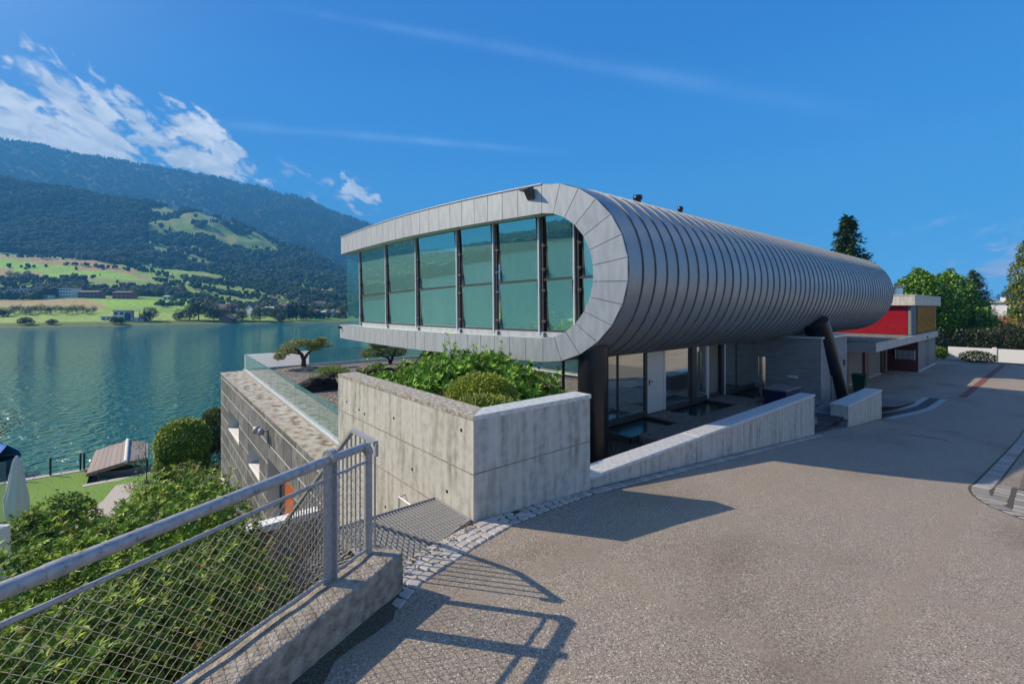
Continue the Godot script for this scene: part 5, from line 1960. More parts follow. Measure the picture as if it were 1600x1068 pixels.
func build_near_plants() -> void:
	var green := Color(0.085, 0.17, 0.022)
	var young := Color(0.40, 0.55, 0.055)
	# below the fence: each shrub a thing
	var behind := func(p: Vector3) -> bool: return p.z < fence_z(p.x) - 0.07
	var yard := func(p: Vector3) -> bool: return p.z < fence_z(p.x) - 0.1 and p.x < 1.55
	shrub("rhododendron_shrub", "broad dark green shrub filling the slope right behind the chain-link mesh", [[Vector3(-0.35, -3.15, -4.25), Vector3(0.95, 1.1, 0.95)], [Vector3(0.35, -3.25, -4.9), Vector3(0.95, 1.15, 0.95)], [Vector3(-1.1, -3.1, -3.6), Vector3(0.9, 1.0, 0.8)], [Vector3(-0.2, -3.5, -5.6), Vector3(1.0, 1.1, 1.0)]], 170, 0.08, 0.021, green * 0.85, young * 0.8, behind, Vector3(-0.2, -4.3, -4.6))
	shrub("rhododendron_shrub", "tall yellow-green shrub in the sun below the middle of the handrail", [[Vector3(0.2, -3.5, -6.6), Vector3(1.15, 1.3, 1.1)], [Vector3(-0.6, -3.8, -7.2), Vector3(1.2, 1.25, 1.2)], [Vector3(0.55, -3.7, -7.7), Vector3(0.95, 1.4, 1.1)]], 140, 0.088, 0.023, green, young, yard, Vector3(0, -5.6, -7.0))
	shrub("rhododendron_shrub", "yellow-green shrub spreading downhill from the handrail towards the lawn path", [[Vector3(-0.2, -4.9, -9.6), Vector3(1.4, 1.35, 1.4)], [Vector3(0.7, -4.95, -10.6), Vector3(1.1, 1.35, 1.3)], [Vector3(-1.3, -5.2, -9.4), Vector3(1.1, 1.2, 1.2)]], 95, 0.10, 0.032, green, young * 1.05, yard, Vector3(-0.3, -6.8, -9.9))
	shrub("rhododendron_shrub", "leafy shrub at the far left under the start of the handrail", [[Vector3(-2.1, -3.6, -4.4), Vector3(0.95, 0.9, 1.0)], [Vector3(-2.2, -3.7, -5.8), Vector3(0.8, 0.8, 1.0)], [Vector3(-1.3, -3.85, -5.3), Vector3(0.9, 0.9, 1.0)]], 150, 0.082, 0.022, green, young, behind, Vector3(-2, -4.8, -5))
	shrub("rhododendron_shrub", "big rounded bush with reddish tips beside the folded parasol", [[Vector3(-2.95, -9.0, -24.2), Vector3(1.25, 1.35, 1.25)], [Vector3(-2.05, -8.75, -25.2), Vector3(1.15, 1.3, 1.2)], [Vector3(-2.4, -9.6, -23.4), Vector3(1.35, 1.1, 1.2)]], 60, 0.15, 0.05, green * 0.9, young * 0.85, func(_p): return true, Vector3(-2.3, -10.8, -23.6))
	shrub("rhododendron_shrub", "feathery olive bush between the path and the stone building front", [[Vector3(0.6, -7.4, -17.6), Vector3(1.2, 1.0, 1.5)], [Vector3(1.6, -7.6, -20.2), Vector3(1.3, 1.0, 1.6)], [Vector3(0.0, -7.9, -15.2), Vector3(1.2, 1.1, 1.4)], [Vector3(0.5, -7.6, -13.3), Vector3(1.0, 1.1, 1.3)]], 46, 0.15, 0.05, green * 1.1, young * 0.95, func(_p): return true, Vector3(0.8, -8.8, -17.5))
	# round bush by the corner of the stone front, and its neighbours
	var o := thing("round_bush", "dense round green bush in front of the lake corner of the stone building", "bush", Vector3(2.45, -10.4, -33.2))
	var st := MB.new()
	leaf_cloud(st, Vector3(2.45, -8.05, -33.2), Vector3(1.38, 1.4, 1.38), 15000, 0.15, 0.09, Color(0.13, 0.22, 0.014), Color(0.30, 0.39, 0.03), 0, 0.35)
	leaf_cloud(st, Vector3(2.4, -9.2, -33.1), Vector3(1.35, 1.1, 1.35), 9000, 0.15, 0.09, Color(0.10, 0.18, 0.012), Color(0.22, 0.30, 0.025), 0, 0.35)
	part(o, "foliage", st, M.soft_leaf)
	st = MB.new()
	twigs(st, Vector3(2.45, -10.8, -33.2), [Vector3(2.4, -8.0, -33), Vector3(1.7, -8.3, -33), Vector3(3.1, -8.2, -33.3)], 0.08)
	part(o, "branches", st, M.bark)
	o = thing("dark_bush", "darker loose bush wedged between the round bush and the stone wall", "bush", Vector3(4.2, -10, -33.5))
	st = MB.new()
	leaf_cloud(st, Vector3(4.25, -7.9, -34.6), Vector3(0.95, 1.4, 1.1), 8000, 0.18, 0.09, Color(0.05, 0.10, 0.014), Color(0.13, 0.18, 0.025), 0, 0.5)
	leaf_cloud(st, Vector3(3.9, -9.4, -34.4), Vector3(1.0, 1.1, 1.0), 2500, 0.16, 0.08, Color(0.05, 0.085, 0.012), Color(0.12, 0.12, 0.02), 0, 0.5)
	part(o, "foliage", st, M.soft_leaf)
	o = thing("juniper_bush", "spreading layered juniper below the round bush", "bush", Vector3(1.6, -9.3, -27.5))
	st = MB.new()
	for k in 26:
		var c := Vector3(1.5 + rng.randf_range(-1.6, 1.3), -8.75 + rng.randf_range(-0.5, 0.4), -27 + rng.randf_range(-2.6, 2.6))
		leaf_cloud(st, c, Vector3(0.62, 0.16, 0.62), 260, 0.15, 0.05, Color(0.09, 0.13, 0.018), Color(0.24, 0.25, 0.03), 0, 0.9)
	part(o, "foliage", st, M.needle)
	o = thing("slender_tree", "thin young tree with sparse leaves in front of the boat shelter roof", "tree", Vector3(0.7, -10.8, -31.8))
	st = MB.new()
	st.tube([Vector3(0.7, -10.9, -31.8), Vector3(0.72, -9.2, -31.8), Vector3(0.66, -7.3, -31.8)], [0.04, 0.03, 0.012], 6)
	part(o, "trunk", st, M.bark)
	st = MB.new()
	for k in 14: leaf_cloud(st, Vector3(0.7 + rng.randf_range(-0.35, 0.35), -9.6 + k * 0.17, -31.8 + rng.randf_range(-0.3, 0.3)), Vector3(0.3, 0.2, 0.3), 42, 0.12, 0.05, Color(0.05, 0.09, 0.02), Color(0.10, 0.15, 0.03), 0.2, 0.9)
	part(o, "crown", st, M.soft_leaf)
	# behind the planter wall
	shrub("garden_shrub", "glossy bright green shrub spilling up behind the planter wall below the tube", [[Vector3(4.9, -2.05, -8.3), Vector3(1.0, 0.85, 0.95)], [Vector3(5.8, -2.0, -9.0), Vector3(1.2, 0.95, 1.1)], [Vector3(6.7, -2.1, -8.8), Vector3(1.1, 0.95, 1.1)], [Vector3(6.1, -2.35, -7.7), Vector3(1.0, 0.75, 0.8)], [Vector3(4.6, -2.1, -9.6), Vector3(0.9, 0.6, 0.8)], [Vector3(7.4, -2.4, -7.9), Vector3(0.7, 0.8, 0.7)]], 130, 0.14, 0.036, Color(0.11, 0.24, 0.025), Color(0.30, 0.52, 0.06), func(p): return p.x > 3.55, Vector3(5.8, -3.0, -8.6))
	o = thing("clipped_bush", "clipped dome-shaped bush just inside the planter wall corner", "bush", Vector3(4.75, -2.0, -6.45))
	st = MB.new()
	leaf_cloud(st, Vector3(4.75, -1.62, -6.5), Vector3(0.62, 0.44, 0.62), 17000, 0.05, 0.024, Color(0.13, 0.20, 0.012), Color(0.30, 0.36, 0.03), 0, 0.22)
	part(o, "foliage", st, M.soft_leaf)
	st = MB.new()
	twigs(st, Vector3(4.75, -2.1, -6.5), [Vector3(4.5, -1.5, -6.4), Vector3(5.0, -1.5, -6.7), Vector3(4.8, -1.4, -6.3), Vector3(4.6, -1.6, -6.9)], 0.03)
	part(o, "branches", st, M.bark)
	o = thing("clipped_bush", "low yellow-green cushion plant right at the planter wall corner", "bush", Vector3(4.1, -1.8, -5.6))
	st = MB.new()
	leaf_cloud(st, Vector3(4.15, -1.56, -5.55), Vector3(0.5, 0.22, 0.6), 5000, 0.045, 0.02, Color(0.11, 0.17, 0.015), Color(0.22, 0.27, 0.03), 0, 0.3)
	part(o, "foliage", st, M.soft_leaf)
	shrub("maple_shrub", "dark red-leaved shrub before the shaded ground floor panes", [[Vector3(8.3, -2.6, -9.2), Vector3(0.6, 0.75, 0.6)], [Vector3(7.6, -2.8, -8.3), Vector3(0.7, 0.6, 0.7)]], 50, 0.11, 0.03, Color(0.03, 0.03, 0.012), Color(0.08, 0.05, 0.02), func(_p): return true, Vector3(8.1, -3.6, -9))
	# roof garden: bonsai, cushion, rocks, cloud pine
	o = thing("bonsai_tree", "small bonsai tree with spreading flat crown on a mound in the roof garden", "tree", Vector3(7.7, -3.45, -27.9))
	st = MB.new()
	var F := Vector3(7.7, -3.5, -27.9)
	st.tube([F, F + Vector3(0.02, 0.45, 0.02), F + Vector3(-0.1, 0.8, 0.0), F + Vector3(-0.45, 1.15, 0.1)], [0.17, 0.12, 0.1, 0.05], 8)
	st.tube([F + Vector3(0.0, 0.45, 0), F + Vector3(0.3, 0.85, -0.1), F + Vector3(0.75, 1.15, -0.2), F + Vector3(1.2, 1.2, -0.2)], [0.10, 0.08, 0.06, 0.03], 8)
	st.tube([F + Vector3(-0.1, 0.8, 0), F + Vector3(-0.7, 0.95, 0.2), F + Vector3(-1.2, 0.85, 0.2)], [0.06, 0.05, 0.02], 6)
	part(o, "trunk", st, M.bark)
	st = MB.new()
	for q in [[-0.2, 1.5, 0, 0.55, 0.17], [-0.7, 1.35, 0.2, 0.55, 0.18], [-1.15, 1.02, 0.25, 0.48, 0.16], [0.25, 1.4, 0.1, 0.5, 0.16], [0.75, 1.38, -0.2, 0.5, 0.13], [1.25, 1.25, -0.2, 0.5, 0.12], [0.5, 1.15, 0.3, 0.45, 0.12], [-0.55, 1.05, -0.3, 0.5, 0.13], [-1.3, 0.75, 0.2, 0.3, 0.12], [0.95, 1.6, 0.1, 0.3, 0.1]]:
		leaf_cloud(st, F + Vector3(q[0], q[1], q[2]), Vector3(q[3], q[4] * 1.15, q[3]), 620, 0.10, 0.05, Color(0.14, 0.17, 0.015), Color(0.36, 0.35, 0.05), 0, 0.9)
	part(o, "crown", st, M.soft_leaf)
	o = thing("cushion_plant", "low green spreading cushion plant beside the black rock", "plant", Vector3(7.5, -3.5, -24.0))
	st = MB.new()
	for k in 9: leaf_cloud(st, Vector3(7.5 + rng.randf_range(-0.7, 0.9), -3.38 + rng.randf_range(0, 0.14), -24 + rng.randf_range(-0.6, 0.5)), Vector3(0.55, 0.2, 0.5), 620, 0.08, 0.035, Color(0.08, 0.17, 0.012), Color(0.22, 0.32, 0.03), 0, 0.7)
	part(o, "foliage", st, M.needle)
	var ns := noise(95, 0.022, 4)
	for q in [[Vector3(6.25, -3.4, -20.6), Vector3(0.72, 0.42, 0.5), "black rock lying in the roof garden gravel behind the balustrade"], [Vector3(9.7, -3.4, -22.6), Vector3(0.85, 0.42, 0.55), "wide dark rock before the cloud-pruned pine"], [Vector3(11.2, -3.4, -22.0), Vector3(0.6, 0.42, 0.5), "smaller brown rock right of the wide dark rock"]]:
		o = thing("garden_rock", q[2], "rock", q[0])
		st = MB.new()
		st.blob(q[0], q[1], ns, 0.8, 20, 28)
		part(o, "stone", st, M.rock)
	o = thing("cloud_pine", "cloud-pruned pine with flat needle pads at the edge of the roof garden", "tree", Vector3(12.2, -3.5, -26.3))
	st = MB.new()
	F = Vector3(12.3, -3.5, -26.3)
	st.tube([F, F + Vector3(-0.1, 0.4, 0), F + Vector3(-0.9, 0.7, 0)], [0.09, 0.08, 0.04], 8)
	st.tube([F, F + Vector3(0.2, 0.5, 0), F + Vector3(0.6, 1.3, 0), F + Vector3(0.5, 2.0, 0)], [0.10, 0.09, 0.08, 0.05], 8)
	part(o, "trunk", st, M.bark)
	st = MB.new()
	for q in [[-0.65, 1.25, 0.65, 0.24], [-1.1, 0.75, 0.75, 0.24], [0.35, 0.75, 0.7, 0.3], [0.3, 2.1, 0.8, 0.2]]:
		leaf_cloud(st, F + Vector3(q[0], q[1], 0), Vector3(q[2], q[3], q[2] * 0.8), 3000, 0.10, 0.035, Color(0.07, 0.11, 0.014), Color(0.24, 0.25, 0.03), 0, 0.6)
	part(o, "crown", st, M.needle)

func build_right_trees() -> void:
	var g1 := Color(0.075, 0.18, 0.016)
	var g2 := Color(0.20, 0.36, 0.035)
	conifer("tall_fir", "tall dark fir rising alone behind the far end of the tube", Vector3(72.5, -5.2, -17.4), 17.3, 8.0, Color(0.03, 0.062, 0.014), Color(0.10, 0.15, 0.035), 2.6, 0.25)
	var f := Vector3(69.5, -5.2, -9.9)
	broad_tree("maple_tree", "bright green maple right behind the garage roof", f, 4.0, [[f + Vector3(0, 6.6, 0), Vector3(2.3, 2.5, 2.3)], [f + Vector3(1.8, 5.0, 1.5), Vector3(2.4, 2.3, 2.4)], [f + Vector3(-1.5, 5.2, -1.6), Vector3(2.3, 2.1, 2.2)], [f + Vector3(0.8, 3.6, 0.8), Vector3(2.6, 1.8, 2.4)], [f + Vector3(0.2, 8.0, 0.1), Vector3(1.2, 1.4, 1.2)], [f + Vector3(0.0, 9.0, -0.2), Vector3(0.5, 0.8, 0.5)], [f + Vector3(-1.4, 7.2, -1.3), Vector3(0.7, 1.0, 0.7)], [f + Vector3(1.5, 7.1, 1.2), Vector3(0.7, 0.9, 0.7)]], 15000, 0.32, 0.24, g1, g2)
	f = Vector3(77.0, -5.2, -7.6)
	broad_tree("maple_tree", "wide bright green maple whose dark lower boughs hang over the white wall", f, 4.0, [[f + Vector3(-0.4, 6.6, -0.6), Vector3(2.6, 2.6, 2.6)], [f + Vector3(0.6, 4.8, 0.9), Vector3(2.1, 2.1, 2.0)], [f + Vector3(-1.6, 3.4, 1.0), Vector3(2.8, 2.0, 2.8)], [f + Vector3(-0.2, 8.2, -0.8), Vector3(1.2, 1.3, 1.2)], [f + Vector3(0.1, 9.1, -0.5), Vector3(0.5, 0.8, 0.5)], [f + Vector3(-0.9, 8.3, -2.2), Vector3(0.6, 0.9, 0.6)], [f + Vector3(0.5, 2.5, 2.0), Vector3(2.0, 1.5, 2.0)], [f + Vector3(-0.5, 5.5, -2.6), Vector3(2.3, 2.2, 2.2)]], 18000, 0.32, 0.24, g1, g2)
	f = Vector3(93.6, -5.2, -7.5)
	broad_tree("round_tree", "smaller light green tree in front of the red tiled roof", f, 3.0, [[f + Vector3(0, 3.2, 0), Vector3(1.7, 1.5, 1.7)], [f + Vector3(0.5, 1.9, 0.9), Vector3(2.0, 1.5, 2.0)], [f + Vector3(-0.4, 4.3, -0.3), Vector3(0.9, 0.9, 0.9)]], 5000, 0.42, 0.32, g1, g2)
	conifer("slim_spruce", "slim grey-green spruce with a pointed top behind the maples", Vector3(106.5, -5.4, -8.3), 11.6, 6.6, Color(0.05, 0.08, 0.025), Color(0.16, 0.19, 0.05), 2.2, 0.1)
	conifer("far_pine", "dark pine showing above the pale house", Vector3(139.5, -5.4, -5.6), 10.0, 11.0, Color(0.02, 0.04, 0.015), Color(0.05, 0.085, 0.03), 1.8, 0.2)
	f = Vector3(75.5, -5.2, -1.5)
	broad_tree("cypress_tree", "tall yellow-green cypress with a tufted outline at the edge of the lot", f, 3.0, [[f + Vector3(0, 3.2, 0), Vector3(2.2, 2.6, 2.2)], [f + Vector3(0.2, 6.2, 0.1), Vector3(2.0, 2.6, 2.0)], [f + Vector3(0, 8.8, 0), Vector3(1.7, 2.2, 1.7)], [f + Vector3(-0.2, 11.0, 0.1), Vector3(1.2, 1.7, 1.2)], [f + Vector3(0.9, 4.8, 1.6), Vector3(1.8, 2.2, 1.8)]], 11000, 0.34, 0.17, Color(0.08, 0.12, 0.012), Color(0.22, 0.25, 0.03))
	f = Vector3(70.5, -5.2, -3.0)
	broad_tree("spreading_bush", "low spreading brownish-green bush under the cypress", f, 1.0, [[f + Vector3(0, 1.9, 0), Vector3(2.4, 1.5, 2.2)], [f + Vector3(-0.4, 2.3, 2.2), Vector3(2.4, 1.5, 2.2)], [f + Vector3(0.4, 1.7, -2.6), Vector3(2.2, 1.3, 2.0)]], 6000, 0.28, 0.16, Color(0.04, 0.06, 0.01), Color(0.15, 0.13, 0.03))
	var o := thing("dark_hedge", "dark mass of hedge in the shade behind the white boundary wall", "hedge", Vector3(66, -5.1, -4))
	var st := MB.new()
	for k in 13: leaf_cloud(st, Vector3(66.5 + rng.randf_range(-1, 1.6), -3.6 + rng.randf_range(-0.4, 0.5), -11 + k * 1.35), Vector3(1.5, 1.5, 1.3), 900, 0.26, 0.15, Color(0.006, 0.014, 0.003), Color(0.016, 0.03, 0.006), 0, 0.6)  # near-black leaf colours have the shade of trees and building put into them
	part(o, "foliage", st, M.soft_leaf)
	o = thing("low_bush", "small round dark bush at the foot of the white boundary wall", "bush", Vector3(58.7, -4.9, -4.4))
	st = MB.new()
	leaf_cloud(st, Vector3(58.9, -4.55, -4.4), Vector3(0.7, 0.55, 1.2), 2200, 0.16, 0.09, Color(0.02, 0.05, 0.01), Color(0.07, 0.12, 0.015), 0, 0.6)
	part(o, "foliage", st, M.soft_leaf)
	o = thing("low_bush", "sunlit light green ground bush by the corner of the garage", "bush", Vector3(60, -4.9, -7.6))
	st = MB.new()
	leaf_cloud(st, Vector3(60.5, -4.5, -7.6), Vector3(0.9, 0.65, 1.1), 2600, 0.2, 0.12, Color(0.06, 0.13, 0.012), Color(0.15, 0.25, 0.03), 0, 0.6)
	part(o, "foliage", st, M.soft_leaf)
	# boundary wall, kerb, neighbour's house
	o = thing("boundary_wall", "white rendered boundary wall at the far end of the lot", "wall", Vector3(61.5, -5, 0))
	var zz := -6.6
	while zz < 14:
		st = MB.new()
		st.bev(Vector3(61.5, -5.4, zz), Vector3(61.75, -3.85, zz + 2.98), 0.01)
		part(o, "wall_panel", st, M.render_white)
		st = MB.new()
		st.bev(Vector3(61.42, -5.4, zz + 2.98), Vector3(61.85, -3.75, zz + 3.3), 0.015)
		part(o, "pier", st, M.render_white)
		zz += 3.3
	o = thing("far_kerb", "grey concrete kerb along the far edge of the lot", "kerb", Vector3(58.6, -5, 0))
	zz = -8.2
	while zz < 14:
		st = MB.new()
		st.bev(Vector3(58.45, -5.2, zz + 0.005), Vector3(58.7, -4.82, zz + 1.2), 0.015)
		part(o, "kerb_stone", st, M.old_concrete)
		zz += 1.205
	o = thing("neighbour_house", "pale flat-roofed house with a teal shutter and a red tiled lean-to roof", "house", Vector3(131, -5.3, -6))
	st = MB.new()
	st.box(Vector3(128, -5.6, -8.6), Vector3(138, 0.9, -1.0))
	part(o, "wall", st, M.render_white)
	st = MB.new()
	st.box(Vector3(127.6, 0.9, -9.0), Vector3(138.4, 1.2, -0.6))
	var rf := part(o, "roof", st, M.concrete)
	st = MB.new()
	st.box(Vector3(131, 1.2, -6.6), Vector3(131.8, 2.0, -5.8))
	part(rf, "chimney", st, M.render_white)
	st = MB.new()
	st.bev(Vector3(127.9, -1.6, -5.7), Vector3(128.0, -0.1, -3.6), 0.01)
	var wn := part(o, "window", st, M.white)
	for k in 8:
		st = MB.new()
		st.bev(Vector3(127.84, -1.55 + k * 0.18, -5.6), Vector3(127.9, -1.41 + k * 0.18, -3.7), 0.01)
		part(wn, "slat", st, M.teal)
	for k in 9:
		for j in 14:
			st = MB.new()
			var s := rng.randf_range(0.75, 1.25)
			st.col = Color(s, s * rng.randf_range(0.9, 1.0), s * 0.95)
			var xa := 128.0 - k * 0.42
			var ya := -1.75 - k * 0.22
			st.hexa([Vector3(xa, ya, -8.4 + j * 0.5), Vector3(xa, ya, -7.93 + j * 0.5), Vector3(xa - 0.44, ya - 0.19, -7.93 + j * 0.5), Vector3(xa - 0.44, ya - 0.19, -8.4 + j * 0.5), Vector3(xa, ya + 0.05, -8.4 + j * 0.5), Vector3(xa, ya + 0.05, -7.93 + j * 0.5), Vector3(xa - 0.44, ya - 0.12, -7.93 + j * 0.5), Vector3(xa - 0.44, ya - 0.12, -8.4 + j * 0.5)])
			part(rf, "tile", st, M.roof_red)
# ---------------------------------------------------------------- lake, near land, far shore
func build_land() -> void:
	var st := MB.new()
	var N := 24
	for i in N: # the lake: a wide sheet to beyond the far shore
		for j in N:
			var p := []
			for q in [[0, 0], [0, 1], [1, 1], [1, 0]]:
				p.append(Vector3(lerpf(-1500, 900, float(i + q[0]) / N), LAKE, lerpf(-1100, 1300, float(j + q[1]) / N)))
			st.quad(p[0], p[1], p[2], p[3])
	ground("lake", st, M.lake)
	# our own shore: garden slope, then the land round the forecourt
	st = MB.new()
	var xs := [-220.0, -120.0, -70.0, -45.0, -30.0, -22.0]
	var x := -16.0
	while x < 6: xs.append(x); x += 0.5
	for q in [8, 12, 18, 26, 40, 60, 90, 130, 200, 320, 520]: xs.append(float(q))
	var zs := []
	var z := -46.2
	while z < -1: zs.append(z); z += 0.8
	for q in [0, 1.5, 3.5, 6, 10, 16, 24, 40, 80, 160, 400]: zs.append(float(q))
	for i in xs.size() - 1:
		for j in zs.size() - 1:
			var p := []
			for q in [[0, 0], [0, 1], [1, 1], [1, 0]]:
				var xx: float = xs[i + q[0]]
				var zz: float = zs[j + q[1]]
				var yy := hill_y(xx, zz)
				if xx > 30 and zz < -12: yy = maxf(yy, lerpf(yy, -5.3, clampf((xx - 30) / 25.0, 0, 1)))
				if zz < -41.3 and xx > -2.3: yy = LAKE - 0.8
				if zz < -46 + clampf((-9.0 - xx) * 0.9, 0, 30): yy = minf(yy, LAKE - 0.8)
				p.append(Vector3(xx, yy, zz))
			st.quad(p[0], p[1], p[2], p[3])
	st.renorm(0)
	ground("garden_terrain", st, M.hillside)
	# lawn by the water
	st = MB.new()
	for i in 20:
		for j in 24:
			if i >= 15 and j < 5: continue
			var p := []
			for q in [[0, 0], [0, 1], [1, 1], [1, 0]]:
				var xx := lerpf(-16, 2.4, (i + q[0]) / 20.0)
				var zz := lerpf(-45.7, -24.0, (j + q[1]) / 24.0)
				p.append(Vector3(xx, hill_y(xx, zz) + 0.03, zz))
			st.quad(p[0], p[1], p[2], p[3])
	st.renorm(0)
	ground("lawn", st, M.grass)
	st = MB.new()
	var pth := [Vector2(-1.6, -30.5), Vector2(-1.1, -33.5), Vector2(-0.6, -36.5), Vector2(-0.2, -39.5)]
	for i in 3:
		var a: Vector2 = pth[i]
		var b: Vector2 = pth[i + 1]
		var w0: float = [1.3, 1.1, 0.6][i]
		var w1: float = [1.1, 0.6, 0.5][i]
		st.quad(Vector3(a.x - w0, hill_y(a.x, a.y) + 0.05, a.y), Vector3(a.x + w0, hill_y(a.x, a.y) + 0.05, a.y), Vector3(b.x + w1, hill_y(b.x, b.y) + 0.05, b.y), Vector3(b.x - w1, hill_y(b.x, b.y) + 0.05, b.y))
	ground("garden_path", st, M.path_stone)
	var o := thing("shore_wall", "pale stone edge between the lawn and the lake", "wall", Vector3(-5, -12.6, -46))
	var k := 0
	x = -16.0
	while x < -2.4:
		st = MB.new()
		st.bev(Vector3(x + 0.01, -13.4, -46.25), Vector3(x + 1.35, -11.93, -45.65), 0.02)
		part(o, "edge_stone", st, M.path_stone)
		x += 1.36
	for k2 in 4:
		st = MB.new()
		st.bev(Vector3(-2.35 + k2 * 1.2, -13.4, -41.5), Vector3(-1.17 + k2 * 1.2, -11.75, -40.9), 0.02)
		part(o, "edge_stone", st, M.path_stone)
	for q in [[-5.9, "iron mooring post nearest the covered boat"], [-4.3, "iron mooring post standing alone between the boat and the boat shelter"], [-2.75, "thin iron post just left of the boat shelter"], [-2.55, "thicker iron post touching the boat shelter side"]]:
		o = thing("mooring_post", q[1], "post", Vector3(q[0], -12, -46))
		st = MB.new()
		st.tube([Vector3(q[0], -12.0, -45.9), Vector3(q[0], -10.75, -45.9)], 0.06, 8)
		part(o, "shaft", st, M.black)
		st = MB.new()
		st.lathe([Vector2(0.075, -10.78), Vector2(0.075, -10.7), Vector2(0, -10.68)], Vector3(q[0], 0, -45.9), 8)
		part(o, "finial", st, M.black)

func build_garden_things() -> void:
	# boat shelter: pitched shingle roof on posts at the water's edge
	var o := thing("boat_shelter", "open boat shelter with a weathered pink-brown sheet roof at the water's edge", "boathouse", Vector3(-0.6, -12, -44))
	var st := MB.new()
	var e0 := Vector3(-2.15, -10.75, -41.2)
	var e1 := Vector3(-1.9, -10.75, -46.9)
	var r0 := Vector3(0.05, -9.05, -41.6)
	var r1 := Vector3(0.25, -9.05, -47.2)
	var f0 := Vector3(1.55, -10.2, -42.0)
	var f1 := Vector3(1.7, -10.2, -47.4)
	e0 = spot(135, 740, 31.0); e1 = spot(149, 704, 35.5); r0 = spot(196, 722, 32.0); r1 = spot(199, 688, 36.5); f0 = spot(231, 716, 33.5); f1 = spot(231, 691, 37.5)
	for s in 2:
		var a0 := e0 if s == 0 else r0
		var a1 := e1 if s == 0 else r1
		var b0 := r0 if s == 0 else f0
		var b1 := r1 if s == 0 else f1
		for i in 7:
			var t0 := i / 7.0 + 0.004
			var t1 := (i + 1) / 7.0 - 0.004
			st = MB.new()
			var kk := rng.randf_range(0.85, 1.15)
			st.col = Color(kk, kk, kk)
			var lift := Vector3(0, 0.03 + 0.006 * i, 0)
			var dn := Vector3(0, -0.05, 0)
			var p := [a0.lerp(b0, t0) + lift, a0.lerp(b0, t1) + lift, a1.lerp(b1, t1) + lift, a1.lerp(b1, t0) + lift]
			st.hexa(p + [p[0] + dn, p[1] + dn, p[2] + dn, p[3] + dn])
			part(o, "roof_sheet", st, M.shingle)
	st = MB.new()
	st.tube([r0 + (r0 - r1) * 0.02 + Vector3(0, 0.07, 0), r1 + Vector3(0, 0.07, 0)], 0.12, 10)
	part(o, "ridge_cap", st, M.canvas)
	st = MB.new()
	flat_bar(st, e0 + Vector3(0, -0.1, 0), r0 + Vector3(0, -0.1, 0), 0.08, 0.16)
	flat_bar(st, r0 + Vector3(0, -0.1, 0), f0 + Vector3(0, -0.1, 0), 0.08, 0.16)
	flat_bar(st, e0 + Vector3(0, -0.1, 0), e1 + Vector3(0, -0.1, 0), 0.08, 0.14)
	part(o, "roof_beam", st, M.timber)
	for q in [e0.lerp(r0, 0.3), r0.lerp(f0, 0.4), e1.lerp(r1, 0.3), r1.lerp(f1, 0.6), f0.lerp(r0, 0.05)]:
		st = MB.new()
		var top: Vector3 = q
		st.tube([Vector3(top.x, -12.4, top.z), top + Vector3(0, -0.1, 0)], 0.07, 8)
		part(o, "post", st, M.dark_frame)
	for yy in [-11.3, -11.0, -10.7]:
		st = MB.new()
		st.tube([Vector3(r1.x - 1.2, yy, r1.z + 0.2), Vector3(f1.x, yy, f1.z + 0.2)], 0.025, 6)
		part(o, "rail", st, M.black)
	o = thing("shelter_boat", "grey rowing boat lying under the boat shelter roof", "boat", Vector3(-0.7, -12.2, -41.5))
	boat(o, Vector3(-0.6, -12.1, -43.2), Vector3(0.75, 0, 0.66), 3.6, 1.3, 0.55, M.fascia_paint, false)
	o = thing("covered_boat", "motor boat under a bright blue tarpaulin moored at the lawn edge", "boat", Vector3(-7.8, -12.4, -50.5))
	boat(o, Vector3(-9.6, -12.4, -51.6), Vector3(-0.86, 0, -0.5).normalized(), 6.0, 2.4, 1.05, M.navy, true)
	# folded parasol with its base
	var B := Vector3(-4.35, -11.35, -33.6)
	o = thing("folded_parasol", "tall folded parasol in a pale grey cover on the lawn", "parasol", B)
	st = MB.new()
	var prof := []
	for q in [[0.10, 0.7], [0.34, 0.8], [0.42, 1.2], [0.40, 1.8], [0.30, 2.5], [0.22, 3.1], [0.15, 3.6], [0.06, 3.85], [0.0, 3.9]]: prof.append(Vector2(q[0], q[1]))
	st.lathe(prof, Vector3.ZERO, 48)
	var ns := noise(97, 0.9, 3)
	for i in st.v.size(): st.v[i] += Vector3(st.v[i].x, 0, st.v[i].z) * (0.13 * sin(atan2(st.v[i].z, st.v[i].x) * 8.0 + st.v[i].y) + 0.16 * ns.get_noise_3dv(st.v[i] * 2.0))
	st.renorm(0)
	part(o, "cover", st, M.canvas, true)
	st = MB.new()
	st.tube([Vector3(0, 0, 0), Vector3(0, 0.8, 0)], 0.04, 8)
	part(o, "pole", st, M.steel, true)
	st = MB.new()
	st.lathe([Vector2(0.4, -0.02), Vector2(0.4, 0.08), Vector2(0.1, 0.12), Vector2(0.06, 0.3), Vector2(0, 0.3)], Vector3.ZERO, 14)
	part(o, "base", st, M.fascia_paint, true)
	# big concrete planter and terrace corner below the shrub
	o = thing("planter_trough", "long pale concrete planter trough below the shrub with a black end opening", "planter", Vector3(-2.3, -9.4, -20.5))
	st = MB.new()
	var pa := spot(40, 880, 18.0)
	var pb := spot(88, 858, 19.5)
	var dd := (pb - pa).normalized()
	flat_bar(st, pa + Vector3(0, -0.1, 0), pb + Vector3(0, -0.1, 0), 1.1, 0.75)
	part(o, "trough_body", st, M.path_stone)
	st = MB.new()
	flat_bar(st, pb + dd * 0.02, pb + dd * 0.4, 0.9, 0.9)
	part(o, "end_opening", st, M.black)
	# neighbour's glass screen at the very left
	o = thing("glass_screen", "green glass wind screen on a white plinth at the left edge", "screen", spot(0, 890, 11.0))
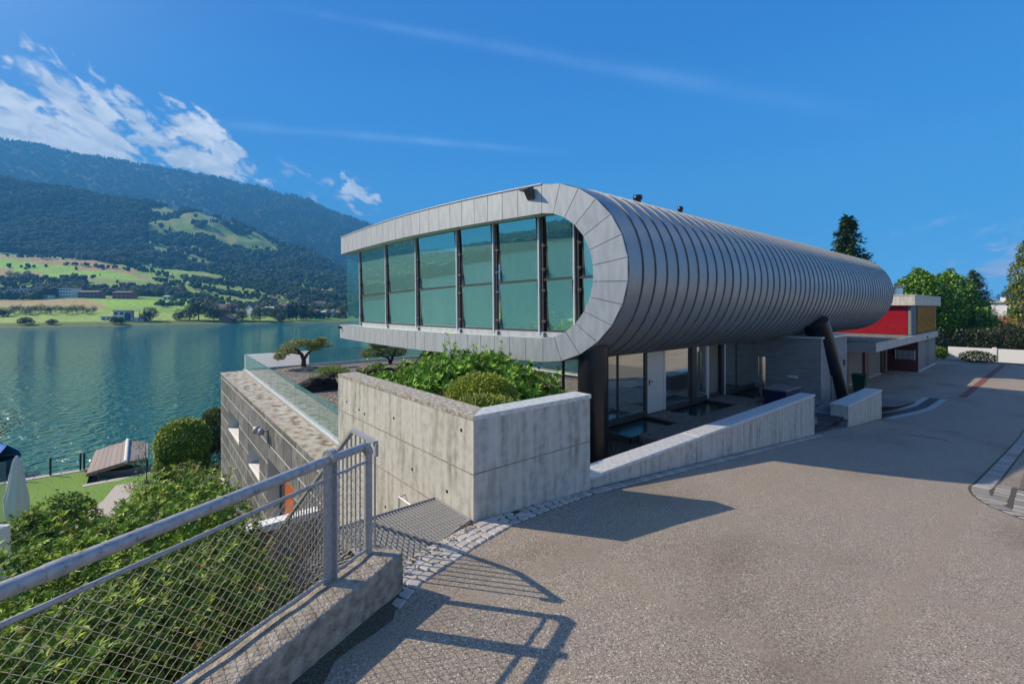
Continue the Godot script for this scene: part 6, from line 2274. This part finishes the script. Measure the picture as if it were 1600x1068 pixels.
	for q in [[-60, -2], [-2, 8]]:
		st = MB.new()
		var a := spot(q[0], 720, 11.0)
		var b := spot(q[1], 720, 11.0)
		st.hexa([Vector3(a.x, -5.3, a.z), Vector3(b.x, -5.3, b.z), Vector3(b.x, -3.75, b.z), Vector3(a.x, -3.75, a.z), Vector3(a.x + 0.01, -5.3, a.z - 0.02), Vector3(b.x + 0.01, -5.3, b.z - 0.02), Vector3(b.x + 0.01, -3.75, b.z - 0.02), Vector3(a.x + 0.01, -3.75, a.z - 0.02)])
		part(o, "glass_pane", st, M.clear)
	st = MB.new()
	var a := spot(-70, 800, 11.0)
	var b := spot(7, 800, 11.0)
	flat_bar(st, Vector3(a.x, -6.6, a.z), Vector3(b.x, -6.6, b.z), 0.25, 2.6)
	part(o, "plinth", st, M.white)
	# a sprig of a tree that stands outside the frame
	o = thing("overhanging_branch", "thin leafy branch reaching in over the lake at the left edge", "branch", spot(-40, 700, 9.0))
	st = MB.new()
	var tip := spot(12, 668, 9.0)
	st.tube([spot(-120, 730, 9.2), spot(-40, 700, 9.0), tip], [0.05, 0.025, 0.006], 6)
	part(o, "twig", st, M.bark)
	st = MB.new()
	for k in 12: leaf_cloud(st, spot(-70, 705, 9.0).lerp(tip, k / 11.0) + rand_dir(-1) * 0.1, Vector3(0.16, 0.12, 0.16), 14, 0.09, 0.03, Color(0.10, 0.10, 0.02), Color(0.22, 0.17, 0.04), 0.2, 1.0)
	part(o, "leaves", st, M.soft_leaf)

func boat(o: Node3D, c: Vector3, dir: Vector3, l: float, w: float, h: float, mat: Material, covered: bool) -> void:
	var side := Vector3(-dir.z, 0, dir.x)
	var st := MB.new()
	var rows := []
	for i in 13:
		var t := i / 12.0
		var hw := w / 2 * pow(clampf(1.0 - pow(maxf(0, t * 1.9 - 0.9), 2.2), 0.0, 1), 0.8)
		var keel := -0.1 + h * 0.5 * pow(t, 5)
		var p := c + dir * (t - 0.5) * l
		var r := []
		for q in [[-1.0, 1.0], [-0.85, 0.45], [-0.45, 0.08], [0.0, 0.0], [0.45, 0.08], [0.85, 0.45], [1.0, 1.0]]:
			r.append(p + side * hw * q[0] + Vector3(0, lerpf(keel, h + 0.15 * t * t, q[1]), 0))
		rows.append(r)
	for i in 12:
		for k in 6: st.quad(rows[i][k], rows[i + 1][k], rows[i + 1][k + 1], rows[i][k + 1])
	for k in 5: st.tri(rows[0][0], rows[0][k + 1], rows[0][k + 2])
	st.renorm(0)
	part(o, "hull", st, mat)
	st = MB.new()
	if covered:
		var ns := noise(98, 0.6, 3)
		for i in 12:
			for k in 8:
				var p := []
				for q in [[0, 0], [1, 0], [1, 1], [0, 1]]:
					var t: float = (i + q[0]) / 12.0
					var s: float = ((k + q[1]) / 8.0) * 2 - 1
					var hw := w / 2 * pow(clampf(1.0 - pow(maxf(0, t * 1.9 - 0.9), 2.2), 0.0, 1), 0.8) * 1.04
					var ridge := 1.15 * (1 - absf(s)) * (1 - pow(absf(t - 0.3) * 1.45, 2.0)) + 0.1
					p.append(c + dir * (t - 0.5) * l * 1.02 + side * hw * s + Vector3(0, h + 0.1 + maxf(0, ridge) - (0.22 if absf(s) > 0.95 else 0.0), 0) + Vector3(0, 0.05 * ns.get_noise_2d(t * 9, s * 5), 0))
				st.quad(p[0], p[1], p[2], p[3])
		st.renorm(0)
		part(o, "tarpaulin", st, M.tarp)
	else:
		for q in [0.25, 0.5, 0.72]:
			flat_bar(st, c + dir * (q - 0.5) * l - side * w * 0.45 + Vector3(0, h * 0.7, 0), c + dir * (q - 0.5) * l + side * w * 0.45 + Vector3(0, h * 0.7, 0), 0.22, 0.03)
		part(o, "benches", st, M.timber)

# the far shore is a relief read from a table: for each bearing the distance ahead and the height of eight features
const REL := [
	# u,   shore,      flat top,   bluff foot, bluff top, forest foot, near crest, dip, far crest
	[-1500, 300, -12.3, 520, -6, 600, 0, 660, 4, 950, 10, 1500, 20, 2000, 20, 3000, 60],
	[-850, 290, -12.3, 500, -5, 590, 0, 650, 6, 950, 14, 1500, 20, 2000, 22, 3000, 70],
	[-700, 280, -12.3, 500, -2, 590, 6, 650, 14, 950, 26, 1500, 45, 2000, 45, 3000, 180],
	[-550, 270, -12.3, 500, 6, 590, 20, 650, 34, 950, 75, 1500, 200, 2000, 170, 3000, 480],
	[-400, 265, -12.3, 500, 8, 590, 22, 650, 38, 950, 112, 1500, 390, 2000, 330, 3000, 930],
	[-250, 262, -12.3, 500, 9, 590, 20, 650, 38, 950, 118, 1500, 440, 2000, 350, 3000, 1160],
	[0, 275, -12.3, 490, 8, 560, 15, 640, 42, 950, 117, 1500, 425, 1950, 330, 3000, 1105],
	[150, 300, -12.3, 490, 9, 560, 16, 640, 40, 950, 101, 1500, 360, 1950, 280, 3000, 985],
	[300, 335, -12.3, 500, 7, 570, 13, 640, 33, 940, 76, 1500, 322, 1900, 240, 3000, 880],
	[400, 360, -12.3, 510, 2, 580, 8, 650, 24, 920, 62, 1450, 236, 1850, 190, 3000, 788],
	[450, 372, -12.3, 515, 0, 590, 5, 650, 18, 910, 54, 1400, 188, 1800, 160, 3000, 742],
	[565, 404, -12.3, 540, -3, 610, 2, 660, 10, 900, 34, 1250, 66, 1700, 90, 3000, 555],
	[700, 440, -12.3, 560, -6, 640, -2, 700, 4, 900, 14, 1200, 30, 1600, 40, 3000, 260],
	[900, 480, -12.3, 600, -9, 680, -6, 740, -3, 950, 2, 1200, 8, 1600, 10, 3000, 60],
	[1300, 520, -12.3, 640, -11, 720, -10, 780, -9, 980, -8, 1200, -6, 1600, -4, 3000, 0]]
const SROW := [0.0, 0.16, 0.24, 0.32, 0.48, 0.72, 0.80, 1.0]

func relief_at(u: float, s: float) -> Vector2: # (distance ahead, height)
	var i := 0
	while i < REL.size() - 2 and u > REL[i + 1][0]: i += 1
	var t := clampf((u - REL[i][0]) / float(REL[i + 1][0] - REL[i][0]), 0, 1)
	t = t * t * (3 - 2 * t) * 0.5 + t * 0.5
	var k := 0
	while k < 6 and s > SROW[k + 1]: k += 1
	var q := clampf((s - SROW[k]) / (SROW[k + 1] - SROW[k]), 0, 1)
	var d := lerpf(lerpf(REL[i][1 + k * 2], REL[i + 1][1 + k * 2], t), lerpf(REL[i][3 + k * 2], REL[i + 1][3 + k * 2], t), q)
	var hq := q
	if k >= 3: hq = q * q * (3 - 2 * q) * 0.45 + q * 0.55
	var h := lerpf(lerpf(REL[i][2 + k * 2], REL[i + 1][2 + k * 2], t), lerpf(REL[i][4 + k * 2], REL[i + 1][4 + k * 2], t), hq)
	return Vector2(d, h)

var nz_big: FastNoiseLite
var nz_mid: FastNoiseLite

func bearing(u: float) -> Vector3: # ground direction per metre ahead; beyond the frame it turns with even angles
	if u < -200.0:
		var an := atan2((-200.0 - 800.0) / PX, 1.0) - (-200.0 - u) * 0.00085
		var d := AX * sin(an) + AZ * cos(an)
		return d / cos(atan2(-1000.0 / PX, 1.0))
	return AX * ((u - 800.0) / PX) + AZ

func far_pt(u: float, s: float) -> Vector3:
	var r := relief_at(u, s)
	var p := bearing(u) * r.x
	var rough := smoothstep(0.3, 0.6, s)
	p.y = r.y + rough * (22.0 * nz_big.get_noise_2d(p.x, p.z) + 7.0 * nz_mid.get_noise_2d(p.x, p.z)) * (1.0 + 1.5 * smoothstep(0.75, 1.0, s)) * (1 - smoothstep(0.96, 1.0, s) * 0.75)
	p.y += (1 - rough) * 1.2 * nz_mid.get_noise_2d(p.x, p.z) * smoothstep(0.01, 0.1, s)
	return p

func is_forest(u: float, s: float, p: Vector3) -> float: # how wooded
	var m := nz_big.get_noise_2d(p.x * 1.7 + 300, p.z * 1.7)
	var w := smoothstep(0.45, 0.50, s + 0.05 * m + 0.5 * smoothstep(-190, -260, u))
	if s > 0.60 and s < 0.79 and u > 215 and u < 480: # the alp on the shoulder
		w *= 1.0 - smoothstep(0.0, 0.10, 0.50 - absf(m - 0.05) - absf((u - 330) / 420.0))
	if s > 0.5 and s < 0.7 and u > 230 and u < 470: w *= 1.0 - 0.85 * smoothstep(0.02, 0.2, m)
	return w

func field_colour(u: float, s: float, p: Vector3) -> Color:
	var m := nz_mid.get_noise_2d(p.x * 0.7, p.z * 0.7)
	var b := nz_big.get_noise_2d(p.x * 2.0, p.z * 2.0)
	var grass := Color(0.17, 0.34, 0.035)
	var bright := Color(0.26, 0.48, 0.035)
	var hay := Color(0.40, 0.28, 0.11)
	var olive := Color(0.23, 0.32, 0.06)
	var c := olive.lerp(grass, smoothstep(-0.3, 0.3, b))
	if s < 0.10: c = Color(0.31, 0.44, 0.085).lerp(grass, smoothstep(0.0, 0.35, m))
	if s < 0.02: c = Color(0.10, 0.15, 0.03)
	if s > 0.085 and s < 0.16: # hay below the village, then bright meadow to the right
		c = hay.lerp(Color(0.44, 0.35, 0.15), 0.5 + m) if u < 150 + 40 * b else bright
		if s < 0.105: c = c.lerp(olive, 0.5)
	if s > 0.33 and s < 0.5:
		var band := sin((s * 44.0 + u * 0.012 + b * 1.6))
		if u < 210 + 60 * b: c = hay if band > -0.25 else bright
		else: c = grass.lerp(Color(0.30, 0.40, 0.07), 0.5 + m) if band > -0.5 else Color(0.31, 0.28, 0.10)
		if s > 0.44: c = c.lerp(Color(0.15, 0.36, 0.06), 0.8)
	if s > 0.5: c = Color(0.19, 0.33, 0.06).lerp(Color(0.26, 0.29, 0.08), smoothstep(-0.1, 0.4, m))
	return c

func build_far() -> void:
	nz_big = noise(101, 0.0035, 4)
	nz_mid = noise(102, 0.02, 4)
	var us := []
	var u := -1500.0
	while u < -200: us.append(u); u += 40
	while u < 620: us.append(u); u += 6
	while u <= 1300: us.append(u); u += 40
	var ns := 150
	var rows := ns + 3
	var st := MB.new()
	for i in us.size():
		for j in rows:
			var s := float(j - 1) / ns
			var p := far_pt(us[i], clampf(s, 0, 1))
			if j == 0: p = bearing(us[i]) * (relief_at(us[i], 0).x - 40.0) + Vector3(0, -16, 0)
			if j == rows - 1: p = p * 1.3 + Vector3(0, -p.y * 0.8, 0)
			var f := is_forest(us[i], s, p)
			st.col = field_colour(us[i], s, p).lerp(Color(0.012, 0.035, 0.016), f)
			st.vert(p, Vector3.UP)
	for i in us.size() - 1:
		for j in rows - 1:
			var a := i * rows + j
			st.ix.append_array([a, a + rows + 1, a + rows, a, a + 1, a + rows + 1])
	# normals by neighbours
	for i in us.size():
		for j in rows:
			var a := st.v[max(i - 1, 0) * rows + j]
			var b := st.v[min(i + 1, us.size() - 1) * rows + j]
			var c := st.v[i * rows + max(j - 1, 0)]
			var d := st.v[i * rows + min(j + 1, rows - 1)]
			var nn := (b - a).cross(d - c).normalized()
			st.n[i * rows + j] = nn if nn.y > 0 else -nn
	ground("mountain_terrain", st, M.terrain)
	build_forest()
	build_far_things()

func tree_lump(seed_: int, conif: bool) -> MB: # one far-off tree, unit height, foot at 0
	var st := MB.new()
	var r := RandomNumberGenerator.new()
	r.seed = seed_
	if conif:
		for t in 4:
			var y0 := 0.08 + t * 0.2
			var y1 := minf(1.0, y0 + 0.42)
			var rad := 0.24 * (1.0 - t * 0.22)
			for k in 7:
				var a0 := TAU * k / 7 + t
				var a1 := TAU * (k + 1) / 7 + t
				var q0 := rad * r.randf_range(0.75, 1.2)
				st.col = Color.WHITE * r.randf_range(0.75, 1.2)
				st.tri(Vector3(cos(a1) * q0, y0, sin(a1) * q0), Vector3(cos(a0) * q0, y0 + 0.03, sin(a0) * q0), Vector3(0, y1, 0))
	else:
		for q in 9:
			var a := r.randf() * TAU
			var c := Vector3(cos(a) * r.randf_range(0.05, 0.27), r.randf_range(0.34, 0.80), sin(a) * r.randf_range(0.05, 0.27))
			if q == 0: c = Vector3(0, 0.72, 0)
			var rad := r.randf_range(0.17, 0.26)
			st.col = Color.WHITE * r.randf_range(0.75, 1.25)
			for ring in 3:
				for k in 6:
					var p := []
					for e in [[ring, k], [ring, k + 1], [ring + 1, k + 1], [ring + 1, k]]:
						var la: float = PI * e[0] / 3.0
						var lo: float = TAU * (e[1] % 6) / 6.0 + q
						var jit := 0.85 + 0.3 * fmod(absf(sin(e[0] * 12.9 + (e[1] % 6) * 78.2 + q * 3.7) * 43.7), 1.0)
						p.append(c + Vector3(sin(la) * cos(lo), cos(la) * 0.9, sin(la) * sin(lo)) * rad * jit)
					if ring == 0: st.tri(p[0], p[2], p[3])
					elif ring == 2: st.tri(p[0], p[1], p[2])
					else: st.quad(p[0], p[1], p[2], p[3])
		st.tube([Vector3(0, 0, 0), Vector3(0, 0.45, 0)], 0.035, 5, false)
	return st

func scatter(called: String, mesh: ArrayMesh, xf_: Array, cols: Array, mat: Material) -> void:
	var mm := MultiMesh.new()
	mm.transform_format = MultiMesh.TRANSFORM_3D
	mm.use_colors = true
	mm.mesh = mesh
	mm.instance_count = xf_.size()
	for i in xf_.size():
		mm.set_instance_transform(i, xf_[i])
		mm.set_instance_color(i, cols[i])
	var o := MultiMeshInstance3D.new()
	o.name = numbered(called)
	o.multimesh = mm
	o.material_override = mat
	add_child(o, true)
	o.set_meta("kind", "stuff")

var leaf_far: StandardMaterial3D

func build_forest() -> void:
	leaf_far = plain(1, 1, 1, 0.9)
	leaf_far.vertex_color_use_as_albedo = true
	var r := RandomNumberGenerator.new()
	r.seed = 31
	var sets := [[[], []], [[], []], [[], []]] # broad a, broad b, conifer
	var place := func(u: float, s: float, hgt: float, con: bool, tone: Color) -> void:
		var p := far_pt(u, s)
		var w := hgt * r.randf_range(0.8, 1.2) * (0.75 if con else 1.0)
		var t := Transform3D(Basis(Vector3.UP, r.randf() * TAU).scaled(Vector3(w, hgt, w)), p - Vector3(0, hgt * 0.06, 0))
		var k := 2 if con else r.randi() % 2
		sets[k][0].append(t)
		var q := r.randf_range(0.65, 1.25)
		q *= 1.0 + 0.75 * clampf(nz_mid.get_noise_2d(p.x * 0.6, p.z * 0.6) + 0.6 * nz_big.get_noise_2d(p.x * 2.5 + 90, p.z * 2.5), -0.7, 1.0)  # broad noise varies the tone and paints in light streaks of sunlit crowns
		sets[k][1].append(Color(tone.r * q, tone.g * q, tone.b * q))
	var dk := Color(0.014, 0.042, 0.018)
	var lt := Color(0.042, 0.088, 0.028)
	for k in 60000: # woods on both ridges
		var u := r.randf_range(-420, 640) if k % 5 else r.randf_range(-1500, -420)
		var s := 0.44 + 0.56 * pow(r.randf(), 0.9) if u > -260 else 0.004 + 0.9 * pow(r.randf(), 1.3)
		if s > 0.735 and s < 0.83: continue
		var p := far_pt(u, s)
		if r.randf() > is_forest(u, s, p): continue
		var con := r.randf() < (0.35 if s < 0.75 else 0.75)
		place.call(u, s, r.randf_range(11, 19) if s < 0.75 else r.randf_range(16, 27), con, dk.lerp(lt, r.randf() * (0.9 if not con else 0.3)))
	# hedges and copses between the fields: strips of (u, s) to (u, s), half width in s, count, height
	for q in [[-160, 0.20, 60, 0.21, 0.055, 330, 9], [60, 0.215, 130, 0.25, 0.05, 170, 12], [130, 0.235, 275, 0.245, 0.018, 190, 9], [190, 0.255, 262, 0.262, 0.012, 60, 10], [0, 0.30, 120, 0.31, 0.012, 60, 8], [-200, 0.36, 60, 0.375, 0.004, 24, 9], [118, 0.455, 185, 0.42, 0.010, 60, 13], [185, 0.42, 222, 0.40, 0.006, 30, 13], [210, 0.395, 330, 0.36, 0.010, 60, 8], [300, 0.36, 480, 0.34, 0.012, 150, 9], [260, 0.235, 330, 0.20, 0.03, 60, 8], [380, 0.40, 470, 0.40, 0.02, 130, 12], [440, 0.35, 565, 0.30, 0.022, 240, 10], [470, 0.26, 565, 0.22, 0.02, 90, 8], [340, 0.27, 400, 0.27, 0.004, 30, 5], [300, 0.10, 345, 0.10, 0.012, 40, 8], [415, 0.06, 565, 0.05, 0.03, 130, 7], [240, 0.115, 285, 0.115, 0.006, 40, 4], [0, 0.43, 110, 0.44, 0.006, 22, 8], [360, 0.44, 560, 0.42, 0.03, 200, 12], [0, 0.34, 330, 0.33, 0.05, 16, 6], [250, 0.28, 560, 0.27, 0.06, 90, 7], [250, 0.14, 560, 0.14, 0.05, 110, 6], [300, 0.30, 420, 0.24, 0.004, 44, 7], [240, 0.33, 360, 0.27, 0.004, 40, 7], [330, 0.44, 420, 0.30, 0.006, 50, 9], [420, 0.33, 520, 0.23, 0.006, 50, 8], [200, 0.455, 420, 0.425, 0.004, 60, 8], [100, 0.395, 200, 0.385, 0.003, 26, 7], [-40, 0.275, 90, 0.29, 0.004, 40, 7], [300, 0.19, 470, 0.17, 0.003, 60, 5], [370, 0.12, 440, 0.10, 0.012, 50, 7], [480, 0.11, 560, 0.12, 0.02, 80, 8], [-900, 0.25, -200, 0.22, 0.05, 260, 10], [-900, 0.40, -200, 0.42, 0.02, 160, 11]]:
		for k in int(q[5]):
			var t := r.randf()
			var s: float = lerpf(q[1], q[3], t) + q[4] * r.randf_range(-1, 1)
			place.call(lerpf(q[0], q[2], t), s, q[6] * r.randf_range(0.55, 1.3), r.randf() < 0.06, dk.lerp(lt, r.randf()))
	for k in 3: scatter("forest", tree_lump(40 + k, k == 2).mesh(), sets[k][0], sets[k][1], leaf_far)

const NTH := ["first", "second", "third", "fourth", "fifth", "sixth", "seventh", "eighth", "ninth", "tenth", "eleventh", "twelfth", "thirteenth", "fourteenth", "fifteenth", "sixteenth", "seventeenth", "eighteenth", "nineteenth", "twentieth"]

func shore_tree(label: String, u: float, s: float, hgt: float, wide: float, tone: Color, group := "", called := "shore_tree", leaves := 900) -> void:
	var f := far_pt(u, s)
	var o := thing(called, label, "tree", f, group)
	var st := MB.new()
	st.tube([Vector3(0, -0.5, 0), Vector3(0, hgt * 0.5, 0)], [hgt * 0.03, hgt * 0.02], 6, false)
	part(o, "trunk", st, M.bark, true)
	st = MB.new()
	if wide < 0.4 * hgt: # poplar
		leaf_cloud(st, Vector3(0, hgt * 0.55, 0), Vector3(wide / 2, hgt * 0.46, wide / 2), leaves, hgt * 0.08, hgt * 0.05, tone, tone * 1.7, -0.5, 0.5)
	else:
		for k in 6:
			var a := TAU * k / 6.0 + rng.randf()
			var rr := wide * rng.randf_range(0.22, 0.32)
			var c := Vector3(cos(a) * wide * 0.24, hgt * rng.randf_range(0.30, 0.66), sin(a) * wide * 0.24) if k else Vector3(0, hgt * 0.72, 0)
			leaf_cloud(st, c, Vector3(rr, minf(rr, hgt * 0.28), rr), int(leaves / 6.0), wide * 0.085, wide * 0.06, tone, tone * 1.9, 0.2, 0.5)
	part(o, "crown", st, M.soft_leaf, true)

func far_house(called: String, label: String, u: float, s: float, size: Vector3, turn: float, wall: Material, roof: Material, pitch: float, wins: int, floors := 2) -> Node3D:
	var f := far_pt(u, s)
	f.y -= 0.4
	var o := thing(called, label, "house", f)
	o.rotation.y = turn
	var st := MB.new()
	st.box(Vector3(-size.x / 2, -2, -size.z / 2), Vector3(size.x / 2, size.y, size.z / 2))
	part(o, "wall", st, wall, true)
	st = MB.new()
	var e := 0.5
	if pitch > 0.05:
		var h := size.z * 0.5 * pitch
		st.prism([Vector2(-size.z / 2 - e, -0.3), Vector2(0, h), Vector2(size.z / 2 + e, -0.3), Vector2(size.z / 2 + e, -0.05), Vector2(0, h + 0.28), Vector2(-size.z / 2 - e, -0.05)], Vector3(-size.x / 2 - e, size.y + 0.05, 0), Vector3(0, 0, 1), Vector3(0, 1, 0), Vector3(size.x + 2 * e, 0, 0))
		var ga := MB.new()
		ga.prism([Vector2(-size.z / 2, 0), Vector2(size.z / 2, 0), Vector2(0, h - 0.05)], Vector3(-size.x / 2 + 0.02, size.y, 0), Vector3(0, 0, 1), Vector3(0, 1, 0), Vector3(size.x - 0.04, 0, 0))
		part(o, "gable", ga, wall, true)
	else:
		st.box(Vector3(-size.x / 2 - e, size.y, -size.z / 2 - e), Vector3(size.x / 2 + e, size.y + 0.4, size.z / 2 + e))
	part(o, "roof", st, roof, true)
	for fl in floors:
		for k in wins:
			var x := -size.x / 2 + (k + 0.5) * size.x / wins
			var y := size.y * (fl + 0.28) / floors
			var hh := size.y / floors * 0.45
			for sd in [1.0, -1.0]:
				st = MB.new()
				st.box(Vector3(x - size.x / wins * 0.3, y, sd * (size.z / 2 + 0.03) - 0.03), Vector3(x + size.x / wins * 0.3, y + hh, sd * (size.z / 2 + 0.03) + 0.03))
				part(o, "window", st, M.pane_far, true)
	return o

func build_far_things() -> void:
	var face := atan2(-AZ.x, -AZ.z) # turned to the water
	# shore villa with its canopy deck
	var v := far_house("lake_villa", "white flat-roofed villa with a dark glazed bay on the far shore", 193, 0.022, Vector3(10, 7.2, 7), face + 0.35, M.render_white, M.dark_frame, 0, 3, 2)
	var st := MB.new()
	st.box(Vector3(1.8, 0.3, 3.4), Vector3(5.3, 5.6, 3.7))
	part(v, "glazed_bay", st, M.pane_far, true)
	st = MB.new()
	st.box(Vector3(-5.3, 7.4, -4.5), Vector3(14.5, 7.7, 4.6))
	part(v, "deck_roof", st, M.canvas, true)
	for q in [7.0, 10.5, 14.0]:
		st = MB.new()
		st.box(Vector3(q, -1, 3.8), Vector3(q + 0.3, 7.4, 4.1))
		part(v, "post", st, M.dark_frame, true)
	st = MB.new()
	st.box(Vector3(5.0, -2, -2), Vector3(13.5, 2.4, 3.2))
	part(v, "terrace", st, M.render_white, true)
	far_house("low_annex", "long low white annex left of the shore villa", 172, 0.024, Vector3(9, 2.8, 5), face + 0.35, M.render_white, M.concrete, 0, 3, 1)
	far_house("white_house", "white terraced house standing left above the hay field", 33, 0.185, Vector3(20, 10, 11), face + 0.2, M.render_white, M.render_white, 0, 5, 3)
	far_house("white_house", "white terraced house in the middle of the bluff above the hay field", 108, 0.185, Vector3(19, 10.5, 11), face - 0.15, M.render_white, M.render_white, 0, 5, 3)
	far_house("long_white_house", "long low white building between the two terraced houses", 63, 0.172, Vector3(24, 4, 8), face, M.render_white, M.concrete, 0, 8, 1)
	far_house("brown_house", "dark brown house right of the middle terraced house", 143, 0.18, Vector3(22, 7, 10), face, M.roof_far, M.roof_far, 0.3, 5, 2)
	far_house("brown_house", "broad reddish-brown house at the right end of the bluff", 195, 0.18, Vector3(20, 7.5, 10), face, M.roof_red, M.roof_far, 0.25, 4, 2)
	far_house("field_barn", "small grey barn among trees above the bright meadow", 264, 0.185, Vector3(9, 4, 6), face, M.render_white, M.concrete, 0.3, 2, 1)
	far_house("farmhouse", "grey-roofed farmhouse half hidden behind the dark shore trees", 352, 0.075, Vector3(18, 5, 10), face + 0.3, M.canvas, M.roof_far, 0.6, 4, 1)
	far_house("gabled_house", "white gabled house behind a round tree on the shore", 396, 0.06, Vector3(9, 6.5, 8), face + 1.2, M.render_white, M.roof_far, 0.8, 2, 2)
	far_house("gabled_house", "low house with a pinkish roof right of the white gabled house", 418, 0.085, Vector3(13, 4.5, 8), face, M.render_white, M.canvas, 0.4, 4, 1)
	far_house("hill_barn", "small dark barn on the slope above the poplars", 428, 0.25, Vector3(8, 4, 6), face + 0.5, M.roof_far, M.roof_far, 0.6, 2, 1)
	far_house("hill_house", "pale house by a tree on the slope right of the poplars", 468, 0.24, Vector3(9, 6, 8), face - 0.4, M.canvas, M.roof_far, 0.7, 2, 2)
	far_house("white_villa", "wide white house with a grey roof near the right end of the far shore", 506, 0.05, Vector3(19, 5, 10), face, M.render_white, M.concrete, 0.45, 5, 1)
	far_house("dark_house", "brown house among trees left of the wide white house", 488, 0.055, Vector3(13, 4.5, 9), face, M.roof_far, M.roof_red, 0.45, 3, 1)
	far_house("hill_farm", "white farm buildings high on the slope under the wood", 431, 0.42, Vector3(16, 5, 9), face, M.render_white, M.roof_far, 0.6, 4, 1)
	far_house("shore_cottage", "small pale cottage with a dark roof between the poplars and the wide white house", 483, 0.045, Vector3(9, 4.2, 7), face + 0.4, M.render_white, M.roof_far, 0.7, 2, 1)
	far_house("shore_cottage", "low cottage with a reddish roof at the right end of the far shore", 532, 0.06, Vector3(10, 4.2, 7), face - 0.3, M.render_white, M.roof_red, 0.6, 3, 1)
	far_house("meadow_house", "small white house alone on the bright meadow above the poplars", 443, 0.13, Vector3(9, 5, 7), face, M.render_white, M.roof_far, 0.6, 2, 2)
	far_house("meadow_house", "grey-roofed house by the hedge right of the pale hill house", 500, 0.17, Vector3(11, 5, 8), face + 0.5, M.canvas, M.roof_far, 0.6, 3, 2)
	far_house("boathouse", "dark wooden boathouse with a pale door under the shore trees", 356, 0.005, Vector3(8, 3.6, 9), face + 1.57, M.roof_far, M.roof_far, 0.6, 1, 1)
	# trees that can be told apart on the far shore
	var dk := Color(0.026, 0.055, 0.016)
	var md := Color(0.045, 0.085, 0.02)
	for k in 16: # the orchard row
		var uu := 22.0 + k * 8.2 + rng.randf_range(-1.6, 1.6)
		shore_tree("orchard tree, %s from the left in the row on the meadow" % NTH[k], uu, 0.055 + 0.006 * sin(k * 1.7), rng.randf_range(5.5, 8), rng.randf_range(5, 7), dk, "fruit trees in a row on the far meadow", "orchard_tree", 1000)
	var named := [
		[40, 0.008, 5, 9, "round bush on the meadow edge, left of two by the water"], [80, 0.008, 3.6, 7, "smaller round bush on the meadow edge, right of two by the water"], [5, 0.045, 6, 11, "wide dark tree at the left end of the orchard row"],
		[180, 0.006, 5.5, 8, "dark bush in front of the low annex"], [189, 0.004, 5.5, 7, "dark bush touching the front of the shore villa"], [234, 0.018, 10.5, 13, "broad tree standing alone right of the shore villa"],
		[281, 0.02, 9, 10, "low dense tree at the left end of the shore wood"], [296, 0.02, 13, 12, "tall dense tree, second in the shore wood"], [310, 0.02, 16, 15, "largest dark tree of the shore wood"], [327, 0.045, 20, 13, "tallest tree standing behind the shore wood"], [334, 0.018, 14, 13, "dense tree in the middle of the shore wood"], [347, 0.014, 11, 12, "lighter round tree before the grey farmhouse roof"], [362, 0.022, 16, 12, "dark purple-leaved beech in the shore wood"], [378, 0.012, 11, 11, "green tree right of the purple beech"], [406, 0.012, 15, 14, "large round tree before the white gabled house"], [428, 0.03, 13, 10, "tree between the pinkish roof and the poplars"], [440, 0.008, 7, 10, "low shrubby tree left of the poplars"],
		[486, 0.03, 17, 7, "slim dark tree just right of the poplars"], [515, 0.05, 14, 10, "tree behind the wide white house"], [535, 0.04, 14, 9, "tree by the water near the house front edge"], [470, 0.23, 13, 11, "tree beside the pale hill house"], [428, 0.27, 13, 9, "tree behind the small dark hill barn"], [452, 0.25, 14, 15, "broad grey-green tree left of the pale hill house"]]
	for q in named:
		var tone: Color = Color(0.05, 0.02, 0.025) if "purple" in q[4] else (md if rng.randf() < 0.4 else dk)
		shore_tree(q[4], q[0], q[1], q[2], q[3], tone, "", "shore_tree", 1500)
	var pu := [449.5, 452.5, 457, 462.5, 470.5, 474, 478]
	var ph := [13.5, 12, 13, 15, 14, 12, 12.5]
	for k in 7: shore_tree("dark poplar, %s from the left in the row by the water" % NTH[k], pu[k], 0.02, ph[k], 2.6, Color(0.018, 0.04, 0.014), "poplars on the far shore", "poplar_tree", 700)
	# long shadows' owners on the hay slope: round field trees
	var ft := [[205, 0.415, 17, 14, "large round tree on the hay slope"], [190, 0.425, 15, 12, "round tree left of the largest on the hay slope"], [163, 0.43, 15, 12, "tree at the left of the row on the hay slope"], [118, 0.25, 15, 15, "big tree behind the bluff wood"], [74, 0.24, 17, 18, "broad dark tree at the left of the bluff wood"], [16, 0.33, 9, 11, "round bush tree on the upper meadow, left of three"], [28, 0.33, 8, 10, "round bush tree on the upper meadow, middle of three"], [42, 0.33, 9, 10, "round bush tree on the upper meadow, right of three"], [208, 0.19, 14, 14, "light green tree in front of the reddish house"], [50, 0.165, 8, 11, "bush tree before the left terraced house"], [278, 0.24, 17, 14, "pale green tree left of the field barn"]]
	for q in ft: shore_tree(q[4], q[0], q[1], q[2], q[3], md, "", "field_tree", 1100)
